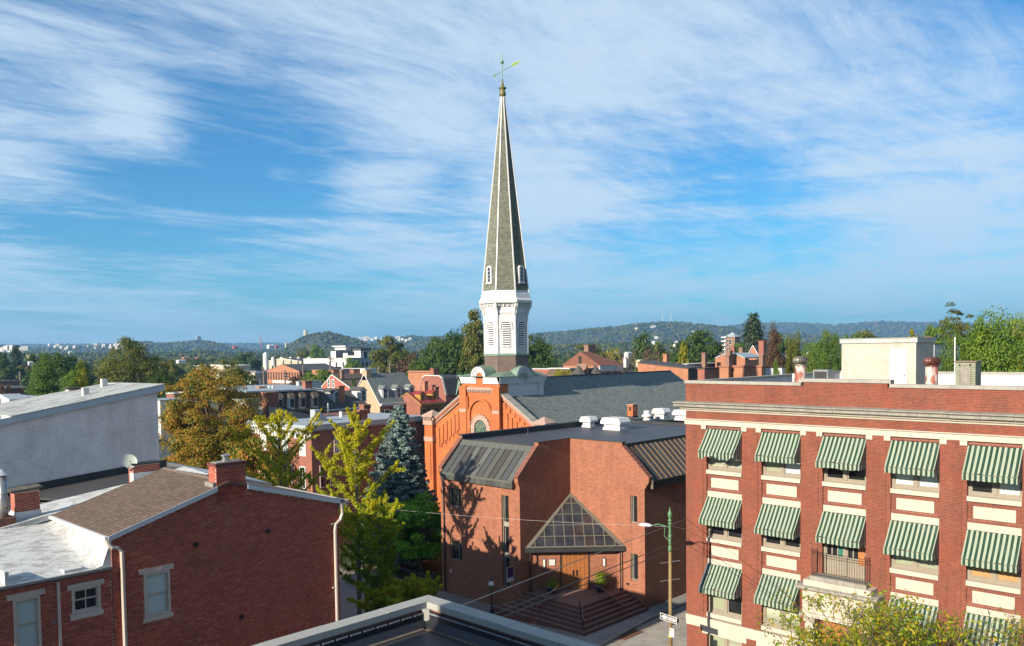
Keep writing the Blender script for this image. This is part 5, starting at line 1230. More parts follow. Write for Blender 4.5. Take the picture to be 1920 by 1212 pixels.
 for k in range(n + 0):
  xs, ys = x0 + k * tr, y0 + k * tr; z0, z1 = (-.45 if k == 0 else .17 * k), .17 * (k + 1); q = MB()
  if xs < XL - .02: q.box(xs, XL - .005, ys, 40.95 - k * .36 if k else 40.95, z0, z1)
  q.box(max(xs, XL - .005), XV - .005, ys, YV - .005, z0, z1)
  obj('step', q, CHSTEP, t)
  q = MB(); ns = .05
  q.box(xs - .012, xs + .10, ys + .10, 40.95 if xs < XL - .02 and k == 0 else min(YV - .01, 40.95) , z1, z1 + .012); q.box(xs - .012, XV - .01, ys - .012, ys + .10, z1, z1 + .012); obj('nosing', q, plain_nose, t)
 # handrails
 cor = (x0 + 5 * tr + .1, y0 + 5 * tr + .1); RL = plain('rail_bronze', (.22, .11, .07), .45, .1)
 def rail(p0, p1, nb):
  q = MB(); p0, p1 = Vector(p0), Vector(p1); u = (p1 - p0)
  side = Vector((-u.y, u.x, 0)).normalized() * .035
  q.plate([p0 - side, p1 - side, p1 + side, p0 + side], (0, 0, 1), .06); r = obj('handrail', q, RL, t); q = MB()
  for i in range(nb):
   f = (i + .5) / nb; p = p0 + u * f; zb_ = 1.02 - .17 * 6 * max(0, (f - .05)) if True else 0
   q.tube([(p.x, p.y, max(.0, p.z - .92)), (p.x, p.y, p.z - .03)], .014, 4)
  obj('baluster', q, DARK, r)
 rail((42.55, 37.05, 1.95), (40.35, 37.05, .98), 14); rail((44.45, 35.25, 1.95), (44.45, 33.02, .98), 14); rail((cor[0] + .2, cor[1] + .2, 1.95), (x0 + .2, y0 + .2, .98), 16)
plain_nose = brick('nosing_brick', (.125, .05, .038), (.10, .045, .035), None, mortar=(.12, .08, .07), w=.1, h=.2, off=0)
build_chapel()

def build_chapel_roof():
 Z = 11.05
 def vent(u, v, w, d, label, h=1.0):
  p = P(u, v, 2, Z); t = thing('roof_ventilator', label, 'roof vent', (p.x, p.y, Z)); x, y = p.x, p.y
  m = MB(); m.box(x - d / 2 + .15, x + d / 2 - .15, y - w / 2 + .15, y + w / 2 - .15, Z, Z + .18); m.box(x - d / 2 + .22, x + d / 2 - .22, y - w / 2 + .22, y + w / 2 - .22, Z + .18, Z + h * .55); obj('curb', m, WHITE, t)
  m = MB(); a, b = h * .50, h
  m.prism([(y - w / 2, Z + a), (y - w / 2, Z + b * .68), (y - w / 2 + .22, Z + b), (y + w / 2 - .22, Z + b), (y + w / 2, Z + b * .68), (y + w / 2, Z + a)], 0, x - d / 2, x + d / 2); obj('hood', m, WHITE, t)
 vent(1104, 801, 1.25, 1.1, 'small white roof ventilator left of the long one on the black flat roof', .95)
 vent(1154, 806, 2.1, 1.5, 'long white roof ventilator nearest on the black flat roof', 1.05)
 vent(1240, 785, 1.5, 1.2, 'white roof ventilator right of the white mushroom vent'); vent(1281, 788, 1.7, 1.3, 'white roof ventilator half hidden by the tall office corner')
 p = P(1213, 788, 2, Z); m = MB(); m.lathe(p.x, p.y, [(.38, Z), (.38, Z + .12), (.3, Z + .12), (.3, Z + .3), (.48, Z + .34), (.5, Z + .46), (.3, Z + .62), (.3, Z + .86), (.24, Z + .92), (.02, Z + .93)], 20); o = obj('mushroom_vent', m, WHITE, smooth=False); tag(o, 'round white mushroom vent on the black flat roof', 'roof vent')
 p = P(1186, 783, 2, Z); c = thing('brick_chimney', 'small square brick chimney with openings on the black flat roof', 'chimney', (p.x, p.y, Z)); x, y = p.x, p.y; h = 1.05
 m = MB(); m.box(x - .45, x + .45, y - .38, y + .38, Z, Z + .15); obj('base', m, BLK, c)
 m = MB(); wall(m, 0, x - .4, x - .3, y - .33, y + .33, Z + .15, Z + h + .2, [(y - .13, y + .13, Z + .7, Z + 1.1)]); wall(m, 0, x + .3, x + .4, y - .33, y + .33, Z + .15, Z + h + .2, [(y - .13, y + .13, Z + .7, Z + 1.1)])
 wall(m, 1, y - .33, y - .25, x - .3, x + .3, Z + .15, Z + h + .2, [(x - .13, x + .13, Z + .7, Z + 1.1)]); wall(m, 1, y + .25, y + .33, x - .3, x + .3, Z + .15, Z + h + .2, [(x - .13, x + .13, Z + .7, Z + 1.1)]); obj('shaft', m, CCB, c)
 m = MB(); m.box(x - .46, x + .46, y - .39, y + .39, Z + h + .2, Z + h + .28); obj('cap', m, STN, c)
 for (u, v) in ((976, 812), (990, 813)):
  p = P(u, v, 2, Z); m = MB(); m.tube([(p.x, p.y, Z), (p.x, p.y, Z + .42)], .04, 6); m.lathe(p.x, p.y, [(.14, Z), (.06, Z + .12)], 8); o = obj('vent_pipe', m, DARK); tag(o, 'thin black vent pipe near the left edge of the black flat roof' if u < 980 else 'second thin black vent pipe beside the first on the black flat roof', 'vent pipe')
build_chapel_roof()

# ---------------------------------------------------------------- church with the white spire
def build_church():
 X, YC_ = 55.0, 57.05; XEND = 86.6
 t = thing('church', 'orange brick church with grey shingled nave and tall white steeple', 'church', (X, YC_, 0))
 zr = 14.95; hw = 7.35; sl = .62; ze = zr - sl * hw
 m = MB(); m.prism([(YC_ - hw, -.5), (YC_ + hw, -.5), (YC_ + hw, ze), (YC_, zr - .1), (YC_ - hw, ze)], 0, X, X + .5)
 m.prism([(YC_ - hw, -.5), (YC_ + hw, -.5), (YC_ + hw, ze), (YC_, zr - .1), (YC_ - hw, ze)], 0, XEND - .5, XEND)
 m.box(X + .5, XEND - .5, YC_ - hw, YC_ - hw + .5, -.5, ze - .1); m.box(X + .5, XEND - .5, YC_ + hw - .5, YC_ + hw, -.5, ze - .1)
 obj('wall', m, CCB, t)
 for s in (-1, 1):
  q = MB(); ya, yb = YC_ + s * (hw + .35), YC_
  za = zr - sl * (hw + .35); q.slab([(X + .45, ya, za + .25), (XEND + .1, ya, za + .25), (XEND + .1, yb, zr + .25), (X + .45, yb, zr + .25)], .22); obj('roof', q, ROOFSLATE, t)
 q = MB(); q.slab([(X + 5, YC_ - .16, zr + .20), (XEND, YC_ - .16, zr + .20), (XEND, YC_ + .16, zr + .20), (X + 5, YC_ + .16, zr + .20)], -.08); obj('ridge', q, DKSH, t)
 # raking parapet with pink stone moulding and pale metal capping
 for s in (-1, 1):
  f = lambda y: zr - sl * abs(y - YC_)
  y0, y1 = YC_ + s * 2.52, YC_ + s * (hw - .1)
  if s < 0: n = 1
  for (o0, o1, pr, mt, nm) in ((-.20, .0, .10, STN, 'rake_moulding'), (.0, .14, .20, CCB, 'rake_course'), (.14, .30, .28, STN, 'rake_moulding')):
   q = MB(); q.prism([(y0, f(y0) + o0 + .28), (y1, f(y1) + o0 + .28), (y1, f(y1) + o1 + .28), (y0, f(y0) + o1 + .28)], 0, X - pr, X + .02); obj(nm, q, mt, t)
  k = 5
  for i in range(k):
   ya, yb = y0 + (y1 - y0) * i / k, y0 + (y1 - y0) * ((i + 1) / k - .008); q = MB()
   q.prism([(ya, f(ya) + .58), (yb, f(yb) + .58), (yb, f(yb) + .66), (ya, f(ya) + .66)], 0, X - .32, X + .62)
   q.prism([(ya, f(ya) + .25), (yb, f(yb) + .25), (yb, f(yb) + .58), (ya, f(ya) + .58)], 0, X + .02, X + .6); obj('coping', q, plain('pale_coping', (.44, .42, .35), .6, .08, 3) if not bpy.data.materials.get('pale_coping') else bpy.data.materials['pale_coping'], t)
 # stepped blind slots in the gable
 RED = brick('recess_brick', (.42, .11, .04), (.34, .08, .03), None, mortar=(.36, .17, .10))
 slots = []
 for s in (-1, 1):
  for i in range(6):
   y = YC_ + s * (3.35 + i * .58); zt = zr - sl * abs(y - YC_) - .75; h = 1.9
   q = MB();
   # raised brick ribs that leave a deep slot
   for (a, b) in ((y - .29, y - .06), (y + .06, y + .29)): q.box(X - .12, X - .001, a, b, zt - h, zt)
   q.box(X - .12, X - .001, y - .29, y + .29, zt, zt + .42); obj('gable_rib', q, CCB, t)
  # field above and below
  ya, yb = YC_ + s * 3.06, YC_ + s * 6.54
  f = lambda y: zr - sl * abs(y - YC_)
  q = MB(); q.box(X - .12, X - .001, min(YC_ + s * 2.53, ya), max(YC_ + s * 2.53, ya), 4, f(ya) + .05); obj('gable_rib', q, CCB, t)
 # corner piers with stone caps
 for s in (-1, 1):
  y = YC_ + s * (hw + .25); q = MB(); q.box(X - .45, X + .75, y - .62, y + .62, -.5, 11.05); pr = obj('corner_pier', q, CCB, t)
  obj('pier_band', MB().box(X - .50, X + .8, y - .67, y + .67, 8.9, 9.35), STN, pr); obj('pier_band', MB().box(X - .55, X + .85, y - .72, y + .72, 10.55, 11.0), STN, pr)
  q = MB()
  for i in range(6): yy = y - .62 + i * .22; q.box(X - .62, X - .44, yy, yy + .12, 11.05, 11.35)
  for i in range(6): xx = X - .45 + i * .22; q.box(xx, xx + .12, y - .80, y - .62, 11.05, 11.35)
  q.box(X - .45, X + .75, y - .62, y + .62, 11.05, 11.36); obj('dentil', q, STN, pr)
  q = MB(); q.lathe(X + .15, y, [(1.16, 11.36), (1.16, 11.50), (.0, 12.05)], 4, rot=math.pi / 4); obj('pier_cap', q, STN, pr)
  q = MB(); q.box(X - .46, X - .449, y - .38, y - .32, 5.0, 8.2); q.box(X - .53, X - .45, y - .32, y + .40, 5.0, 8.6); obj('pier_panel', q, CCB, pr)
 # tower base
 y0, y1, x1 = 54.50, 59.65, 60.6; zc = 14.95
 q = MB(); q.box(X - .35, X - .001, y0, y1, -.5, zc); q.box(X, X + .75, y0, y1, -.5, zc); tb = obj('tower', q, CCB, t)
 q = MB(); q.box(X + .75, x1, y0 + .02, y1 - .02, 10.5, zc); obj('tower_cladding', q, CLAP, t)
 for (a, b) in ((x1 - .62, x1 + .06),): q = MB(); q.box(a, b, y0 - .06, y1 + .06, 10.8, zc + .02); q.box(a - .06, b + .06, y0 - .12, y1 + .12, zc - .35, zc - .22); obj('corner_board', q, CLAP, tb)
 # side buttresses of the tower front, stone bands
 for s in (-1, 1):
  yy = YC_ + s * 2.25; q = MB(); q.box(X - .62, X - .351, yy - .46, yy + .46, -.5, zc - .35); obj('buttress', q, CCB, tb)
  q = MB(); q.box(X - .66, X - .622, yy - .48, yy + .48, 12.1, 12.4); obj('stone_band', q, STN, tb)
 # corbel table and nested arch
 q = MB(); q.box(X - .52, X - .352, YC_ - 1.75, YC_ + 1.75, 14.25, 14.5);
 for i in range(14): yy = YC_ - 1.7 + i * .25; q.box(X - .50, X - .352, yy, yy + .13, 14.02, 14.25)
 obj('corbel_table', q, STN, tb)
 def arch(mb, cy, cz, r0, r1, xa, xb, zb=None, n=22, a0=0, a1=math.pi):
  pts = [(cy + r1 * math.cos(a0 + (a1 - a0) * i / n), cz + r1 * math.sin(a0 + (a1 - a0) * i / n)) for i in range(n + 1)]; inn = [(cy + r0 * math.cos(a0 + (a1 - a0) * i / n), cz + r0 * math.sin(a0 + (a1 - a0) * i / n)) for i in range(n + 1)]
  for i in range(n): mb.prism([pts[i], pts[i + 1], inn[i + 1], inn[i]], 0, xa, xb)
  if zb is not None:
   for s in (-1, 1): mb.prism([(cy + s * r0, zb), (cy + s * r1, zb), (cy + s * r1, cz), (cy + s * r0, cz)], 0, xa, xb)
 q = MB(); arch(q, YC_, 11.9, 1.35, 1.6, X - .55, X - .352, 8.0); q.box(X - .55, X - .352, YC_ - 1.78, YC_ - 1.62, 8, 13.6); q.box(X - .55, X - .352, YC_ + 1.62, YC_ + 1.78, 8, 13.6); obj('arch_ring', q, CCB, tb)
 q = MB(); arch(q, YC_, 10.6, .82, 1.30, X - .50, X - .352, 9.2); obj('window_surround', q, STN, tb)
 q = MB()
 for i in range(11): a = math.pi * (i + .5) / 11; q.box(X - .56, X - .50, YC_ + 1.32 * math.cos(a) - .05, YC_ + 1.32 * math.cos(a) + .05, 10.6 + 1.32 * math.sin(a) - .12, 10.6 + 1.32 * math.sin(a) + .10)
 obj('arch_studs', q, STN, tb)
 gl = NT('stained_glass'); vo = gl.n('ShaderNodeTexVoronoi'); vo.inputs['Scale'].default_value = 6.0; gl.L.new(gl.pos(), vo.inputs['Vector']); cr = gl.n('ShaderNodeValToRGB'); gl.L.new(vo.outputs['Color'], cr.inputs[0]); e = cr.color_ramp.elements
 e[0].position = .2; e[0].color = (.02, .07, .10, 1); e[1].position = .8; e[1].color = (.22, .24, .12, 1); x_ = e.new(.5); x_.color = (.05, .16, .12, 1)
 q = MB(); pts = [(YC_ + .8 * math.cos(math.pi * i / 20), 10.6 + .8 * math.sin(math.pi * i / 20)) for i in range(21)] + [(YC_ - .8, 9.2), (YC_ + .8, 9.2)]; q.prism(pts, 0, X - .38, X - .36); obj('rose_window', q, gl.done(cr.outputs[0], .2), tb)
 q = MB()
 for r in (.28, .54): arch(q, YC_, 10.6, r - .025, r + .025, X - .41, X - .385)
 for i in range(1, 6): a = math.pi * i / 6; c_, s_ = math.cos(a), math.sin(a); q.prism([(YC_ + .1 * c_ - .02 * s_, 10.6 + .1 * s_ + .02 * c_), (YC_ + .8 * c_ - .02 * s_, 10.6 + .8 * s_ + .02 * c_), (YC_ + .8 * c_ + .02 * s_, 10.6 + .8 * s_ - .02 * c_), (YC_ + .1 * c_ + .02 * s_, 10.6 + .1 * s_ - .02 * c_)], 0, X - .41, X - .388)
 obj('tracery', q, plain('lead_tracery', (.30, .30, .22), .6), tb)
 # white cornices with round arches on all four faces
 st = obj('steeple', MB().box(X - .2, x1 - .1, y0 + .15, y1 - .15, zc - .3, zc + .02), WHITE, t)
 def ringpoly(cy, z0, rI, rO, z1):
  n = 20; out = [(cy + rO * math.cos(math.pi * i / n), z1 + rO * math.sin(math.pi * i / n)) for i in range(n + 1)]; inn = [(cy + rI * math.cos(math.pi * i / n), z1 + rI * math.sin(math.pi * i / n)) for i in range(n + 1)]
  return out, inn
 for face in range(4):
  cen = (YC_ if face % 2 == 0 else (X + x1) / 2 - .1); half = (y1 - y0) / 2 if face % 2 == 0 else (x1 - X + .35) / 2
  pl = {0: (X - .35, -1), 1: (y0, -1), 2: (x1, 1), 3: (y1, 1)}[face]; ax = 0 if face % 2 == 0 else 1
  A = (cen if face % 2 == 0 else (X - .35 + x1) / 2)
  for (rI, rO, pr, zlo, zhi) in ((.46, .64, .14, zc - .10, zc + .12), (.64, .86, .24, zc + .12, zc + .36), (.86, 1.0, .34, zc + .36, zc + .50)):
   q = MB(); zc2 = zc + .50; n = 20
   out = [(A + rO * math.cos(math.pi * i / n), zc2 + rO * math.sin(math.pi * i / n)) for i in range(n + 1)]; inn = [(A + rI * math.cos(math.pi * i / n), zc2 + rI * math.sin(math.pi * i / n)) for i in range(n + 1)]
   p0, p1 = (pl[0] + pl[1] * pr, pl[0] - pl[1] * .02)
   for i in range(n): q.prism([out[i], out[i + 1], inn[i + 1], inn[i]], ax, p0, p1)
   for s in (-1, 1):
    q.prism([(A + s * rI, zlo), (A + s * (half + pr), zlo), (A + s * (half + pr), zhi), (A + s * rI, zhi)], ax, p0, p1)
    if zhi < zc2: q.prism([(A + s * rI, zhi), (A + s * rO, zhi), (A + s * rO, zc2), (A + s * rI, zc2)], ax, p0, p1)
   obj('cornice', q, WHITE, st)
  # tympanum
  q = MB(); pts = [(A + .5 * math.cos(math.pi * i / 16), zc + .50 + .5 * math.sin(math.pi * i / 16)) for i in range(17)] + [(A - .5, zc - .3), (A + .5, zc - .3)]
  q.prism(pts, ax, pl[0] + pl[1] * .03, pl[0] - pl[1] * .05)
  obj('tympanum', q, CCB if face == 0 else CLAP, st)
  if face != 0:
   q = MB(); n = 14
   for i in range(n):
    a0_, a1_ = math.pi * i / n, math.pi * (i + 1) / n
    q.prism([(A + r * math.cos(a), zc + .45 + r * math.sin(a)) for r, a in ((.30, a0_), (.36, a0_), (.36, a1_), (.30, a1_))], ax, pl[0] + pl[1] * .06, pl[0] + pl[1] * .03)
   obj('blind_arch', q, WHITE, st)
  # barrel of the copper roof behind each arch
  q = MB(); n = 16; r = 1.04; depth = 1.5; vs = []
  for j in range(4):
   f = j / 3; rr_ = r * (1 - .0 * f); o = pl[0] + pl[1] * (.38 - f * (depth + .38))
   for i in range(n + 1):
    a = math.pi * i / n; h_, z = A + rr_ * math.cos(a), zc + .50 + rr_ * math.sin(a)
    vs.append((o, h_, z) if ax == 0 else (h_, o, z))
  q.add(vs, [(j * (n + 1) + i, j * (n + 1) + i + 1, (j + 1) * (n + 1) + i + 1, (j + 1) * (n + 1) + i) for j in range(3) for i in range(n)]); obj('barrel_roof', q, COPPER, st, smooth=True)
 cx, cy = 57.98, YC_ - .20
 q = MB(); e_ = .42; q.add([(X - .35 - e_, y0 - e_, zc + .56), (x1 + e_, y0 - e_, zc + .56), (x1 + e_, y1 + e_, zc + .56), (X - .35 - e_, y1 + e_, zc + .56),
     (cx - 1.8, cy - 1.8, zc + 1.0), (cx + 1.8, cy - 1.8, zc + 1.0), (cx + 1.8, cy + 1.8, zc + 1.0), (cx - 1.8, cy + 1.8, zc + 1.0)], [(0, 1, 5, 4), (1, 2, 6, 5), (2, 3, 7, 6), (3, 0, 4, 7), (4, 5, 6, 7), (3, 2, 1, 0)]); obj('skirt_roof', q, COPPER, st)
 # octagon: face normals on the axes
 r8 = math.cos(math.pi / 8); oc = lambda w: w / 2 / r8; rot = math.pi / 8
 W = 4.02
 q = MB(); q.lathe(cx, cy, [(oc(W + .22), zc + .6), (oc(W + .18), 17.45)], 8, rot=rot); obj('copper_drum', q, COPPERB, st)
 q = MB(); q.lathe(cx, cy, [(oc(W + .36), 17.45), (oc(W + .36), 17.58), (oc(W + .1), 17.66)], 8, rot=rot); obj('drum_rim', q, COPPER, st)
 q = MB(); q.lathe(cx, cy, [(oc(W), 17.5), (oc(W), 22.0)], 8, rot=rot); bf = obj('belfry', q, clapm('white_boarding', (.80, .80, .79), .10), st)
 q = MB();
 for k in range(8):
  a = rot + k * math.pi / 4; px, py = cx + oc(W) * math.cos(a), cy + oc(W) * math.sin(a); q.lathe(px, py, [(.13, 17.62), (.13, 22.0)], 8)
 obj('corner_board', q, WHITE, st)
 q = MB(); q.lathe(cx, cy, [(oc(W + .05), 21.45), (oc(W + .12), 21.55), (oc(W + .12), 22.05), (oc(W + .55), 22.35), (oc(W + .75), 22.4), (oc(W + 1.02), 22.44), (oc(W + 1.06), 22.68), (oc(W + .95), 22.74), (oc(W + .72), 22.92), (oc(W + .55), 23.30), (oc(W + .45), 23.42), (oc(W + .45), 23.62)], 8, rot=rot); obj('belfry_cornice', q, WHITE, st)
 for k in range(8):                                       # brackets at the corners and dentils between
  a = rot + k * math.pi / 4; d = Vector((math.cos(a), math.sin(a), 0)); s = Vector((-d.y, d.x, 0)); c0 = Vector((cx, cy, 0)) + d * oc(W + .1); q = MB()
  vs = []
  for w_ in (-.13, .13):
   for (o, z) in ((0, 21.3), (.12, 21.4), (.2, 21.75), (.42, 22.1), (.44, 22.36), (0, 22.4)): p_ = c0 + d * o + s * w_; vs.append((p_.x, p_.y, z))
  q.add(vs, [tuple(range(6)), tuple(range(11, 5, -1))] + [(i, (i + 1) % 6, 6 + (i + 1) % 6, 6 + i) for i in range(6)]); obj('bracket', q, WHITE, st)
 q = MB()
 for k in range(8):
  a = k * math.pi / 4; d = Vector((math.cos(a), math.sin(a), 0)); s = Vector((-d.y, d.x, 0))
  for j in (-1.5, -.5, .5, 1.5):
   c0 = Vector((cx, cy, 22.24)) + d * ((W + .42) / 2) + s * (j * .42); q.lathe(c0.x, c0.y, [(.07, 22.14), (.07, 22.38)], 6)
 obj('dentil', q, WHITE, st)
 # louvred openings
 for k in range(8):
  a = k * math.pi / 4; d = Vector((math.cos(a), math.sin(a), 0)); s = Vector((-d.y, d.x, 0)); c0 = Vector((cx, cy, 0)) + d * (W / 2)
  def pt(h, z, o): p_ = c0 + d * o + s * h; return (p_.x, p_.y, z)
  q = MB(); n = 10; zb_, zt_, hw_ = 18.35, 20.45, .33
  poly = [(hw_ + .08, zb_ - .12), (hw_ + .08, zt_)] + [((hw_ + .08) * math.cos(math.pi * i / n), zt_ + (hw_ + .08) * math.sin(math.pi * i / n)) for i in range(1, n)] + [(-hw_ - .08, zt_), (-hw_ - .08, zb_ - .12)]
  q.plate([pt(h, z, .05) for h, z in poly], d, .06); lo = obj('louvre', q, WHITE, st)
  q = MB(); z = zb_
  poly = [(hw_, zb_), (hw_, zt_)] + [(hw_ * math.cos(math.pi * i / n), zt_ + hw_ * math.sin(math.pi * i / n)) for i in range(1, n)] + [(-hw_, zt_), (-hw_, zb_)]
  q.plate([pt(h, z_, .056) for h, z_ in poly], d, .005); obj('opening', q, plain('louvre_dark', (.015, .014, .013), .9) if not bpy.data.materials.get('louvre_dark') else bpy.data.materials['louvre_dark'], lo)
  q = MB()
  for i in range(12):
   z = zb_ + .01 + i * .208
   if z > zt_ + .25: break
   hh = hw_ if z < zt_ else math.sqrt(max(.01, hw_ ** 2 - (z - zt_) ** 2)); q.add([pt(-hh, z, .12), pt(hh, z, .12), pt(hh, z + .10, .06), pt(-hh, z + .10, .06), pt(-hh, z - .02, .11), pt(hh, z - .02, .11), pt(hh, z + .08, .05), pt(-hh, z + .08, .05)], [(0, 1, 2, 3), (4, 5, 1, 0), (7, 6, 5, 4), (1, 5, 6, 2), (0, 3, 7, 4)])
  obj('slat', q, WHITE, lo)
  q = MB(); R0_, R1_ = hw_ + .14, hw_ + .26
  for i in range(n): a0_, a1_ = math.pi * i / n, math.pi * (i + 1) / n; q.plate([pt(R0_ * math.cos(a0_), zt_ - .15 + R0_ * math.sin(a0_), .10), pt(R1_ * math.cos(a0_), zt_ - .15 + R1_ * math.sin(a0_), .10), pt(R1_ * math.cos(a1_), zt_ - .15 + R1_ * math.sin(a1_), .10), pt(R0_ * math.cos(a1_), zt_ - .15 + R0_ * math.sin(a1_), .10)], d, .1)
  for s2 in (-1, 1): q.plate([pt(s2 * R0_, zt_ - .45, .10), pt(s2 * (R1_ + .05), zt_ - .45, .10), pt(s2 * R1_, zt_ - .15, .10), pt(s2 * R0_, zt_ - .15, .10)], d, .1)
  obj('hood_mould', q, WHITE, lo)
 # spire with white ribs
 Zs, Zt, Ws, Wt = 23.55, 42.15, W + .42, .34
 q = MB(); q.lathe(cx, cy, [(oc(Ws), Zs), (oc(Wt), Zt)], 8, rot=rot); sp = obj('spire', q, SLATE, st)
 for k in range(8):
  a = rot + k * math.pi / 4; d = Vector((math.cos(a), math.sin(a), 0)); s = Vector((-d.y, d.x, 0)); b0 = Vector((cx, cy, Zs - .1)) + d * oc(Ws); b1 = Vector((cx, cy, Zt)) + d * oc(Wt); q = MB()
  vs = []
  for b_, w_ in ((b0, .085), (b1, .06)): vs += [tuple(b_ - d * .12 - s * w_ * 1.1), tuple(b_ + d * .05 - s * w_ * .6), tuple(b_ + d * .05 + s * w_ * .6), tuple(b_ - d * .12 + s * w_ * 1.1)]
  q.add(vs, [(i, (i + 1) % 4, 4 + (i + 1) % 4, 4 + i) for i in range(4)]); obj('rib', q, WHITE, sp)
 for k in (0, 2, 4, 6):                                   # small gabled lights on the axis faces
  a = k * math.pi / 4; d = Vector((math.cos(a), math.sin(a), 0)); s = Vector((-d.y, d.x, 0))
  slope = (Ws - Wt) / 2 / (Zt - Zs); n = 10; zb_, zt_ = 24.35, 25.65
  off = lambda z: Ws / 2 - (z - Zs) * slope
  for (hw_, pr, mt, nm, da) in ((.34, .24, WHITE, 'dormer_frame', .0), (.17, .252, BLGLASS, 'dormer_pane', .10)):
   q = MB(); poly = [(hw_, zb_ + da), (hw_, zt_)] + [(hw_ * math.cos(math.pi * i / n), zt_ + hw_ * math.sin(math.pi * i / n)) for i in range(1, n)] + [(-hw_, zt_), (-hw_, zb_ + da)]
   o = off(zb_) + pr * .3
   q.plate([tuple(Vector((cx, cy, z)) + d * (o + (pr - .24)) + s * h) for h, z in poly], d, .4 if nm == 'dormer_frame' else .01); obj(nm, q, mt, sp)
  q = MB(); o = off(zb_) + .14; q.plate([tuple(Vector((cx, cy, z)) + d * o + s * h) for h, z in ((-.42, zb_ - .08), (.42, zb_ - .08), (.42, zb_ + .03), (-.42, zb_ + .03))], d, .4);
  for zz in (24.75, 25.1, 25.45): q.plate([tuple(Vector((cx, cy, z)) + d * (o - .045) + s * h) for h, z in ((-.16, zz), (.16, zz), (.16, zz + .03), (-.16, zz + .03))], d, .01)
  obj('dormer_sill', q, WHITE, sp)
 # weather vane
 q = MB(); q.lathe(cx, cy, [(.20, 42.5), (.22, 42.55), (.34, 42.7), (.30, 42.95), (.24, 43.05), (.22, 43.2), (.38, 43.32), (.38, 43.38), (.16, 43.5), (.10, 43.9), (.05, 44.2)], 14); obj('finial', q, plain('gilt_copper', (.22, .20, .06), .5, .3, 4, metal=.3, dirt=(.07, .12, .06), dirt_amt=.6), st, smooth=True)
 GC = plain('vane_copper', (.13, .30, .12), .5, .2, 4, metal=.2)
 q = MB(); q.tube([(cx, cy, 44.0), (cx, cy, 46.6)], .045, 6); obj('vane_rod', q, GC, st)
 q = MB(); n = 8; q.lathe(cx, cy, [(.02, 45.62)] + [(.17 * math.sin(math.pi * i / n), 45.8 - .17 * math.cos(math.pi * i / n)) for i in range(1, n)] + [(.02, 45.98)], 14); obj('vane_ball', q, GC, st, smooth=True)
 dv = (RT * 1.0 + Vector((0, 0, .42))); dv = (Vector((.60, -.68, .48))).normalized(); c0 = Vector((cx, cy, 44.95)); q = MB(); q.tube([c0 - dv * .75, c0 + dv * 1.7], .028, 5)
 up = Vector((-.3, .34, .85)); up = (up - dv * up.dot(dv)).normalized()
 q.plate([tuple(c0 - dv * 1.05), tuple(c0 - dv * .72 + up * .14), tuple(c0 - dv * .72 - up * .14)], dv.cross(up), .03); obj('vane_arrow', q, GC, st)
 q = MB(); q.plate([tuple(c0 + dv * 1.0), tuple(c0 + dv * 1.12 + up * .16), tuple(c0 + dv * 1.75 + up * .10), tuple(c0 + dv * 2.0), tuple(c0 + dv * 1.70 - up * .10), tuple(c0 + dv * 1.1 - up * .12)], dv.cross(up), .02); obj('vane_feather', q, plain('yellow_green_patina', (.40, .55, .12), .5), st)
 for o in st.children:
  if o.name.startswith(('vane', 'finial')): o.location.z -= .36
build_church()
# ---------------------------------------------------------------- town between the church and the hills
TB1 = brick('town_brick_red', (.36, .10, .06), (.28, .075, .045), (.15, .05, .04), mortar=(.38, .26, .2), big=(.42, .16, .10), bigamt=.4)
TB2 = brick('town_brick_orange', (.50, .19, .09), (.42, .15, .07), None, mortar=(.45, .28, .18), big=(.55, .25, .14), bigamt=.5)
TB3 = brick('town_brick_brown', (.30, .15, .10), (.25, .12, .08), None, mortar=(.35, .27, .2))
YEL = brick('buff_plaster', (.62, .42, .24), (.58, .40, .24), None, mortar=(.6, .44, .27), big=(.42, .33, .27), bigamt=.6, bump=.1)
PINK = plain('salmon_paint', (.50, .12, .085), .7, .08)
TWH = plain('town_white', (.74, .74, .71), .7, .06, .5, bump=0)
TCR = plain('town_cream', (.55, .48, .34), .8, .08, .5, bump=0)
TGR = plain('town_blue_grey', (.30, .34, .38), .7, .06, .5, bump=0)
TDK = plain('town_dark_roof', (.06, .062, .068), .8, .2, .3, bump=0)
TSILV = plain('town_silver_roof', (.40, .46, .50), .5, .1, .3, bump=0)
REDMETAL = plain('red_tin_roof', (.30, .035, .03), .45, .2, .8, bump=.05)
RUSTR = plain('rust_brown_roof', (.23, .085, .05), .8, .2, .8, bump=.05)
YTRIM = plain('mustard_trim', (.45, .27, .06), .6, .1)
SHUT = plain('dark_green_shutter', (.02, .045, .035), .6)
_wc = {}
def wmesh(w, h, fr, fm, arch):
 key = ('w', w, h, fr, fm.name, arch)
 if key not in _wc:
  q = MB(); q.box(-w / 2 - fr, -w / 2, -.06, .02, -fr, h + fr); q.box(w / 2, w / 2 + fr, -.06, .02, -fr, h + fr); q.box(-w / 2, w / 2, -.06, .02, h, h + fr); q.box(-w / 2, w / 2, -.06, .02, -fr, 0)
  q.box(-w / 2, w / 2, -.03, .01, h * .48, h * .52); q.box(-.02, .02, -.03, .01, 0, h)
  if arch:
   n = 8
   for i in range(n):
    a0, a1 = math.pi * i / n, math.pi * (i + 1) / n; R1, R0 = w / 2 + fr, w / 2 - .02
    q.prism([(R0 * math.cos(a0), h + R0 * math.sin(a0) * .8), (R1 * math.cos(a0), h + R1 * math.sin(a0) * .8), (R1 * math.cos(a1), h + R1 * math.sin(a1) * .8), (R0 * math.cos(a1), h + R0 * math.sin(a1) * .8)], 1, -.06, .02)
  p = MB(); p.box(-w / 2, w / 2, -.012, -.006, 0, h)
  _wc[key] = (q.mesh('window', fm), p)
 return _wc[key]
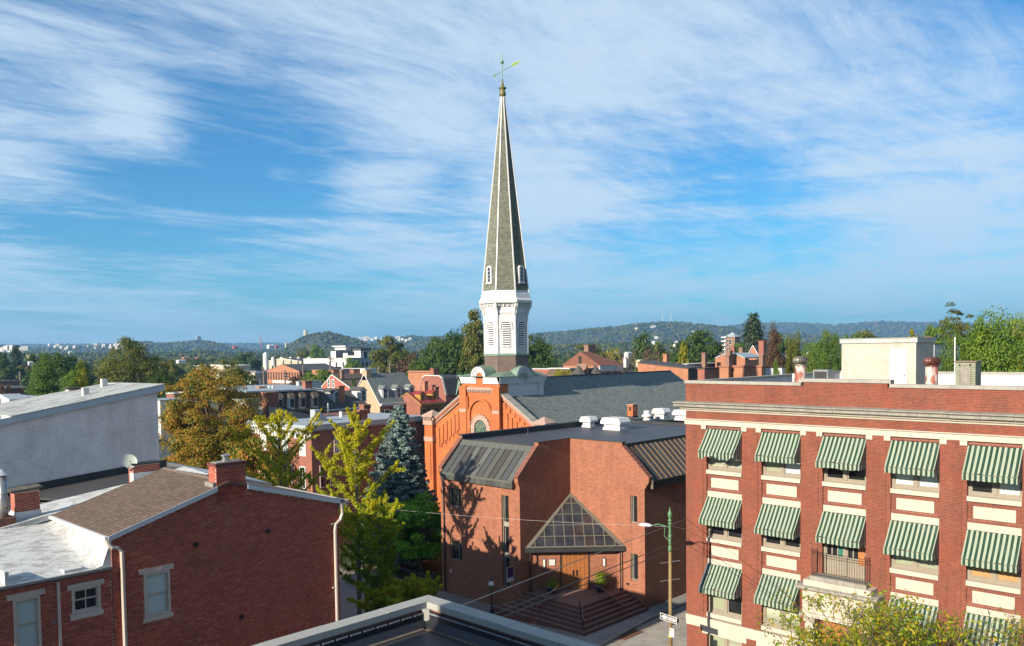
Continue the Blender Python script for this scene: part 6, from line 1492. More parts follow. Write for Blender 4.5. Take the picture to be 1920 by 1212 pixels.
def windows(parent, face, plane, spots, w, h, fr=.1, fm=None, pm=None, arch=False, shutter=None, sill=False):
 """spots = (position along the wall, bottom height)"""
 fm = fm or WHITE; pm = pm or DKGLASS
 fmesh, pmb = wmesh(w, h, fr, fm, arch); key = ('p', w, h, pm.name)
 if key not in _wc: _wc[key] = pmb.mesh('pane', pm)
 rz = 0.0 if face == 'Y' else -math.pi / 2
 for (a, z) in spots:
  loc = (a, plane - .005, z) if face == 'Y' else (plane - .005, a, z)
  o = place('window', fmesh, parent, loc, rz)
  p = bpy.data.objects.new('pane', _wc[key]); COL.objects.link(p); p.parent = o
  if shutter:
   k2 = ('sh', w, h, shutter.name)
   if k2 not in _wc: q = MB(); q.box(0, w * .5, -.05, -.01, 0, h); _wc[k2] = q.mesh('shutter', shutter)
   for x in (-w / 2 - fr - w * .5, w / 2 + fr): s = bpy.data.objects.new('shutter', _wc[k2]); COL.objects.link(s); s.parent = o; s.location = (x, 0, 0)
def corner(u, v, dep, uL=None, uR=None, ly=None, lx=None):
 c = D(u, v, dep); y1 = hit(uL, 0, c.x, c.z).y if uL is not None else c.y + ly; x1 = hit(uR, 1, c.y, c.z).x if uR is not None else c.x + lx
 return c.x, x1, c.y, y1, c.z
def even(a, b, n, z): return [(a + (b - a) * (i + .5) / n, zz) for zz in (z if isinstance(z, (list, tuple)) else [z]) for i in range(n)]
def flat(name, label, box, wm, rm, cat='house', para=0.0, group=None, trim=None):
 x0, x1, y0, y1, z = box; t = thing(name, label, cat, (x0, y0, -.5), group)
 m = MB(); m.box(x0, x1, y0, y1, -.5, z); obj('wall', m, wm, t)
 m = MB(); m.box(x0 - .12, x1 + .12, y0 - .12, y1 + .12, z, z + .12)
 obj('roof', m, rm, t)
 if para:
  m = MB(); m.box(x0 - .1, x0 + .25, y0 - .1, y1 + .1, z + .12, z + para); m.box(x0 + .25, x1 + .1, y0 - .1, y0 + .25, z + .12, z + para); m.box(x1 - .25, x1 + .1, y0 + .25, y1 + .1, z + .12, z + para); m.box(x0 + .25, x1 - .25, y1 - .25, y1 + .1, z + .12, z + para); obj('parapet', m, trim or wm, t)
 return t
def gable(name, label, box, zr, wm, rm, ridge='X', cat='house', over=.25, trim=WHITE, group=None, offs=0.5):
 x0, x1, y0, y1, z = box; t = thing(name, label, cat, (x0, y0, -.5), group); m = MB()
 if ridge == 'X':
  yc = y0 + (y1 - y0) * offs; m.prism([(y0, -.5), (y1, -.5), (y1, z), (yc, zr), (y0, z)], 0, x0, x1); obj('wall', m, wm, t)
  for ya in (y0, y1):
   s = (zr - z) / abs(yc - ya); o = over * (1 if ya > yc else -1); q = MB(); q.slab([(x0 - .1, ya + o, z - s * over + .1), (x1 + .1, ya + o, z - s * over + .1), (x1 + .1, yc, zr + .1), (x0 - .1, yc, zr + .1)], .09); obj('roof', q, rm, t)
   if trim: q = MB(); q.prism([(ya + o, z - s * over + .12), (yc, zr + .12), (yc, zr - .12), (ya + o, z - s * over - .12)], 0, x0 - .16, x0 - .11); q.box(x0 - .1, x1 + .1, min(ya + o, ya + o * 1.4), max(ya + o, ya + o * 1.4), z - s * over - .15, z - s * over + .08); obj('trim_board', q, trim, t)
 else:
  xc = x0 + (x1 - x0) * offs; m.prism([(x0, -.5), (x1, -.5), (x1, z), (xc, zr), (x0, z)], 1, y0, y1); obj('wall', m, wm, t)
  for xa in (x0, x1):
   s = (zr - z) / abs(xc - xa); o = over * (1 if xa > xc else -1); q = MB(); q.slab([(xa + o, y0 - .1, z - s * over + .1), (xa + o, y1 + .1, z - s * over + .1), (xc, y1 + .1, zr + .1), (xc, y0 - .1, zr + .1)], .09); obj('roof', q, rm, t)
   if trim: q = MB(); q.prism([(xa + o, z - s * over + .12), (xc, zr + .12), (xc, zr - .12), (xa + o, z - s * over - .12)], 1, y0 - .16, y0 - .11); obj('trim_board', q, trim, t)
 return t
def stack(t, x, y, z0, z1, wx=.8, wy=.6, m=None, pots=0):
 q = MB(); q.box(x - wx / 2, x + wx / 2, y - wy / 2, y + wy / 2, z0, z1 - .2); q.box(x - wx / 2 - .08, x + wx / 2 + .08, y - wy / 2 - .08, y + wy / 2 + .08, z1 - .2, z1); c = obj('chimney', q, m or TB1, t)
 for i in range(pots): q = MB(); q.lathe(x - wx / 4 + i * wx / 2, y, [(.12, z1), (.1, z1 + .35)], 8); obj('pot', q, TB2, c)
def dormer(t, x, y, z, w, h, dep, rm, wm, fm, pm, arch=True, face='Y'):
 """front at plane y (facing -Y), centred on x"""
 q = MB(); q.box(x - w / 2, x + w / 2, y, y + dep, z, z + h); q.prism([(x - w / 2, z + h), (x + w / 2, z + h), (x, z + h + w * .42)], 1, y, y + dep); d = obj('dormer', q, wm, t)
 q = MB()
 for s in (-1, 1): q.slab([(x + s * (w / 2 + .12), y - .1, z + h - .05), (x, y - .1, z + h + w * .46), (x, y + dep + .6, z + h + w * .46), (x + s * (w / 2 + .12), y + dep + .6, z + h - .05)], .05)
 obj('roof', q, rm, d)
 q = MB(); q.box(x - w * .28, x + w * .28, y - .02, y - .005, z + .15, z + h * .80);
 if arch: q.prism([(x + w * .28 * math.cos(math.pi * i / 8), z + h * .80 + w * .28 * math.sin(math.pi * i / 8)) for i in range(9)], 1, y - .02, y - .005)
 obj('pane', q, pm, d)
 q = MB(); q.box(x - w * .36, x - w * .28, y - .06, y, z + .05, z + h * .85); q.box(x + w * .28, x + w * .36, y - .06, y, z + .05, z + h * .85); q.box(x - w * .36, x + w * .36, y - .07, y, z, z + .14); q.box(x - w * .28, x + w * .28, y - .04, y - .021, z + h * .5, z + h * .54); q.box(x - .02, x + .02, y - .04, y - .021, z + .15, z + h * .9); obj('frame', q, fm, d)

def build_town():
 # corner row house beyond the garden
 x0, y0 = 42.0, P(583, 798, 0, 42.0).y; zt = P(583, 798, 0, 42.0).z; y1 = hit(470, 0, x0, zt).y; x1 = 58.0
 t = flat('row_house', 'brick corner row house with white bracketed cornice and silver roof behind the yellow tree', (x0, x1, y0, y1, zt - .55), TB1, SILV)
 m = MB(); m.box(x0 - .45, x1, y0 - .18, y1, zt - .42, zt - .30); m.box(x0 - .50, x0 - .1, y0 - .15, y1, zt - .30, zt); m.box(x0 - .1, x1, y0 - .15, y0 + .2, zt - .30, zt + .02); obj('parapet', m, SILV, t)
 m = MB(); m.box(x0 - .42, x0 - .002, y0 - .02, y1, zt - .56, zt - .42); m.box(x0 - .10, x0 - .002, y0 - .02, y1, zt - 1.35, zt - .56); obj('cornice', m, WHITEO, t)
 k = 0; y = y0 + .15
 while y < y1: q = MB(); q.prism([(x0 - .1, zt - 1.3), (x0 - .2, zt - 1.25), (x0 - .24, zt - .9), (x0 - .4, zt - .62), (x0 - .4, zt - .56), (x0 - .1, zt - .56)], 1, y, y + .14); obj('bracket', q, WHITEO, t); y += .52
 zw = P(636, 845, 1, y0).z; wz = zw - .1
 xs = [P(636, 830, 1, y0).x]; windows(t, 'Y', y0, [(xs[0], wz)], 1.0, 1.85, .1, TAN, SHADE)
 windows(t, 'Y', y0, [(P(610, 890, 1, y0).x, P(610, 912, 1, y0).z)], 1.0, 1.9, .1, TAN, DKGLASS)
 windows(t, 'X', x0, [(P(568, 840, 0, x0).y, P(568, 853, 0, x0).z), (P(552, 840, 0, x0).y + 1.6, P(568, 853, 0, x0).z), (y0 + 6.0, P(568, 853, 0, x0).z), (y0 + 8.5, P(568, 853, 0, x0).z)], .85, 1.85, .12, WHITE, SHADE)
 windows(t, 'X', x0, [(P(568, 890, 0, x0).y, P(568, 915, 0, x0).z), (y0 + 3.9, P(568, 915, 0, x0).z), (y0 + 6.4, P(568, 915, 0, x0).z), (y0 + 8.9, P(568, 915, 0, x0).z)], .85, 1.9, .12, WHITEO, DKGLASS)
 p = P(592, 785, 2, zt); m = MB(); m.box(p.x - .35, p.x + .35, p.y - .45, p.y + .45, zt - .5, zt + .9); m.prism([(p.x + .35, zt - .5), (p.x + 1.5, zt - .5), (p.x + .35, zt + .7)], 1, p.y - .4, p.y + .4); obj('roof_stack', m, SILV, t)
 stack(t, P(667, 795, 1, y0 + .5).x, y0 + .5, zt - .5, P(665, 772, 1, y0 + .5).z, .8, .6, TB2); stack(t, P(679, 795, 1, y0 + .5).x, y0 + .5, zt - .5, P(680, 768, 1, y0 + .5).z, .9, .6, TB1)
 p = P(594, 783, 2, zt); m = MB(); m.lathe(p.x + 4, p.y + 1.5, [(.2, zt - .4), (.2, zt + .3)], 10); obj('vent', m, WHITE, t)
 # its low neighbour roofs
 t = flat('row_house', 'row house with rust brown roof and a skylight right of the silver roof', corner(600, 786, 97, uR=712, ly=6), TB1, RUSTR, para=.0)
 p = D(650, 780, 97); m = MB(); m.box(p.x - .5, p.x + .5, p.y, p.y + .9, p.z - .3, p.z + .1); obj('skylight', m, BLGLASS, t); m = MB(); m.lathe(p.x - 1.5, p.y + 1.5, [(.09, p.z - .5), (.09, p.z + 1.5)], 8); obj('vent_pipe', m, WHITEO, t); q = D(684, 768, 99); stack(t, q.x, q.y, q.z - 2.2, q.z + .6, .9, .9)
 # clapboard rear walls left of the silver roof
 b = corner(518, 752, 95, uL=480, lx=1.0); bx = D(519, 765, 92)
 t = thing('rear_annex', 'cream clapboard annex with a tall brick chimney behind the silver roof', 'annex', (bx.x, bx.y, -.5)); za, xe = D(519, 763, 92).z, hit(586, 1, bx.y, D(586, 782, 92).z); m = MB(); m.prism([(bx.x, 4), (xe.x, 4), (xe.x, xe.z), (bx.x, za)], 1, bx.y, bx.y + 4); obj('wall', m, CREAMCLAP, t); m = MB(); m.slab([(bx.x - .1, bx.y - .1, za + .12), (xe.x + .1, bx.y - .1, xe.z + .12), (xe.x + .1, bx.y + 4, xe.z + .12), (bx.x - .1, bx.y + 4, za + .12)], .1); obj('roof', m, TDK, t)
 c = D(506, 735, 94); stack(t, c.x, c.y, 4, c.z, 1.5, 1.0, TB1); q = D(488, 748, 98); m = MB(); m.box(q.x - 2, q.x + .4, q.y - .4, q.y + 3, 4, q.z); obj('wall', m, CREAMCLAP, t)
 # brown mansard house with bay windows, silver roof
 x0, x1, y0, y1, z = corner(516, 733, 112, uR=607, ly=10); t = thing('mansard_house', 'house with brown shingled mansard, bay windows and a wide silver roof', 'house', (x0, y0, -.5))
 m = MB(); m.box(x0, x1, y0 + .9, y1, -.5, z - .4); obj('wall', m, TB1, t); m = MB(); m.box(x0, x1, y0 + .45, y0 + .9, z - 2.6, z - .4); obj('mansard', m, BRNMAN, t)
 m = MB(); m.slab([(x0 - 4, y0 + .3, z + .1), (x1 + .4, y0 + .3, z - .1), (x1 + .4, y1, z + .35), (x0 - 4, y1 + 1, z + .6)], .2); obj('roof', m, TSILV, t)
 for i, f in enumerate((.10, .33, .56, .82)):
  xc = x0 + (x1 - x0) * f; w = 1.5; q = MB(); q.prism([(xc - w / 2, y0 + .9), (xc - w / 4, y0), (xc + w / 4, y0), (xc + w / 2, y0 + .9)], 2, z - 2.7, z - 1.0); d = obj('bay', q, WHITEO if i < 2 else TAN, t)
  q = MB(); q.add([(xc - w / 2 - .2, y0 + .9, z - 1.0), (xc - w / 4 - .1, y0 - .2, z - 1.0), (xc + w / 4 + .1, y0 - .2, z - 1.0), (xc + w / 2 + .2, y0 + .9, z - 1.0), (xc - w / 4, y0 + .7, z + .05), (xc + w / 4, y0 + .7, z + .05)], [(0, 1, 4), (1, 2, 5, 4), (2, 3, 5), (0, 4, 5, 3), (3, 2, 1, 0)]); obj('bay_roof', q, BRNMAN, d)
  q = MB(); q.box(xc - w / 4 + .08, xc + w / 4 - .08, y0 - .02, y0 - .005, z - 2.4, z - 1.25); obj('pane', q, BLGLASS, d)
 m = MB(); m.box(x0 + 2, x1 + .5, y0 - .35, y0 + .9, z - 2.95, z - 2.62); obj('cornice', m, plain('olive_cornice', (.16, .14, .09), .7), t)
 windows(t, 'Y', y0 + .89, even(x0, x1, 5, z - 5.3), .9, 1.7, .1, TAN, DKGLASS)
 for u_ in (576,): q = D(u_, 722, 118); stack(t, q.x, q.y, q.z - 1.5, q.z + .6, 1.1, .8, TB1)
 q = D(489, 729, 116); stack(t, q.x, q.y, q.z - 1.5, q.z + .3, .9, .9, TB2)
 for u_ in (505, 511.5): q = D(u_, 731, 116); m = MB(); m.lathe(q.x, q.y, [(.11, q.z - .3), (.11, q.z + .3)], 8, 0); m.lathe(q.x, q.y, [(.18, q.z + .3), (.18, q.z + .45), (.02, q.z + .6)], 8); obj('flue', m, TWH, t)
 # dark shingle roof with two dormers
 x0, x1, y0, y1, z = corner(608, 768, 118, uR=692, ly=9); zr = D(640, 735, 124).z
 t = gable('shingle_house', 'house with a long dark shingle roof and two white dormers behind the yellow tree top', (x0, x1, y0, y1, z), zr, TB1, DKSH, trim=WHITEO)
 s = (zr - z) / ((y1 - y0) / 2)
 for u_ in (631, 681): xx = P(u_, 755, 1, y0 + 1.6).x; dormer(t, xx, y0 + 1.5, z + s * 1.3, 1.1, 1.7, 2.2, DKSH, CLAP, WHITE, BLGLASS)
 q = D(638, 735, 122); stack(t, q.x, q.y, q.z - 3, q.z + .9, 1.0, .8, TB2)
 # buff gable house with three dormers
 x0, x1, y0, y1, z = corner(712, 757, 165, uL=658, uR=787); zr = D(681, 702, 168).z
 t = gable('dormer_house', 'brick house with buff gable, slate roof and three white arched dormers', (x0, x1, y0, y1, z), zr, YEL, ROOFSLATE, over=.35)
 m = MB(); m.box(x0 + .05, x1, y0 - .03, y0 - .002, -.5, z); obj('front_wall', m, TB1, t); m = MB(); m.box(x0, x1 + .2, y0 - .6, y0 - .03, z - .35, z - .02); obj('cornice', m, WHITEO, t)
 s = (zr - z) / ((y1 - y0) / 2)
 for f in (.20, .53, .86): dormer(t, x0 + (x1 - x0) * f, y0 + .8, z + s * .65, 1.55, 2.0, 2.2, ROOFSLATE, WHITEO, WHITE, BLGLASS)
 windows(t, 'Y', y0 - .03, even(x0, x1, 3, [z - 3.3, z - 6.6]), 1.05, 1.9, .12, WHITE, DKGLASS, shutter=SHUT)
 q = D(683, 690, 168); cy = y0 + (y1 - y0) / 2; stack(t, x0 + .55, cy, zr - 1.2, D(681, 698, 165).z + .3, 1.1, 1.5, YEL)
 # red tin roof house with mustard trim
 x0, x1, y0, y1, z = corner(787, 757, 166, uR=833, ly=8); zr = D(800, 735, 172).z
 x0 += .1
 t = gable('red_roof_house', 'small brick house with red tin roof and mustard yellow trim', (x0, x1, y0, y1, z), zr, TB1, REDMETAL, trim=YTRIM)
 s = (zr - z) / ((y1 - y0) / 2)
 for f in (.22, .72): dormer(t, x0 + (x1 - x0) * f, y0 + .9, z + s * .7, 1.2, 1.5, 1.8, REDMETAL, YTRIM, YTRIM, DKGLASS, arch=False)
 m = MB(); m.box(x0, x1, y0 - .3, y0 - .01, z - .5, z - .1); obj('cornice', m, YTRIM, t)
 windows(t, 'Y', y0, even(x0, x1, 3, z - 2.8), .95, 1.7, .12, YTRIM, DKGLASS, shutter=SHUT)
 q = MB(); xc = x0 + (x1 - x0) * .22; q.box(xc - 1, xc - .7, y0 - .35, y0 - .01, -.3, z - 3.9); q.box(xc + .7, xc + 1, y0 - .35, y0 - .01, -.3, z - 3.9); q.prism([(xc - 1.2, z - 3.9), (xc + 1.2, z - 3.9), (xc, z - 3.1)], 1, y0 - .5, y0 - .01); obj('door_surround', q, YTRIM, t); q = MB(); q.box(xc - .65, xc + .65, y0 - .06, y0 - .01, -.3, z - 4.1); obj('door', q, DARK, t)
 for (u_, v_) in ((797, 729), (811, 730), (817, 731)): q = D(u_, v_, 176); stack(t, q.x, q.y, q.z - 3, q.z + 1.6 - (u_ - 797) * .05, .9, .9, TB2 if u_ < 800 else TB1)
 # big brick gambrel house
 x0, x1, y0, y1, z = corner(836, 742, 186, uL=786, uR=880); zt = D(815, 706, 186).z; zm = z + .4
 t = thing('mansard_house', 'brick gambrel ended house with black mansard and an arched window in its front gable', 'house', (x0, y0, -.5)); yc = (y0 + y1) / 2
 m = MB(); m.prism([(y0, -.5), (y1, -.5), (y1, z), (y1 - 1.2, zt - .5), (y1 - 2.2, zt), (y0 + 2.2, zt), (y0 + 1.2, zt - .5), (y0, z)], 0, x0, x0 + .5); m.box(x0 + .5, x1, y0, y1, -.5, z); obj('wall', m, TB1, t)
 m = MB(); m.prism([(y0 - .1, z), (y0 + 1.1, zt - .5), (y0 + 2.2, zt + .08), (y1 - 2.2, zt + .08), (y1 - 1.1, zt - .5), (y1 + .1, z)], 0, x0 + .51, x1); obj('roof', m, TDK, t)
 m = MB(); pts = [(y0, z), (y0 + 1.2, zt - .5), (y0 + 2.2, zt), (y1 - 2.2, zt), (y1 - 1.2, zt - .5), (y1, z)]
 for (a, b) in zip(pts, pts[1:]): m.prism([a, b, (b[0], b[1] + .18), (a[0], a[1] + .18)], 0, x0 - .12, x0 + .3)
 obj('trim_board', m, WHITE, t)
 xc = x0 + 5.2; q = MB(); q.prism([(xc - 2.2, z), (xc + 2.2, z), (xc, zt - .1)], 1, y0 - .15, y0 + 2); g = obj('front_gable', q, TB1, t)
 q = MB(); q.prism([(xc - 2.35, z), (xc - 2.05, z), (xc, zt - .45), (xc + 2.05, z), (xc + 2.35, z), (xc, zt + .1)], 1, y0 - .25, y0 + 1.8); obj('gable_trim', q, COPPER, g)
 q = MB(); q.prism([(xc - 1.0, z + .3), (xc + 1.0, z + .3)] + [(xc + 1.0 * math.cos(math.pi * i / 12), z + .8 + 1.0 * math.sin(math.pi * i / 12)) for i in range(13)], 1, y0 - .2, y0 - .16); obj('arched_window', q, WHITE, g)
 q = MB(); q.prism([(xc - .75, z + .42), (xc + .75, z + .42)] + [(xc + .75 * math.cos(math.pi * i / 12), z + .8 + .75 * math.sin(math.pi * i / 12)) for i in range(13)], 1, y0 - .21, y0 - .201); obj('pane', q, BLGLASS, g)
 windows(t, 'Y', y0, even(x0 + 3, x1, 2, z - 3.0), 1.3, 1.9, .2, WHITEO, BLGLASS)
 stack(t, x0 + .6, yc, zt, zt + 1.7, 1.2, 1.2); windows(t, 'X', x0, [(yc - 1, z - 1.5), (yc + 1.2, z - 1.2)], .9, 1.5, .1, TAN, DKGLASS)
 flat('brick_house', 'plain orange brick block behind the gambrel ended house', corner(812, 699, 215, uL=765, uR=822), TB2, TDK, para=.4)
 # salmon gable house and grey roof behind
 x0, x1, y0, y1, z = corner(656, 727, 205, uL=604, lx=12); zr = D(620, 704, 205).z
 t = gable('salmon_house', 'salmon painted gable house with two white windows and brown roof', (x0, x1, y0, y1, z), zr, PINK, BROWNSH, offs=.62)
 windows(t, 'X', x0, [(hit(617, 0, x0, z).y, z - .1), (hit(625, 0, x0, z).y, z - .15)], .65, 1.9, .22, WHITE, DKGLASS)
 m = MB(); m.box(x0 - 4, x0 - .3, y0, y1 + .5, -.5, z - .9); obj('side_wing', m, TWH, t); q = D(620, 700, 206); stack(t, x0 + .8, q.y, zr - 1, zr + 1.2, .8, .8, TB3)
 gable('grey_roof_house', 'low house with grey shingle roof between the salmon gable and the buff chimney', corner(668, 722, 222, uR=700, ly=10), D(670, 703, 226).z, TB1, DKSH)
 # buildings left of the autumn tree
 flat('brick_house', 'small brick house end with white coping left behind the autumn tree', corner(327, 740, 150, uL=312, uR=352), TB1, TSILV, para=.3, trim=TWH)
 flat('low_building', 'low grey roofed building by the corner of the painted wall', corner(300, 752, 135, uL=270, uR=352), TWH, TSILV)
 flat('low_building', 'low pale roofed building at the left edge beyond the worn white roof', corner(-20, 750, 120, ly=16, uR=80), TWH, SILV)
 gable('low_building', 'small white gabled roof at the far left beyond the worn white roof', corner(18, 750, 118, ly=8, uR=52), D(48, 742, 118).z, TWH, SILV)
 flat('warehouse', 'dark red warehouse with black roof at the far left', corner(-10, 730, 260, ly=30, uR=72), RUSTR, TDK)
 flat('shed', 'small red shed beside the green field at the far left', corner(-40, 717, 330, ly=12, uR=40), RUSTR, TDK)
 # industrial buildings
 I = 'factory building'
 t = flat('warehouse', 'long cream warehouse with white roof edge left of the brick mill', corner(446, 687, 430, uL=364, uR=470), TCR, TWH, cat='building', para=.6, trim=TWH)
 t = flat('warehouse', 'brown fronted warehouse with a band of windows left of the brick mill', corner(480, 697, 400, uL=412, uR=500), TB3, TSILV, cat='building'); x0, x1, y0, y1, z = corner(480, 697, 400, uL=412, uR=500)
 q = MB(); q.box(x0 - .3, x0 - .1, y0, y1 - 2, z - 3.2, z - 1.2); obj('window_band', q, DKGLASS, t)
 for i in range(18): q = MB(); yy = y0 + (y1 - y0 - 2) * i / 18; q.box(x0 - .45, x0 - .31, yy, yy + .4, z - 3.2, z - 1.2); obj('mullion', q, TCR, t)
 t = flat('shed', 'white corrugated shed in front of the brown warehouse', corner(478, 713, 330, uL=424, uR=490), TWH, TSILV, cat='shed'); flat('shed', 'cream gabled shed beside the brick mill', corner(478, 700, 350, uL=460, uR=502), TCR, TSILV, cat='shed')
 x0, x1, y0, y1, z = corner(561, 696, 330, uL=501, uR=640); zr = D(530, 684, 335).z
 t = gable('brick_mill', 'red brick mill with rows of tall windows and a white band', (x0, x1, y0, y1, z), zr, TB2, TDK, cat='mill', trim=None)
 L_ = y1 - y0; windows(t, 'X', x0, even(y0, y1, 12, [z - 3.6, z - 8.3]), .75, 3.0, .12, TB3, DKGLASS)
 q = MB(); q.box(x0 - .2, x0 - .05, y0 + L_ * .2, y0 + L_ * .82, z - 5.0, z - 3.95); obj('sign_band', q, TWH, t)
 windows(t, 'Y', y0, even(x0, x1, 10, [z - 3.6, z - 8.3]), 1.0, 2.6, .12, TB3, DKGLASS)
 t = flat('warehouse', 'long dark roofed works hall right of the brick mill', corner(590, 690, 380, uL=560, uR=640), TB3, TDK, cat='building'); x0, x1, y0, y1, z = corner(590, 690, 380, uL=560, uR=640); windows(t, 'Y', y0, even(x0, x1, 9, z - 5), 1.6, 2.4, .1, TCR, DKGLASS)
 t = gable('warehouse', 'hall with large dark hipped roof and white vents behind the mill', corner(565, 678, 520, uL=495, ly=None, uR=600), D(540, 672, 530).z, TCR, TDK, cat='building')
 for u_ in (498, 512, 528, 545, 560, 580): q = D(u_, 671, 540); m = MB(); m.lathe(q.x, q.y, [(1.2, q.z - 5), (1.2, q.z), (.3, q.z + .6)], 10); o = obj('roof_tank', m, TWH, t)
 q = D(498, 664, 500); m = MB(); m.lathe(q.x, q.y, [(1.6, -.5), (1.6, q.z), (.4, q.z + 1)], 12); o = obj('silo', m, TWH); tag(o, 'slim white silo left of the dark hipped hall', 'silo')
 # white modern building
 x0, x1, y0, y1, z = corner(650, 672, 420, uL=569, uR=700)
 t = flat('apartment_building', 'white modern block with set back glazed top storey and flat dark roofs', (x0, x1, y0, y1, z), TWH, TDK, cat='building'); m = MB(); m.box(x0 + .1, x1 + .02, y0 - .05, y0 - .01, -.5, z); obj('grey_wall', m, TGR, t)
 windows(t, 'X', x0, [(y0 + 3, z - 7), (y0 + 9, z - 7), (y0 + 15, z - 7), (y0 + 45, z - 6), (y0 + 52, z - 6), (y0 + 60, z - 6)], 1.4, 5.0, .15, TWH, DKGLASS); windows(t, 'Y', y0 - .06, even(x0, x1, 6, z - 7), 1.5, 5.0, .12, TGR, DKGLASS)
 xa, xb, ya, yb, zz = corner(676, 656, 432, uL=620, uR=694); m = MB(); m.box(xa, xb, ya, yb, z + .1, zz - .1); tp = obj('top_storey', m, TWH, t); m = MB(); m.box(xa - 1, xb + 2, ya - 1.5, yb + 1.5, zz - .1, zz + .7); obj('roof', m, TDK, tp)
 m = MB(); m.box(xa - .1, xa - .02, ya + (yb - ya) * .58, ya + (yb - ya) * .82, z + .2, zz - .4); m.box(xa - .1, xa - .02, ya + (yb - ya) * .2, ya + (yb - ya) * .42, zz - 3, zz - .8); m.box(xa + 2, xb - 2, ya - .1, ya - .02, zz - 6, zz - 1); obj('glazing', m, DKGLASS, tp)
 q = D(650, 652, 440); m = MB(); m.box(q.x - 4, q.x + 6, q.y - 5, q.y + 5, zz, q.z + .4); m.box(q.x - 5, q.x + 8, q.y - 6, q.y + 6, q.z + .4, q.z + 1.0); obj('stair_head', m, TWH, tp)
 # row of small houses under it
 for i, (u_, v_, w_, mt) in enumerate(((625, 694, 18, TB2), (645, 693, 18, TGR), (663, 693, 20, TB1), (684, 692, 22, TWH))):
  flat('town_house', ('orange brick', 'grey fronted', 'dark brick', 'white rendered')[i] + ' town house in the row below the white modern block', corner(u_, v_, 300, ly=14, uR=u_ + w_), mt, TDK if i != 3 else TWH)
 flat('low_building', 'low white strip roof between the town trees and the silver roof', corner(560, 716, 240, uL=555, uR=604), TWH, TSILV)
 # right of the steeple
 x0, x1, y0, y1, z = corner(1123, 683, 175, uL=1056, uR=1165); zr = D(1090, 661, 180).z
 t = thing('brick_hall', 'large brick hall with red hipped roof and white bracketed cornice beyond the church roof', 'building', (x0, y0, -.5)); yc = (y0 + y1) / 2
 m = MB(); m.prism([(y0, -.5), (y1, -.5), (y1, z - .4), (yc, zr), (y0, z - .4)], 0, x0, x0 + .6); m.box(x0 + .6, x1, y0, y1, -.5, z - .4); obj('wall', m, TB2, t)
 m = MB(); m.add([(x0 - .1, y0 - .4, z - .3), (x1 + .5, y0 - .4, z - .3), (x1 + .5, y1 + .4, z - .3), (x0 - .1, y1 + .4, z - .3), (x0 - .1, yc, zr + .15), (x1 - 5, yc, zr + .15)], [(0, 1, 5, 4), (1, 2, 5), (2, 3, 4, 5), (0, 4, 3), (3, 2, 1, 0)]); obj('roof', m, RUSTR, t)
 m = MB(); m.box(x0 - .1, x1 + .3, y0 - .35, y0 - .01, z - 1.6, z - .35); obj('cornice', m, WHITEO, t); m = MB(); m.box(x0 + .05, x1, y0 - .02, y0 - .005, -.5, z - 1.6); obj('front_wall', m, TB1, t)
 windows(t, 'Y', y0 - .02, even(x0, x1, 5, z - 4.6), 1.0, 2.1, .15, STN, DKGLASS, arch=True); stack(t, x0 + (x1 - x0) * .55, yc + 1, zr - 1, zr + 1.6, 2.4, 1.2, TB3); m = MB(); m.box(x0 - .25, x0 - .02, y0 + 4.6, y0 + 5.3, z - 3, zr - .8); obj('flue_strip', m, DARK, t)
 # turreted house
 x0, x1, y0, y1, z = corner(1075, 703, 150, uL=1022, uR=1130)
 t = thing('turret_house', 'brown shingled house with two small grey conical turrets and a pointed gable', 'house', (x0, y0, -.5))
 m = MB(); m.box(x0, x1, y0, y1, -.5, z - .2); obj('wall', m, TB3, t); m = MB(); m.prism([(y0 - .1, z - .2), (y0 + 1.0, z + 1.0), (y1 - 1.0, z + 1.0), (y1 + .1, z - .2)], 0, x0 + .2, x1); obj('roof', m, BROWNSH, t); m = MB(); m.box(x0, x0 + 3, y0 + .9, y1 - .9, z + 1.0, z + 1.2); obj('roof_edge', m, TWH, t)
 for u_ in (1085, 1116):
  q = hit(u_, 1, y0 - .2, z); m = MB(); m.lathe(q.x, y0 - .2, [(1.0, z - 3), (1.0, z + .1)], 8); tu = obj('turret', m, STN, t); zt_ = P(u_, 684, 1, y0 - .2).z; m = MB(); m.lathe(q.x, y0 - .2, [(1.5, z + .05), (.75, z + (zt_ - z) * .45), (.02, zt_)], 8); obj('turret_roof', m, DKSH, tu)
 q = hit(1100, 1, y0 - .2, z); m = MB(); m.prism([(q.x - 1.2, z - 1.5), (q.x + 1.2, z - 1.5), (q.x, z + 1.9)], 1, y0 - .3, y0 + 2); obj('gable', m, TB3, t)
 flat('low_building', 'low white edged roof at the left of the turreted house', corner(1036, 693, 165, ly=8, uR=1062), TB1, TWH)
 # long sloping brick block
 x0, x1, y0, y1, ze = corner(1290, 692, 126, uL=1196, uR=1309); z = P(1196, 681, 0, x0).z
 t = thing('brick_block', 'long orange brick side wall with black sloping roof behind the church ridge', 'building', (x0, y0, -.5))
 m = MB(); m.prism([(y0, -.5), (y1, -.5), (y1, z), (y0, ze)], 0, x0, x0 + .3); obj('wall', m, TB2, t); m = MB(); m.box(x0 + .3, x1, y0, y1, -.5, ze - .1); obj('rear_wall', m, TDK, t); m = MB(); m.slab([(x0 - .1, y0 - .2, ze + .15), (x1 + 1, y0 - .2, ze + .25), (x1 + 1, y1, z + .35), (x0 - .1, y1, z + .15)], .15); obj('roof', m, TDK, t)
 for u_ in (1249,): q = D(u_, 682, 139); stack(t, q.x, q.y, q.z - 2, q.z + 1.6, .7, .7, TB2); stack(t, q.x + .1, q.y, q.z - 1, q.z - .8, .5, .5, TWH)
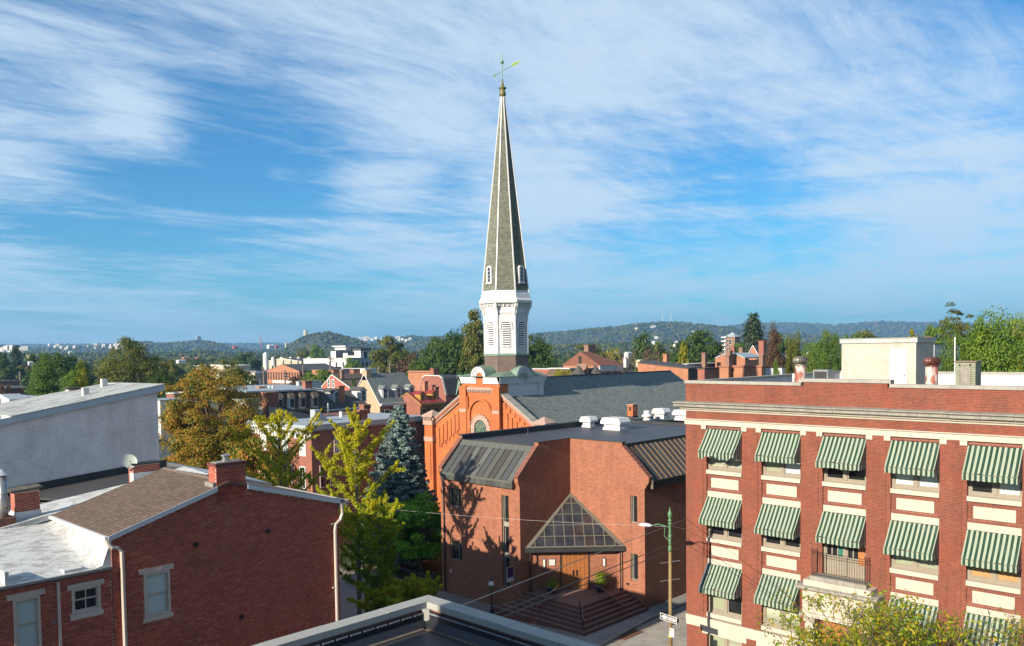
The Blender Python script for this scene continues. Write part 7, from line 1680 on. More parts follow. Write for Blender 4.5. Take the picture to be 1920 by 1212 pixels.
 q = D(1262, 700, 134); m = MB(); m.box(q.x, q.x + 1.0, q.y - 1.0, q.y + .5, q.z - 3.5, q.z + 1.6); obj('rear_stair', m, TB1, t)
 q = D(1289, 707, 130); m = MB(); m.lathe(q.x, q.y, [(.05, q.z - 2), (.05, q.z)], 6); m.plate([tuple(q + RT * (.45 * math.cos(a * math.pi / 6)) + Vector((0, 0, .45 * math.sin(a * math.pi / 6)))) for a in range(12)], -FW, .06); o = obj('satellite_dish', m, TWH); tag(o, 'small round white satellite dish behind the office parapet corner', 'satellite dish')
 for (u_, v_, dd, ur, ly_, wm, lab, pr) in ((1321, 692, 112, 1346, 1308, TB1, 'brick rear wing with a dark clad side nearest the dish', 0), (1366, 689, 118, 1369, 1349, TB2, 'brick terrace end with chimney behind the office parapet', .2), (1428, 689, 116, 1432, 1370, TB2, 'long low orange brick wall behind the office parapet', .25), (1466, 690, 119, 1472, 1432, TWH, 'white rendered wall with a climbing plant', 0)):
  t = flat('terrace_house', lab, corner(u_, v_, dd, uL=ly_, uR=ur), wm, TDK if pr == 0 else TB1, para=pr)
  if ur in (1369, 1432):
   q = D(ur - 3, v_ - 10, dd + .8); stack(t, q.x, q.y, q.z - 4, q.z + 1.0, .8, .6, TB3)
 t = flat('terrace_house', 'white roofed terrace block with brick sides right of the black sloping roof', corner(1288, 684, 150, uL=1262, uR=1350), TB1, TWH); q = D(1321, 672, 150); stack(t, q.x, q.y, q.z - 2, q.z + 1, .8, .7, TB3)
 x0, x1, y0, y1, z = corner(1397, 676, 150, uL=1341, uR=1428); t = thing('curved_roof_house', 'brick house with curved grey roof and white roof edge beyond the terrace', 'house', (x0, y0, -.5))
 m = MB(); n = 8; m.prism([(y0, -.5), (y1, -.5)] + [(y1 - (y1 - y0) * i / n, z + 1.3 * math.sin(math.pi * (.12 + .76 * i / n))) for i in range(n + 1)], 0, x0, x0 + .5); m.box(x0 + .5, x1, y0, y1, -.5, z); obj('wall', m, TB2, t)
 m = MB(); pr = [(y1 - (y1 - y0) * i / n, z + .05 + 1.3 * math.sin(math.pi * (.12 + .76 * i / n))) for i in range(n + 1)]; m.prism(pr + [(a, b - .2) for a, b in reversed(pr)], 0, x0 - .1, x1); obj('roof', m, TSILV, t)
 q = D(1367, 663, 150); stack(t, q.x, q.y, q.z - 3.5, q.z + .5, .9, .9, TB3); q = D(1375, 656, 165); stack(t, q.x, q.y, q.z - 3, q.z + .6, .8, .8, TB1); q = D(1391, 657, 175); stack(t, q.x, q.y, q.z - 3, q.z + .6, 1.0, .8, TB3)
 gable('slate_house', 'house with grey slate roof, tall red chimney and orange side wall', corner(1420, 662, 190, uL=1404, uR=1462), D(1412, 648, 195).z, TB2, DKSH); q = D(1430, 639, 188); c = thing('brick_chimney', 'tall red brick chimney right of the dark spruce', 'chimney', (q.x, q.y, 5)); stack(c, q.x, q.y, 5, q.z, 1.5, 1.2, TB1)
 flat('brick_house', 'brick house with black lean to roof beyond the curved roof', corner(1440, 674, 158, uL=1418, uR=1490), TB1, TDK); gable('brick_house', 'row of orange brick gables seen through the thin tree', corner(1480, 672, 200, uL=1450, uR=1540), D(1500, 662, 205).z, TB2, DKSH)
 gable('brick_house', 'brick house with a small pointed gable left of the stair house', corner(1535, 668, 185, uL=1505, uR=1560), D(1520, 658, 188).z, TB2, TWH)
 # square tower and mast
 q = D(1374, 632, 520); w = 3.2; t = thing('brick_tower', 'distant square brick tower with pyramid roof among the trees', 'tower', (q.x, q.y, -.5)); m = MB(); m.box(q.x - w, q.x + w, q.y - w, q.y + w, -.5, q.z); obj('shaft', m, TB3, t); m = MB(); m.lathe(q.x, q.y, [(w * 1.6, q.z), (.1, q.z + 3)], 4, rot=math.pi / 4); obj('roof', m, TSILV, t); m = MB(); m.box(q.x - w, q.x + 22, q.y - w + .5, q.y + 10, -.5, q.z - 10); obj('nave', m, TB3, t)
 windows(t, 'X', q.x - w, [(q.y, q.z - 4.5), (q.y, q.z - 9)], 1.6, 2.6, .2, TCR, DKGLASS)
 q = D(1359, 645, 500); m = MB(); m.tube([(q.x, q.y, -.5), (q.x, q.y, q.z + 4.5)], .25, 6)
 for k in range(4): m.box(q.x - 1.6, q.x + 1.6, q.y - 1.6, q.y + 1.6, q.z + 3.6 - k * 2.4, q.z + 4.3 - k * 2.4)
 o = obj('phone_mast', m, TWH); tag(o, 'white ringed phone mast left of the distant brick tower', 'mast')
 # houses behind the office roof at the right
 q = D(1765, 645, 120); t = flat('white_house', 'white house with a brick chimney behind the stair house', corner(1752, 646, 120, ly=8, uR=1768), TWH, TDK); c = corner(1752, 646, 120, ly=8, uR=1768); stack(t, c[0] + 1.2, c[2] + 1, c[4], c[4] + 1.1, 1.3, .9, TB2)
 flat('grey_roof_house', 'house with grey roof under the big green tree at the right', corner(1769, 648, 123, ly=8, uR=1800), TWH, TDK)
 # far small white buildings by the hills
 g = 'distant pale buildings between the trees'
 for i, (u_, v_, w_, h_, dd, mt) in enumerate(((48, 667, 32, 4, 900, TCR), (95, 667, 14, 4, 900, TWH), (128, 661, 7, 7, 950, TWH), (52, 680, 12, 7, 600, TWH), (330, 676, 18, 3, 600, TWH), (435, 650, 11, 3, 1700, PINK), (500, 648, 14, 5, 1600, TWH), (515, 649, 8, 3, 1600, PINK), (534, 645, 7, 6, 1700, TCR), (340, 671, 16, 4, 1000, TB2),
              (366, 672, 8, 5, 1000, PINK), (1170, 662, 16, 5, 520, TWH), (1150, 657, 14, 4, 700, TWH), (1262, 646, 10, 4, 800, TWH), (1222, 641, 10, 4, 1100, TWH), (1208, 636, 6, 4, 1400, TWH), (1192, 676, 16, 5, 200, TCR), (1168, 673, 12, 8, 190, TWH))):
  q = D(u_, v_, dd); hh = h_ * dd / FPX; ww = w_ * dd / FPX; m = MB(); m.box(q.x, q.x + ww * .8, q.y - ww * .6, q.y, q.z - hh - 1, q.z); m.prism([(q.y - ww * .6, q.z), (q.y, q.z), (q.y - ww * .3, q.z + hh * .35)], 0, q.x, q.x + ww * .8)
  o = obj('distant_building', m, mt); tag(o, {'town_white': 'small distant white building showing between the trees', 'salmon_paint': 'small distant red building at the foot of the hills', 'town_cream': 'small distant cream building showing between the trees', 'town_brick_orange': 'small distant orange roofed building among trees'}[mt.name], 'building', g)
build_town()
# ---------------------------------------------------------------- foliage
def quads_mesh(name, ctr, nrm, size, mat, seed=0, stretch=1.5, parentmats=None):
 """leaf-sized faces: ctr (n,3), nrm (n,3) rough outward direction, size (n,)"""
 rg = np.random.default_rng(seed); n = len(ctr)
 nv = nrm + rg.normal(size=(n, 3)) * .75; nv /= np.linalg.norm(nv, axis=1)[:, None] + 1e-9
 r = rg.normal(size=(n, 3)); a = np.cross(nv, r); a /= np.linalg.norm(a, axis=1)[:, None] + 1e-9; b = np.cross(nv, a)
 s = size[:, None] / 2; v = np.empty((n, 4, 3), np.float32)
 v[:, 0] = ctr + a * s * stretch; v[:, 1] = ctr + b * s * .8 + a * s * .1; v[:, 2] = ctr - a * s * stretch * .8; v[:, 3] = ctr - b * s * .8 + a * s * .1
 me = bpy.data.meshes.new(name); me.vertices.add(n * 4); me.vertices.foreach_set('co', v.reshape(-1))
 me.loops.add(n * 4); me.loops.foreach_set('vertex_index', np.arange(n * 4, dtype=np.int32))
 me.polygons.add(n); me.polygons.foreach_set('loop_start', np.arange(0, n * 4, 4, dtype=np.int32)); me.polygons.foreach_set('loop_total', np.full(n, 4, np.int32))
 me.materials.append(mat); me.update(calc_edges=True); return me
def crown_points(seed, rx, rz, nclump, per, cr, shape='round', z0=0.0, inner=.45):
 """points of leaf clumps spread through a crown of radius rx, half height rz, centred at z0"""
 rg = np.random.default_rng(seed); cs = []
 while len(cs) < nclump:
  p = rg.normal(size=3); p /= np.linalg.norm(p); f = rg.uniform(inner, 1.0) ** .6
  if shape == 'round': q = p * f
  elif shape == 'cone': h = rg.uniform(-1, 1); w = (1 - h) / 2; q = np.array([p[0], p[1], 0]) * w * f * 1.2; q[2] = h
  elif shape == 'upright': h = rg.uniform(-1, 1); w = math.sqrt(max(0, 1 - abs(h) ** 2.2)); q = np.array([p[0], p[1], 0]) * w * f * 1.1; q[2] = h
  if q[2] < -.75: continue
  cs.append(q)
 cs = np.array(cs); ctr = cs * [rx, rx, rz] + [0, 0, z0]
 ctr *= 1 + rg.normal(size=(nclump, 1)) * .06
 rad = cr * rg.uniform(.6, 1.35, size=nclump)
 k = np.repeat(np.arange(nclump), per); n = len(k)
 d = rg.normal(size=(n, 3)); d /= np.linalg.norm(d, axis=1)[:, None]; d[:, 2] = np.where(d[:, 2] < -.3, -d[:, 2], d[:, 2])
 f = rg.uniform(.35, 1.0, size=n) ** .5; jit = 1 + .5 * np.clip(rg.normal(size=n), -1, 2) * .45
 pts = ctr[k] + d * (rad[k] * f * jit)[:, None] * [1, 1, .72]
 nr = d + (pts - [0, 0, z0]) / max(rx, rz) * .5 + [0, 0, .35]
 return pts, nr, ctr
def limbs(mb, h, rtrunk, targets, z_split, seed=0, n=10):
 rr = random.Random(seed); mb.tube([(0, 0, -.6), (rr.uniform(-.1, .1), rr.uniform(-.1, .1), z_split * .5), (0, 0, z_split), (0, 0, h * .72)], [rtrunk * 1.35, rtrunk, rtrunk * .8, rtrunk * .2], 8)
 idx = list(range(len(targets))); rr.shuffle(idx)
 for i in idx[:n]:
  t = targets[i]; z = rr.uniform(z_split * .8, min(h * .6, max(z_split, t[2] * .8))); mid = (t[0] * .45, t[1] * .45, z + (t[2] - z) * .62 + .1)
  mb.tube([(0, 0, z), mid, tuple(t)], [rtrunk * .42, rtrunk * .24, rtrunk * .06], 5)
L_DK = leafm('leaf_dark_green', [(.022, .048, .008), (.055, .11, .018), (.09, .16, .025), (.14, .19, .03)])
L_MD = leafm('leaf_mid_green', [(.04, .08, .010), (.09, .18, .02), (.15, .25, .025), (.24, .29, .03)])
L_BR = leafm('leaf_bright_green', [(.05, .11, .012), (.12, .22, .02), (.20, .32, .03), (.34, .36, .03)])
L_OL = leafm('leaf_olive', [(.05, .07, .012), (.12, .16, .022), (.20, .21, .03), (.27, .19, .035)])
L_AU = leafm('leaf_autumn', [(.06, .11, .010), (.16, .22, .018), (.30, .26, .022), (.54, .23, .028), (.52, .34, .03)], nscale=.28)
L_YG = leafm('leaf_yellow_green', [(.08, .12, .012), (.16, .22, .018), (.30, .34, .02), (.52, .44, .02), (.62, .46, .02)], trans=.45)
L_YT = leafm('leaf_ginkgo', [(.10, .20, .010), (.24, .38, .014), (.48, .54, .018), (.66, .62, .02), (.80, .62, .02)], trans=.45, nscale=.9, top=(3, 12.5))
L_GK2 = leafm('leaf_ginkgo_green', [(.10, .18, .010), (.22, .34, .015), (.40, .50, .02), (.66, .58, .02), (.85, .56, .02)], trans=.45, nscale=.9)
L_SP = leafm('needle_blue', [(.10, .15, .14), (.20, .28, .26), (.32, .43, .39), (.46, .58, .53)], trans=.1, nscale=1.2)
L_CN = leafm('needle_dark', [(.02, .035, .015), (.04, .065, .025), (.06, .09, .03), (.09, .11, .04)], trans=.1)
L_RD = leafm('leaf_russet', [(.08, .05, .03), (.14, .09, .04), (.20, .10, .06), (.13, .12, .05)])
_protos = {}
def proto(key):
 if key in _protos: return _protos[key]
 mat, shape, seed, hi = key; rg = random.Random(seed)
 H = 10.0; rx, rz = (4.3, 4.2) if shape == 'round' else ((2.6, 4.6) if shape == 'upright' else (2.6, 4.8))
 ncl, per, lf = (210, 170, .15) if hi == 2 else ((95, 130, .30) if hi else (60, 62, .50))
 pts, nr, ctr = crown_points(seed, rx, rz, ncl, per, .95 if hi == 2 else (1.25 if hi else 1.35), shape, z0=H - rz)
 sz = np.random.default_rng(seed).uniform(.7, 1.3, len(pts)) * lf
 cm = quads_mesh('crown', pts, nr, sz, mat, seed); tb = MB(); limbs(tb, H, .28, [tuple(c) for c in ctr], 2.6, seed, 9 if hi else 4); tm = tb.mesh('trunk', BARK, fix=False)
 _protos[key] = (cm, tm); return _protos[key]
def tree(label, u, vtop, dep, wpx, mat, shape='round', hi=False, seed=1, group=None, name='tree', ztop=None, zb=-.5):
 p = D(u, vtop, dep); h = p.z - zb; w = wpx * dep / FPX
 cm, tm = proto((mat, shape, seed, hi)); base = 8.6 if shape == 'round' else 5.2
 t = thing(name, label, 'tree', (p.x, p.y, zb), group, rz=rnd.uniform(0, 6.28)); s = w / base; t.scale = (s, s, h / 10.0)
 for nm, me in (('crown', cm), ('trunk', tm)):
  o = bpy.data.objects.new(nm, me); COL.objects.link(o); o.parent = t
 return t

def build_hills():
 layers = [
  (6800, [(-500, 640), (0, 646), (450, 644), (545, 644), (700, 636), (900, 629), (1000, 629), (1350, 613), (1400, 607), (1480, 605), (1560, 608), (1620, 605), (1680, 603), (1740, 606), (1800, 606), (1870, 608), (1910, 614), (2000, 620), (2500, 632)], .30, 3),
  (3600, [(-500, 655), (0, 648), (60, 653), (190, 648), (260, 638), (300, 643), (330, 642), (370, 637), (400, 641), (445, 652), (480, 657), (545, 654), (700, 643), (740, 634), (775, 628), (800, 632), (860, 629), (900, 626), (960, 630), (1000, 626), (1050, 622), (1100, 616), (1150, 612), (1200, 606), (1240, 603), (1290, 605), (1340, 610), (1390, 617), (1450, 624), (1600, 630), (1900, 640), (2500, 648)], .34, 4),
  (2300, [(440, 668), (500, 664), (530, 655), (545, 645), (565, 632), (590, 624), (615, 621.5), (640, 627), (665, 634), (685, 642), (720, 653), (780, 661), (800, 663)], .25, 3),
  (1700, [(-500, 662), (0, 664), (200, 662), (330, 660), (380, 656), (440, 661), (520, 664), (760, 659), (900, 656), (1000, 648), (1200, 641), (1350, 640), (1500, 642), (1700, 646), (1900, 650), (2500, 655)], .38, 3)]
 gm = NT('forest_floor'); gm.done(gm.mix(gm.ramp(gm.noise(gm.pos(), .01, 6, .7), .4, .6), (.025, .045, .018), (.05, .075, .03)), .95)
 lump = NT('far_foliage'); gg = lump.n('ShaderNodeNewGeometry'); cr = lump.n('ShaderNodeValToRGB'); f = lump.math('ADD', lump.math('MULTIPLY', gg.outputs['Random Per Island'], .7), lump.math('MULTIPLY', lump.noise(lump.pos(), .012, 4, .6), .45)); lump.L.new(f, cr.inputs[0]); e = cr.color_ramp.elements
 cols = [(.012, .028, .010), (.03, .055, .015), (.055, .085, .02), (.10, .12, .03), (.15, .13, .035)]
 while len(e) < 5: e.new(.5)
 for i, c in enumerate(cols): e[i].position = .15 + i * .2; e[i].color = (*c, 1)
 lump.bump(lump.noise(lump.pos(), .35, 5, .7), 1.0, 2.0); lump.done(cr.outputs[0], .95, 0, .1)
 rg = np.random.default_rng(11)
 # rough ball used for every far crown
 t = (1 + 5 ** .5) / 2; ico = np.array([(-1, t, 0), (1, t, 0), (-1, -t, 0), (1, -t, 0), (0, -1, t), (0, 1, t), (0, -1, -t), (0, 1, -t), (t, 0, -1), (t, 0, 1), (-t, 0, -1), (-t, 0, 1)]); ico /= np.linalg.norm(ico[0])
 fc = np.array([(0, 11, 5), (0, 5, 1), (0, 1, 7), (0, 7, 10), (0, 10, 11), (1, 5, 9), (5, 11, 4), (11, 10, 2), (10, 7, 6), (7, 1, 8), (3, 9, 4), (3, 4, 2), (3, 2, 6), (3, 6, 8), (3, 8, 9), (4, 9, 5), (2, 4, 11), (6, 2, 10), (8, 6, 7), (9, 8, 1)])
 def lumps(name, pts, rad):
  n = len(pts); v = ico[None] * (1 + rg.normal(size=(n, 12, 1)) * .22) * rad[:, None, None] * np.array([1, 1, .85]); v = v + pts[:, None]
  me = bpy.data.meshes.new(name); me.vertices.add(n * 12); me.vertices.foreach_set('co', v.astype(np.float32).reshape(-1)); f = (fc[None] + (np.arange(n) * 12)[:, None, None]).reshape(-1)
  me.loops.add(len(f)); me.loops.foreach_set('vertex_index', f.astype(np.int32)); me.polygons.add(n * 20); me.polygons.foreach_set('loop_start', np.arange(0, n * 60, 3, dtype=np.int32)); me.polygons.foreach_set('loop_total', np.full(n * 20, 3, np.int32)); me.polygons.foreach_set('use_smooth', [True] * (n * 20))
  me.materials.append(lump.mat); me.update(calc_edges=True); o = bpy.data.objects.new(name, me); COL.objects.link(o); o['kind'] = 'stuff'; return o
 P_all = []; R_all = []
 for li, (dist, prof, depth, dens) in enumerate(layers):
  us = np.arange(prof[0][0], prof[-1][0] + 1, 7.0); vs_ = np.interp(us, [p[0] for p in prof], [p[1] for p in prof])
  nr = 14; dirs = []; crest = []
  hx = 1.6 * dist / FPX
  for u, v in zip(us, vs_):
   d = ray(u, v); hd = Vector((d.x, d.y, 0)); crest.append(EYE.z + d.z * dist / hd.length * 1.0 - hx * 2.0); dirs.append(hd.normalized())
  verts = []; faces = []; nu = len(us)
  offs = [1 - depth * (1 - j / (nr - 3)) for j in range(nr - 2)] + [1 + depth * .4, 1 + depth]
  noise_ph = rg.uniform(0, 6, 8)
  def height(i, j):
   f = min(1.0, j / (nr - 3)); s = f * f * (3 - 2 * f) if j <= nr - 3 else (.6 if j == nr - 2 else 0)
   s = .35 * f + .65 * s if j <= nr - 3 else s
   w = .10 * math.sin(us[i] * .021 + j * .9 + noise_ph[0]) + .06 * math.sin(us[i] * .053 - j * 1.3 + noise_ph[1])
   return -3 + (crest[i] + 3) * min(1.0, max(0, s + w * f * (1 - f) * 3))
  Hm = [[height(i, j) for j in range(nr)] for i in range(nu)]
  for i in range(nu):
   for j in range(nr): d = dirs[i] * dist * offs[j]; verts.append((d.x, d.y, Hm[i][j]))
  for i in range(nu - 1):
   for j in range(nr - 1): a = i * nr + j; faces.append((a, a + nr, a + nr + 1, a + 1))
  m = MB(); m.v = verts; m.f = faces; m.m = [0] * len(faces); obj('hills', m, gm.mat, kind='structure', smooth=True, fix=False)
  # crowns all over the slope that faces the town
  sp = 5.2 if li != 0 else 5.5; rr_ = sp * dist / FPX * .62; n = int((us[-1] - us[0]) / sp * 15)
  ii = rg.uniform(0, nu - 1.001, n); jj = (nr - 3) * rg.uniform(0, 1, n) ** .8; extra = int((us[-1] - us[0]) / sp * 2.2); ii = np.concatenate([ii, rg.uniform(0, nu - 1.001, extra)]); jj = np.concatenate([jj, np.full(extra, nr - 3.0) - rg.uniform(0, .35, extra)])
  pts = []
  for a, b in zip(ii, jj):
   i, j = int(a), int(min(b, nr - 3.001)); fa, fb = a - i, b - j
   o = offs[j] + (offs[j + 1] - offs[j]) * fb; d = (dirs[i] * (1 - fa) + dirs[i + 1] * fa).normalized() * dist * o
   z = (Hm[i][j] * (1 - fb) + Hm[i][j + 1] * fb) * (1 - fa) + (Hm[i + 1][j] * (1 - fb) + Hm[i + 1][j + 1] * fb) * fa; pts.append((d.x, d.y, z + rr_ * .35))
  P_all.append(np.array(pts)); R_all.append(rr_ * rg.uniform(.55, 1.25, len(pts)))
 for k, (p, r) in enumerate(zip(P_all, R_all)): lumps('hillside_forest', p, r)
 # wooded plain between the town and the hills
 n = 5200; us = rg.uniform(-500, 2450, n); ds = 1 / rg.uniform(1 / 1650, 1 / 620, n); pts = []
 for u, d_ in zip(us, ds):
  d = ray(u, 660); hd = Vector((d.x, d.y, 0)).normalized() * d_; pts.append((hd.x, hd.y, rg.uniform(3, 8.0) + (d_ - 600) * .004))
 lumps('plain_forest', np.array(pts), rg.uniform(3.2, 6.2, n))
 g = 'white houses of the far hillside estates'
 hm = [MB(), MB(), MB()]
 protos = []
 for w, dpt, h in ((12, 9, 6), (18, 9, 7), (26, 10, 9)):
  q = MB(); w *= .42; dpt *= .6; h *= .34; q.box(-w / 2, w / 2, -dpt / 2, dpt / 2, -3, h); q.prism([(-dpt / 2, h), (dpt / 2, h), (0, h + 2)], 0, -w / 2, w / 2); protos.append(q.mesh('hillside_house', plain('hill_house_paint', (.62, .60, .56), .7, .02, bump=0) if not bpy.data.materials.get('hill_house_paint') else bpy.data.materials['hill_house_paint']))
 spots = [(rg.uniform(672, 775), rg.uniform(633, 641), 2900) for _ in range(34)] + [(rg.uniform(2, 50), rg.uniform(652, 659), 1500) for _ in range(14)] + [(rg.uniform(90, 235), rg.uniform(647, 655), 2600) for _ in range(30)] + [(1193, 617, 3100), (1222, 614, 3100), (1226, 613, 3100), (1230, 634, 2500), (1300, 623, 2500), (1268, 644, 1500)]
 for i, (u, v, dd) in enumerate(spots):
  p = D(u, v, dd); o = bpy.data.objects.new('hillside_house', protos[int(rg.integers(0, 3))]); COL.objects.link(o); o.location = (p.x, p.y, p.z); o.rotation_euler = (0, 0, -.9 + rg.uniform(-.5, .5)); tag(o, 'tiny white house of the estate on the %s' % ('far left horizon' if u < 60 else ('left wooded ridge' if u < 300 else ('slope between rounded hill and steeple' if u < 900 else 'long ridge right of the steeple'))), 'house', g)
 q = D(573, 631, 2250); m = MB(); m.lathe(q.x, q.y, [(5.5, q.z - 20), (5.5, q.z + 15), (4.5, q.z + 17)], 12); o = obj('water_tank', m, TCR); tag(o, 'pale cylindrical water tank on top of the rounded hill', 'water tank')
 q = D(372, 640, 3500); m = MB(); m.box(q.x - 8, q.x + 8, q.y - 8, q.y + 8, q.z - 20, q.z + 20); o = obj('hill_tower', m, TGR); tag(o, 'small dark block tower on the left wooded ridge', 'tower')
 for u, v0, v1, c in ((1242, 604, 589, 'left'), (1258, 604, 588, 'right')):
  a, b = D(u, v0, 3550), D(u, v1, 3550); m = MB(); m.tube([(a.x, a.y, a.z - 30), tuple(b)], 1.0, 5); o = obj('radio_mast', m, TWH); tag(o, 'thin radio mast on the right hand ridge, the %s one of two' % c, 'mast')
 a, b = D(491, 655, 1600), D(487, 629, 1600); m = MB(); m.tube([tuple(a), tuple(b)], .8, 5); o = obj('radio_mast', m, PINK); tag(o, 'thin red lattice mast on the horizon left of the rounded hill', 'mast')
build_hills()

def build_trees():
 T = [  # label, u, vtop, dist, width px, material, shape, hi, seed
  ('big broad olive green tree above the ridge of the worn white roof', 246, 645, 170, 128, L_OL, 'round', True, 2),
  ('dark green tree left of the big olive tree', 118, 668, 215, 92, L_DK, 'round', True, 3), ('dark rounded tree at the left between field and roofs', 80, 670, 260, 60, L_DK, 'round', False, 4),
  ('yellow green tree with pointed top behind the worn white roof', 84, 688, 150, 46, L_MD, 'upright', True, 5), ('bright green tree behind the vents of the white roof', 140, 697, 150, 60, L_BR, 'round', True, 6), ('narrow yellow green tree behind the vents of the white roof', 153, 688, 150, 22, L_YG, 'upright', True, 7),
  ('dark conifer at the far left edge', 30, 657, 420, 30, L_CN, 'cone', False, 8), ('dark tree cut by the left edge of the picture', 4, 668, 380, 36, L_DK, 'round', False, 9), ('olive trees behind the field at the left', 14, 690, 420, 60, L_OL, 'round', False, 10), ('reddish tree by the green field', 48, 684, 430, 26, L_RD, 'round', False, 11),
  ('russet shrub low at the far left', 2, 722, 180, 30, L_RD, 'round', False, 12), ('dark tree right of the painted building roof corner', 300, 700, 165, 50, L_DK, 'round', True, 13),
  ('yellowish airy tree left of the autumn tree', 322, 682, 240, 40, L_OL, 'round', False, 14), ('dark green tree in front of the cream warehouse', 375, 688, 280, 56, L_DK, 'round', False, 15), ('green tree top above the autumn maple', 437, 684, 200, 50, L_OL, 'round', True, 16),
  ('olive tree beside the brick mill', 463, 698, 260, 42, L_OL, 'round', False, 17), ('dark tree on the roofs of the warehouses', 462, 661, 560, 36, L_DK, 'round', False, 18),
  ('yellow green tree behind the white modern block', 566, 655, 620, 26, L_OL, 'round', False, 19), ('bright green tree left behind the white modern block', 591, 650, 620, 32, L_BR, 'round', False, 20),
  ('bright green tree below the brick mill', 588, 698, 270, 44, L_BR, 'round', True, 21), ('yellow green tree beside the salmon gable', 612, 699, 260, 30, L_MD, 'upright', False, 22), ('russet low tree left of the salmon gable', 560, 705, 275, 40, L_RD, 'round', False, 23),
  ('bright green tree in front of the white modern block', 662, 676, 330, 40, L_BR, 'round', True, 24), ('tall grey green willow right of the white modern block', 731, 639, 330, 74, L_OL, 'round', True, 25), ('russet tree beside the grey green willow', 776, 668, 290, 60, L_RD, 'round', False, 26), ('bright green low tree behind the slate roof', 783, 684, 240, 52, L_MD, 'round', True, 27),
  ('large dark green tree left of the steeple', 846, 629, 235, 92, L_DK, 'round', True, 28), ('dark green tree joined to the left of the large dark tree', 815, 640, 250, 50, L_DK, 'round', True, 29), ('tall yellowing tree against the left side of the steeple', 890, 606, 215, 42, L_OL, 'upright', True, 30), ('olive tree behind the steeple foot', 930, 640, 260, 60, L_OL, 'round', True, 31),
  ('dark green tree just right of the steeple', 1006, 640, 200, 62, L_DK, 'round', True, 32), ('green tree behind the church roof left end', 1022, 655, 230, 40, L_MD, 'round', True, 33),
  ('yellow brown tree behind the red hipped roof', 1108, 650, 420, 60, L_OL, 'round', False, 34), ('golden tree right of the red hipped roof', 1152, 655, 330, 36, L_YG, 'round', False, 35), ('dark narrow tree right of the white distant houses', 1204, 637, 330, 32, L_DK, 'upright', False, 36), ('brown green trees beyond the terrace roofs', 1232, 648, 360, 50, L_OL, 'round', False, 37),
  ('large dark round tree behind the terrace', 1311, 628, 240, 100, L_DK, 'round', True, 38), ('small golden upright tree before the large dark tree', 1281, 655, 200, 16, L_YG, 'upright', False, 39), ('big dark spruce right of the distant brick tower', 1413, 617, 320, 62, L_CN, 'cone', True, 40), ('low green tree left of the big spruce', 1385, 646, 330, 40, L_MD, 'round', False, 41),
  ('thin autumn tree before the orange gables', 1452, 640, 130, 34, L_RD, 'upright', True, 42), ('thin autumn tree left of the turbine vent', 1487, 640, 130, 44, L_OL, 'round', True, 43), ('green tree behind the grey turbine vent', 1462, 634, 330, 60, L_MD, 'round', False, 44),
  ('tall green tree left of the stair house', 1552, 632, 155, 62, L_MD, 'round', True, 45), ('yellow green tree left of the stair house', 1522, 650, 165, 54, L_BR, 'round', True, 46), ('distant green tree over the stair house', 1620, 624, 300, 60, L_OL, 'round', False, 47), ('green tree just above the stair house roof', 1598, 628, 280, 40, L_MD, 'round', False, 48),
  ('yellow green tree right above the stair house', 1752, 616, 230, 56, L_BR, 'round', True, 49), ('yellowish tree top behind the stair house corner', 1710, 627, 260, 40, L_YG, 'round', False, 50), ('dark green tree beyond the big bright tree', 1826, 607, 200, 44, L_MD, 'round', True, 51),
  ('big bright green tree spreading behind the office at the right', 1862, 612, 92, 175, L_BR, 'round', True, 52), ('green lower limb tree in front of the white house', 1800, 640, 96, 80, L_MD, 'round', True, 53), ('yellow tipped tree at the right edge', 1916, 612, 110, 60, L_YG, 'round', True, 54),
  ('yellow green shrub behind the church ridge', 1056, 698, 140, 56, L_YG, 'round', True, 55), ('bright green climber on the white terrace wall', 1456, 688, 114, 26, L_BR, 'round', True, 56),
  ('small dark tree beside the buff gable', 664, 719, 190, 16, L_DK, 'round', False, 57)]
 for (lab, u, v, dd, w, m, sh, hi, sd) in T:
  if hi and dd < 200: hi = 2
  tree(lab, u, v, dd, w, m, sh, hi, 1 + sd % (9 if hi else 6), name='conifer' if sh == 'cone' else 'tree')
 # airy two-toned tree at the right
 p = D(1790, 592, 150)
 t = thing('tree', 'airy tree with a browned lower crown above the timber roof hatch', 'tree', (p.x, p.y, -.5)); h = p.z + .5
 pts, nr, ctr = crown_points(77, 2.6, 2.2, 34, 90, .8, 'round', z0=h - 2.6, inner=.3); sz = np.full(len(pts), .26); o = bpy.data.objects.new('crown', quads_mesh('crown', pts, nr, sz, L_OL, 5)); COL.objects.link(o); o.parent = t
 pts, nr, c2 = crown_points(78, 2.0, 2.2, 24, 80, .7, 'round', z0=h - 6.2, inner=.2); o = bpy.data.objects.new('brown_crown', quads_mesh('brown_crown', pts, nr, np.full(len(pts), .24), L_RD, 6)); COL.objects.link(o); o.parent = t
 tb = MB(); limbs(tb, h, .25, [tuple(c) for c in ctr] + [tuple(c) for c in c2], h - 8, 3, 26); o = bpy.data.objects.new('trunk', tb.mesh('trunk', BARK, fix=False)); COL.objects.link(o); o.parent = t
 # bare reddish tree behind the ridge
 p = D(1168, 684, 150); t = thing('bare_tree', 'bare reddish twiggy tree behind the middle of the church ridge', 'tree', (p.x, p.y, -.5)); tb = MB(); rr = random.Random(9)
 def twig(a, d, l, r, k):
  b = a + d * l; tb.tube([a, b], [r, r * .6], 4, caps=False)
  if k:
   for _ in range(3 if k > 1 else 4): dd = (d + Vector((rr.uniform(-.7, .7), rr.uniform(-.7, .7), rr.uniform(-.2, .5)))).normalized(); twig(b, dd, l * rr.uniform(.55, .8), r * .55, k - 1)
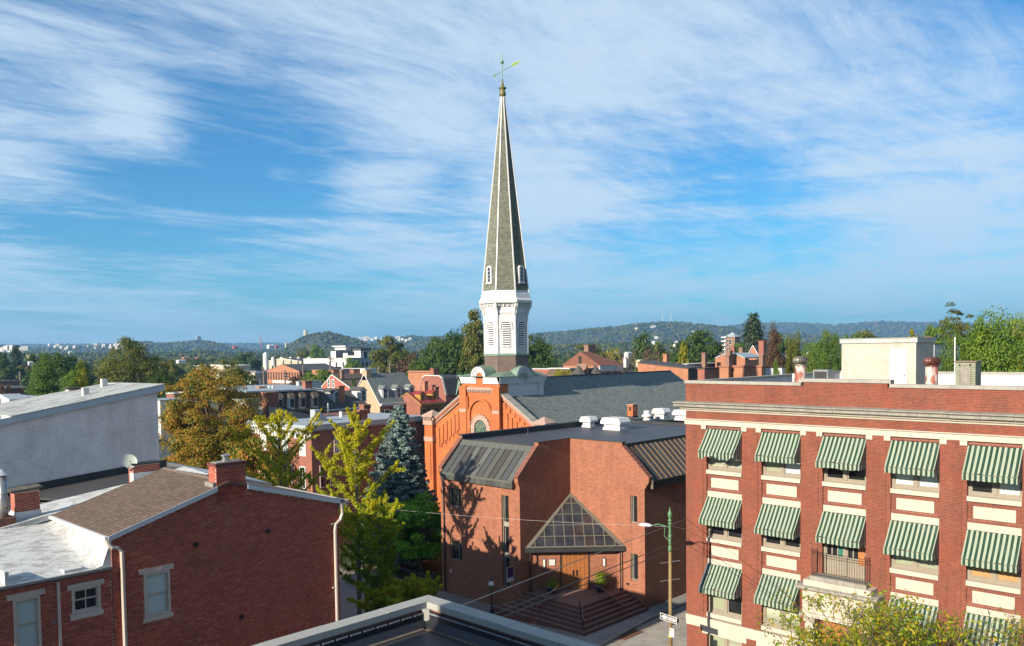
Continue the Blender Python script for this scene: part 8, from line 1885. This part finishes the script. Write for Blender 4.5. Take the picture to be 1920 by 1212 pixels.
 twig(Vector((0, 0, 0)), Vector((0, 0, 1)), (p.z + .5) * .42, .2, 5); o = bpy.data.objects.new('branches', tb.mesh('branches', plain('red_twig', (.22, .13, .11), .9), fix=False)); COL.objects.link(o); o.parent = t
 # filler of the belt beyond the roofs
 rg = random.Random(21); gp = 'trees of the wooded belt beyond the roofs'
 for i in range(120):
  u = rg.uniform(-60, 1990); dd = rg.uniform(560, 1000); v = 668 - .0139 * u + (18 - rg.uniform(9, 14)) / dd * FPX - 2
  m = rg.choice([L_DK, L_DK, L_MD, L_OL, L_MD]); kn = {'leaf_dark_green': 'dark green', 'leaf_mid_green': 'mid green', 'leaf_olive': 'olive'}[m.name]; t = tree('%s rounded tree of the far belt between roofs and hills, %s' % (kn, 'left third' if u < 640 else ('middle' if u < 1280 else 'right third')), u, v, dd, rg.uniform(13, 26), m, 'round', False, 1 + rg.randrange(6), gp)
 # large autumn maple
 c = D(400, 790, 86); t = thing('maple_tree', 'large autumn maple with orange and green foliage behind the black roof', 'tree', (c.x, c.y, -.5)); H_ = D(400, 699, 86).z + .5
 pts, nr, ctr = crown_points(5, 5.1, 5.6, 210, 260, 1.0, 'round', z0=H_ - 5.7, inner=.5); pts2, nr2, c2 = crown_points(6, 5.4, 3.4, 80, 190, 1.05, 'round', z0=H_ - 9.0, inner=.5)
 pp = np.vstack([pts, pts2 + np.array([.0, .6, 0])]); sz = np.random.default_rng(1).uniform(.10, .21, len(pp)); o = bpy.data.objects.new('crown', quads_mesh('crown', pp, np.vstack([nr, nr2]), sz, L_AU, 3)); COL.objects.link(o); o.parent = t
 tb = MB(); limbs(tb, H_, .42, [tuple(c_) for c_ in ctr], 4.0, 7, 40); o = bpy.data.objects.new('trunk', tb.mesh('trunk', BARK, fix=False)); COL.objects.link(o); o.parent = t
 c = D(478, 870, 84); t = tree('dark brown green tree in the shade right of the maple', 478, 826, 78, 120, L_AU, 'round', True, 4); t['label'] = 'dark brown green tree in shade right of the autumn maple'
 # green garden tree
 c = D(792, 990, 67); t = thing('garden_tree', 'dense green round tree between the yellow ginkgo and the modern brick building', 'tree', (c.x - .2, c.y, -.36)); H_ = D(792, 930, 67).z + .36
 pts, nr, ctr = crown_points(9, 2.25, 2.9, 90, 230, .62, 'round', z0=H_ - 2.9, inner=.5); sz = np.random.default_rng(2).uniform(.10, .20, len(pts)); o = bpy.data.objects.new('crown', quads_mesh('crown', pts, nr, sz, leafm('leaf_fresh_green', [(.08, .18, .010), (.17, .38, .02), (.26, .56, .03), (.38, .66, .05)]), 4)); COL.objects.link(o); o.parent = t
 tb = MB(); limbs(tb, H_, .15, [tuple(c_) for c_ in ctr], 1.6, 7, 18); o = bpy.data.objects.new('trunk', tb.mesh('trunk', BARK, fix=False)); COL.objects.link(o); o.parent = t
 # ginkgos: upright limbs sleeved in leaves
 def ginkgo(base, H_, prof, seed, label, mat, nl=46, leaf=.15, lean=1.05, z_low=2.0, dens=150):
  rg = np.random.default_rng(seed); rr = random.Random(seed); t = thing('ginkgo_tree', label, 'tree', base); tb = MB(); tb.tube([(0, 0, -.2), (.05, .02, H_ * .4), (-.03, 0, H_ * .75), (0, 0, H_ * .97)], [.17, .13, .07, .02], 8)
  P_, N_ = [], []
  def sleeve(a, b, r0, r1, n):
   f = rg.uniform(0, 1, n) ** .9; d = (b - a); q = np.array(a)[None] + f[:, None] * np.array(d)[None]; off = rg.normal(size=(n, 3)); off /= np.linalg.norm(off, axis=1)[:, None]; r = (r0 + (r1 - r0) * f) * rg.uniform(.25, 1, n) ** .6
   lump_ = .65 + .5 * np.sin(f * 17 + seed)  ; P_.append(q + off * (r * lump_)[:, None]); N_.append(off + [0, 0, .5])
  for i in range(nl):
   f = (i + .5) / nl; z = z_low + (H_ * .93 - z_low) * f; a = i * 2.399 + rr.uniform(-.4, .4); L = np.interp(z / H_, [p[0] for p in prof], [p[1] for p in prof]) * rr.uniform(.45, 1.25); up = lean * rr.uniform(.6, 1.3)
   s = Vector((0, 0, z)); e = s + Vector((math.cos(a) * L, math.sin(a) * L, L * up)); mid = s + (e - s) * .55 + Vector((0, 0, -L * .10))
   if e.z > H_ * 1.0: e.z = H_ * rr.uniform(.93, 1.0)
   tb.tube([s, mid, e], [.05, .035, .01], 4, caps=False); n = int(dens * L); sleeve(s + (mid - s) * .25, mid, .30, .34, n // 2); sleeve(mid, e, .34, .10, n // 2)
   for k in range(3):
    b0 = mid + (e - mid) * rr.uniform(-.5, .6); d = Vector((rr.uniform(-1, 1), rr.uniform(-1, 1), rr.uniform(.0, 1.0))).normalized() * L * rr.uniform(.22, .42); tb.tube([b0, b0 + d], [.02, .006], 3, caps=False); sleeve(b0, b0 + d, .26, .12, int(n * .25))
  sleeve(Vector((0, 0, H_ * .6)), Vector((0, 0, H_ * 1.0)), .32, .08, int(dens * 3))
  pp = np.vstack(P_); o = bpy.data.objects.new('crown', quads_mesh('crown', pp, np.vstack(N_), rg.uniform(.6, 1.3, len(pp)) * leaf, mat, seed, 1.0)); COL.objects.link(o); o.parent = t
  o = bpy.data.objects.new('trunk', tb.mesh('trunk', GBARK, fix=False)); COL.objects.link(o); o.parent = t; return t
 b = D(674, 1150, 55.5); H1 = D(690, 757, 55.5).z
 ginkgo((b.x, b.y, 0), H1, [(.1, 1.9), (.3, 2.5), (.45, 2.8), (.62, 3.0), (.78, 2.3), (.9, 1.1), (1, .4)], 4, 'tall yellow ginkgo with spiky upright limbs standing in front of the blue spruce', L_YT, nl=34, dens=400, leaf=.115)
 b = D(526, 900, 62); ginkgo((b.x, b.y, 0), D(545, 768, 62).z, [(.3, 2.2), (.6, 3.4), (.8, 2.4), (.95, 1.0)], 8, 'green yellow ginkgo with forked limbs before the brick corner house', L_YT, nl=20, z_low=6.5, dens=340, leaf=.12)
 b = D(762, 1130, 50.5); t = ginkgo((b.x, b.y, 0), D(700, 1082, 50.5).z, [(.2, 2.6), (.5, 3.4), (.8, 2.6), (1, 1.4)], 12, 'low spreading ginkgo just behind the corner of the near parapet', L_GK2, nl=30, lean=.22, z_low=1.2, dens=420, )
 L_G3 = leafm('leaf_ginkgo_mixed', [(.08, .17, .010), (.17, .32, .014), (.30, .44, .018), (.62, .60, .02), (.82, .64, .02)], trans=.45, nscale=.9, top=(5.5, 9)); b = D(716, 1150, 52); ginkgo((b.x, b.y, 0), D(716, 932, 52).z, [(.15, 1.9), (.4, 2.3), (.7, 2.0), (.9, 1.3), (1, .8)], 15, 'mid green ginkgo with yellow top right of the tallest ginkgo', L_G3, nl=34, z_low=2.0, lean=.75, dens=400, leaf=.12)
 # blue spruce
 c = D(750, 900, 71); rg = np.random.default_rng(5); rr = random.Random(5); t = thing('blue_spruce', 'blue spruce between the yellow ginkgo and the orange church pier', 'tree', (c.x, c.y, -.36)); H_ = D(748, 756, 71).z + .36; tb = MB(); tb.tube([(0, 0, 0), (0, 0, H_)], [.2, .02], 8); P_, N_ = [], []
 z = 1.6; k = 0
 while z < H_ - .15:
  f = (z / H_); L0 = 4.5 * (1 - f) ** .70 * (1 if f > .2 else .8) + .12; nb = max(5, int(15 * (1 - f) + 5))
  for i in range(nb):
   a = i / nb * 6.283 + k * .7 + rr.uniform(-.15, .15); L = L0 * rr.uniform(.8, 1.12); d = np.array([math.cos(a), math.sin(a), 0]); dn = np.array([-d[1], d[0], 0]); n = int(150 * L + 20)
   s = rg.uniform(0, 1, n) ** .75; wv = (1 - s) * .42 * L + .10; off = rg.uniform(-1, 1, n); dz = -.34 * L * s + .22 * L * s ** 3 + rg.normal(size=n) * .05 - np.abs(off) * .10
   P_.append(np.stack([d[0] * s * L + dn[0] * off * wv, d[1] * s * L + dn[1] * off * wv, z + dz], 1)); N_.append(np.stack([d[0] * .4 + 0 * s, d[1] * .4 + 0 * s, .9 + 0 * s], 1)); tb.tube([(0, 0, z), tuple(d * L * .5 + [0, 0, z - .15 * L]), tuple(d * L + [0, 0, z - .12 * L])], [.03, .02, .006], 3, caps=False)
  z += .32 + .16 * (1 - f); k += 1
 pp = np.vstack(P_); o = bpy.data.objects.new('crown', quads_mesh('crown', pp, np.vstack(N_), rg.uniform(.10, .20, len(pp)), L_SP, 2, 1.7)); COL.objects.link(o); o.parent = t; o = bpy.data.objects.new('trunk', tb.mesh('trunk', BARK, fix=False)); COL.objects.link(o); o.parent = t
 # feathery honey locusts in front of the office
 L_HL = leafm('leaf_locust', [(.08, .16, .012), (.18, .32, .02), (.32, .42, .02), (.66, .52, .02), (.6, .28, .03)], trans=.45, nscale=.8)
 def locust(u, dd, ztop, rad, seed, label, bare=0.0):
  b = D(u, 1150, dd); rg = np.random.default_rng(seed); rr = random.Random(seed); t = thing('honey_locust', label, 'tree', (b.x, b.y, 0)); tb = MB(); P_, N_ = [], []
  def grow(a, d, l, r, k):
   segs = [a]; dd_ = Vector(d)
   for s in range(3): dd_ = (dd_ + Vector((rr.uniform(-.18, .18), rr.uniform(-.18, .18), rr.uniform(-.10, .12)))).normalized(); segs.append(segs[-1] + dd_ * l / 3)
   tb.tube(segs, [r, r * .85, r * .7, r * .55], 5 if k > 1 else 3, caps=False)
   if k <= 2:
    leafy = rr.random() > bare * max(0, (segs[-1].z / ztop - .35)) * 3.2
    if leafy:
     n = 12 if k else 21; q = np.array([segs[1], segs[2], segs[3]]); w = rg.integers(0, 3, n); off = rg.normal(size=(n, 3)) * [.24, .24, .10]; off[:, 2] -= .05; P_.append(q[w] + off); N_.append(np.tile([0, 0, .8], (n, 1)) + off * .4)
   if k == 0: return
   for _ in range(3 if k > 1 else 4):
    ax = Vector((rr.uniform(-1, 1), rr.uniform(-1, 1), rr.uniform(-.12, .55))); nd = (dd_ * .9 + ax * .85).normalized(); grow(segs[rr.choice((2, 3, 3))], nd, l * rr.uniform(.62, .86), r * .55, k - 1)
  z0 = 2.6; tb.tube([(0, 0, -.2), (.06, .03, 1.5), (0, 0, z0 + .3)], [.19, .16, .14], 8)
  for i in range(7):
   a = i * .9 + rr.uniform(-.3, .3); el = rr.uniform(.35, 1.15); grow(Vector((0, 0, z0 + rr.uniform(-.3, .6))), Vector((math.cos(a) * math.cos(el), math.sin(a) * math.cos(el), math.sin(el))), rad * .56, .08, 4)
  pp = np.vstack(P_); nn = np.vstack(N_)
  o = bpy.data.objects.new('crown', quads_mesh('crown', pp, nn, rg.uniform(.05, .13, len(pp)), L_HL, seed, 1.9)); COL.objects.link(o); o.parent = t; o = bpy.data.objects.new('trunk', tb.mesh('trunk', plain('locust_bark', (.17, .12, .10), .9, .2, 6), fix=False)); COL.objects.link(o); o.parent = t
 locust(1640, 31.0, 8.8, 4.3, 3, 'feathery honey locust hiding the office entrance', .35); locust(1850, 29.0, 8.9, 4.4, 8, 'feathery honey locust with bare upper twigs at the lower right corner', .45)
build_trees()

# ---------------------------------------------------------------- street furniture, pots, wires
def build_street():
 px_, py_ = 36.49, 24.08
 q = lambda v: P(1256, v, 0, px_).z
 t = thing('utility_pole', 'yellow and green painted pole with street light and one way sign beside the office', 'street light', (px_, py_, 0))
 m = MB(); m.lathe(px_, py_, [(.11, -.1), (.095, 4), (.078, q(1035))], 14); obj('shaft', m, POLEW, t, smooth=True)
 m = MB(); m.lathe(px_, py_, [(0.077, q(1035)), (0.099, q(1033)), (0.099, q(1026)), (0.074, q(1024)), (0.068, q(1010)), (0.099, q(1008)), (0.099, q(1004)), (0.068, q(1002)), (0.062, q(985)), (0.093, q(983)), (0.093, q(980)), (0.068, q(979))], 14); obj('collar', m, GREENP, t)
 m = MB(); zb = q(978); m.lathe(px_, py_, [(0.105, zb), (0.105, zb + .06), (0.062, zb + .12), (0.062, zb + .18), (0.105, zb + .28), (0.112, zb + .40), (0.074, zb + .52), (0.031, zb + .58), (0.037, zb + .64), (0.012, zb + .72), (0.000, zb + .80)], 14); obj('finial', m, GREENP, t, smooth=True)
 # arm and lamp head, reaching over the street
 a0 = Vector((px_, py_, q(989))); h0 = P(1209, 992, 1, py_ + 1.2)
 hd = Vector((px_ - .35, py_ + 1.25, q(990) + .02)); m = MB(); m.tube([a0, a0 + (hd - a0) * .5 + Vector((0, 0, .12)), hd + (a0 - hd) * .2], .028, 6); m.tube([a0 + Vector((0, .02, -.75)), a0 + Vector((0, .35, -.5)), a0 + Vector((0, .30, .05))], .02, 6); obj('arm', m, GREENP, t)
 lm = MB(); n = 10; d = (hd - a0); d.z = 0; d.normalize(); s = Vector((-d.y, d.x, 0)); rings = [(-.34, .05, .04), (-.22, .12, .10), (0, .17, .13), (.25, .15, .11), (.40, .06, .05)]; vs = []
 for (o, w, h) in rings:
  for k in range(n): a = k * math.tau / n; p_ = hd + d * o + s * (w * math.cos(a)); vs.append((p_.x, p_.y, hd.z + h * math.sin(a) * (1 if math.sin(a) > 0 else .7)))
 lm.add(vs, [(i * n + k, i * n + (k + 1) % n, (i + 1) * n + (k + 1) % n, (i + 1) * n + k) for i in range(4) for k in range(n)] + [tuple(range(n - 1, -1, -1)), tuple(range(4 * n, 5 * n))]); obj('lamp_head', lm, plain('lamp_head_grey', (.62, .64, .66), .4, .03), t, smooth=True)
 m = MB()
 for (v_, ang) in ((1055, .3), (1089, .3)):
  z = q(v_); m.tube([(px_ - .3, py_ + .42, z - .05), (px_ + .3, py_ - .42, z + .12)], .016, 5)
 obj('crossbar', m, GALV, t)
 # one way plate, its sign face towards the street
 zs0, zs1 = P(1245, 1160, 0, px_ - .2).z, P(1245, 1148, 0, px_ - .2).z; zc = P(1257, 1158, 0, px_).z; W2, H2 = .575, .17
 ex = Vector((-.16, -1, 0)).normalized(); nx = Vector((-1, .16, 0)).normalized(); c = Vector((px_ - .2, py_, zc))
 F = lambda a, z, o=0: tuple(c + ex * a + Vector((0, 0, z)) + nx * o)
 def rp(mb, a0, a1, z0, z1, o, mi=0, th=.004): mb.plate([F(a0, z0, o), F(a1, z0, o), F(a1, z1, o), F(a0, z1, o)], nx, th)
 WS = plain('sign_white', (.82, .82, .80), .5, .02); BS = plain('sign_black', (.012, .012, .012), .5)
 m = MB(); rp(m, -W2, W2, -H2, H2, 0, 0, .01); sg = obj('one_way_sign', m, WS, t)
 m = MB(); rp(m, -W2 + .035, W2 - .035, -H2 + .03, H2 - .03, .004); obj('black_field', m, BS, sg)
 m = MB(); rp(m, -.20, W2 - .07, -.085, .085, .008); m.plate([F(-W2 + .06, 0, .008), F(-.24, .135, .008), F(-.24, .075, .008), F(-.19, .085, .008), F(-.19, -.085, .008), F(-.24, -.075, .008), F(-.24, -.135, .008)], nx, .004); obj('arrow', m, WS, sg)
 m = MB(); st = .018                                      # ONE WAY in plain strokes
 def stroke(a0, z0, a1, z1):
  p, r = Vector((a0, z0)), Vector((a1, z1)); d_ = (r - p).normalized(); pr = Vector((-d_.y, d_.x)) * st / 2; m.plate([F(*(p + pr), .012), F(*(r + pr), .012), F(*(r - pr), .012), F(*(p - pr), .012)], nx, .003)
 hh, w_ = .052, .062
 def letter(ch, x):
  L_ = {'O': [(0, -1, 0, 1), (0, 1, 1, 1), (1, 1, 1, -1), (1, -1, 0, -1)], 'N': [(0, -1, 0, 1), (0, 1, 1, -1), (1, -1, 1, 1)], 'E': [(0, -1, 0, 1), (0, 1, 1, 1), (0, 0, .8, 0), (0, -1, 1, -1)], 'W': [(0, 1, .25, -1), (.25, -1, .5, .4), (.5, .4, .75, -1), (.75, -1, 1, 1)], 'A': [(0, -1, .5, 1), (.5, 1, 1, -1), (.2, -.3, .8, -.3)], 'Y': [(0, 1, .5, 0), (1, 1, .5, 0), (.5, 0, .5, -1)]}[ch]
  for (a, b_, c_, d_) in L_: stroke(x + a * w_, b_ * hh, x + c_ * w_, d_ * hh)
 x = -.155
 for ch in 'ONE WAY':
  if ch != ' ': letter(ch, x)
  x += .092 if ch != ' ' else .05
 obj('lettering', m, BS, sg)
 m = MB(); z = zc - .28; m.box(px_ - .02, px_ + .55, py_ - .16, py_ - .14, z - .1, z + .12); obj('side_sign', m, DARK, t)
 z0, z1 = P(1265, 1196, 0, px_ - .2).z, P(1265, 1180, 0, px_ - .2).z; m = MB(); m.box(px_ - .20, px_ - .19, py_ - .34, py_ - .06, z0, z1); ns = obj('parking_notice', m, WS, t)
 m = MB(); m.box(px_ - .205, px_ - .201, py_ - .16, py_ - .08, z1 - .13, z1 - .04); obj('red_mark', m, plain('sign_red', (.5, .03, .03), .5), ns)
 m = MB()
 for k in range(4): m.box(px_ - .204, px_ - .201, py_ - .31, py_ - .18 + (k % 2) * .04, z1 - .10 - k * .07, z1 - .075 - k * .07)
 obj('notice_text', m, plain('sign_blue_ink', (.12, .16, .40), .5), ns)
 m = MB(); z = P(1262, 1196, 0, px_).z; m.lathe(px_, py_, [(.106, z), (.106, z + .12)], 14); obj('yellow_band', m, plain('yellow_tape', (.75, .60, .02), .5), t)
 # post lamp before the parish building
 lx, ly = 39.66, 40.64; g = P(921, 1148, 0, lx); zt = P(921, 1085, 0, lx).z; t = thing('post_lamp', 'dark post lamp with white domed head on the pavement by the brick steps', 'street lamp', (lx, ly, -.3))
 zz = lambda v: P(921, v, 0, lx).z
 m = MB(); m.lathe(lx, ly, [(.16, -.4), (.16, .1), (.09, .3), (.06, .4), (.05, zz(1113))], 12); obj('post', m, DARK, t)
 m = MB(); m.lathe(lx, ly, [(.06, zz(1113)), (.13, zz(1109)), (.165, zz(1099)), (.17, zz(1098))], 14); obj('globe', m, plain('amber_globe', (.22, .17, .09), .25, .05), t, smooth=True)
 m = MB(); m.lathe(lx, ly, [(.22, zz(1098)), (.21, zz(1095)), (.13, zz(1091)), (.06, zz(1090))], 14); obj('dome', m, plain('dome_enamel', (.75, .78, .80), .3, .02), t, smooth=True); m = MB(); m.lathe(lx, ly, [(.06, zz(1090)), (.04, zz(1088)), (.06, zz(1086.5)), (.0, zz(1084))], 10); obj('finial', m, DARK, t)
 # flower pots at the entrance
 def pot(u, v, label, seed, lift):
  c_ = P(u, v, 2, 1.02); t = thing('flower_pot', label, 'flower pot', (c_.x, c_.y, 1.02)); x, y = c_.x, c_.y; m = MB(); m.lathe(x, y, [(.19, 1.03), (.30, 1.16), (.34, 1.36), (.36, 1.44), (.31, 1.44), (.28, 1.38)], 16); obj('pot', m, plain('pot_glaze_blue', (.02, .06, .09), .3, .1), t, smooth=True)
  rg = np.random.default_rng(seed)
  for nm, col, n, off, sp, sz in (('foliage', leafm('pot_leaf', [(.10, .16, .01), (.25, .32, .02), (.5, .48, .03)]), 1500, (.05, -.05, .62 + lift), (.34, .34, .26 + lift * .5), .10), ('white_flower', WHITE, 130, (-.28, .0, .50), (.14, .14, .10), .055), ('purple_flower', plain('petal_purple', (.22, .05, .34), .6), 240, (-.10, .22, .36), (.22, .22, .14), .06), ('purple_flower', bpy.data.materials.get('petal_purple') or WHITE, 160, (-.22, -.25, .33), (.14, .14, .14), .06)):
   pts = rg.normal(size=(n, 3)) * np.array(sp) * .6 + np.array(off); nr = pts - np.array([0, 0, .2]); o = bpy.data.objects.new(nm, quads_mesh(nm, pts, nr, np.full(n, sz), col, seed, 1.2)); COL.objects.link(o); o.parent = t
 pot(1034, 1112, 'blue pot with purple and white flowers left of the oak doors', 3, 0.0); pot(1125, 1110, 'blue pot with white flowers and a tall leafy shrub right of the oak doors', 4, .35)
 def wire(pts, r, mat, label, sag=.0, nm='overhead_wire'):
  a, b = Vector(pts[0]), Vector(pts[-1]); n = 18; m = MB(); m.tube([a + (b - a) * (i / n) - Vector((0, 0, sag * 4 * (i / n) * (1 - i / n))) for i in range(n + 1)], r, 5); o = obj(nm, m, mat); tag(o, label, 'wire'); return o
 BW = plain('black_cable', (.02, .02, .022), .6); GW = plain('pale_cable', (.34, .28, .24), .6); TW = plain('bright_cable', (.55, .56, .56), .4)
 e1, e2, e3 = P(1287, 973, 1, 25.65), P(1287, 1009, 1, 25.65), P(1287, 1021, 1, 25.65)
 wire([e1, P(800, 1161, 0, 8.8)], .012, GW, 'pale brown service wire, the highest of three slanting before the brick steps', .0)
 wire([e2, P(868, 1176, 0, 8.8)], .015, BW, 'upper black cable of the pair slanting before the brick steps', .0); wire([e3, P(892, 1177, 0, 8.8)], .013, BW, 'lower black cable of the pair slanting before the brick steps', .0)
 wire([Vector((px_, py_ + .05, q(988))), D(600, 940, 58)], .006, TW, 'thin bright wire running level from the pole across the brick building', .25)
 wire([Vector((px_, py_, q(986))), P(1287, 993, 1, 25.62)], .010, TW, 'short bright wire from the pole to the office corner', .0)
 m = MB()
 for e in (e1, e2, e3): m.box(FX + .1, FX + .2, 25.60, 25.72, e.z - .08, e.z + .08)
 # wooden poles of the town
 WD = plain('pole_wood', (.25, .20, .16), .9, .1)
 for i, (u, v, dd, lab) in enumerate(((66, 723, 210, 'plain wooden pole by the white roof gable at the far left'), (388, 688, 250, 'wooden utility pole with crossarm above the autumn maple'), (443, 690, 300, 'wooden utility pole left of the brick mill'), (451, 686, 310, 'wooden utility pole close to the left of the mill'), (494, 689, 300, 'wooden utility pole before the mill corner'), (534, 694, 260, 'wooden utility pole in front of the brick mill'), (578, 647, 640, 'slim pinkish chimney pole left of the white modern block'), (568, 685, 300, 'wooden utility pole right of the mill'), (619, 668, 290, 'wooden utility pole above the salmon gable'),
          (731, 680, 230, 'wooden utility pole with crossarms before the grey green willow'), (710, 688, 240, 'shorter wooden pole left of the crossarm pole'), (1567, 668, 160, 'plain grey pole left of the stair house'), (13, 690, 380, 'wooden pole at the edge of the green field'), (37, 697, 370, 'wooden pole standing in the green field'))):
  c_ = D(u, v, dd); r = .16 + dd * .0004; m = MB(); m.tube([(c_.x, c_.y, -.5), tuple(c_)], r, 6)
  if 'crossarm' in lab or 'utility' in lab: m.box(c_.x - 1.0, c_.x + 1.0, c_.y - .9, c_.y - .7, c_.z - 1.2, c_.z - .95); m.box(c_.x - 1.0, c_.x + 1.0, c_.y - .9, c_.y - .7, c_.z - 2.1, c_.z - 1.9)
  o = obj('utility_pole', m, WD); tag(o, lab, 'pole')
 m = MB(); a = D(-30, 711, 400); b_ = D(56, 706, 400); m.add([(a.x - 30, a.y + 10, -.3), (b_.x, b_.y, -.3), (b_.x + 60, b_.y + 60, -.3), (a.x, a.y + 90, -.3)], [(0, 1, 2, 3)]); obj('field', m, plain('field_grass', (.10, .20, .04), .9, .1, .05), kind='structure')
build_street()

# ---------------------------------------------------------------- air
def build_haze():
 m = MB(); m.box(-3000, 9000, -3500, 9000, -4.5, 330); t = NT('haze_air'); t.N.remove(t.b); pv = t.n('ShaderNodeVolumePrincipled'); pv.inputs['Color'].default_value = (.30, .60, 1.0, 1); pv.inputs['Density'].default_value = 1.25e-4; pv.inputs['Anisotropy'].default_value = .2
 t.L.new(pv.outputs[0], t.out.inputs['Volume']); o = obj('haze', m, t.mat, kind='stuff')
build_haze()
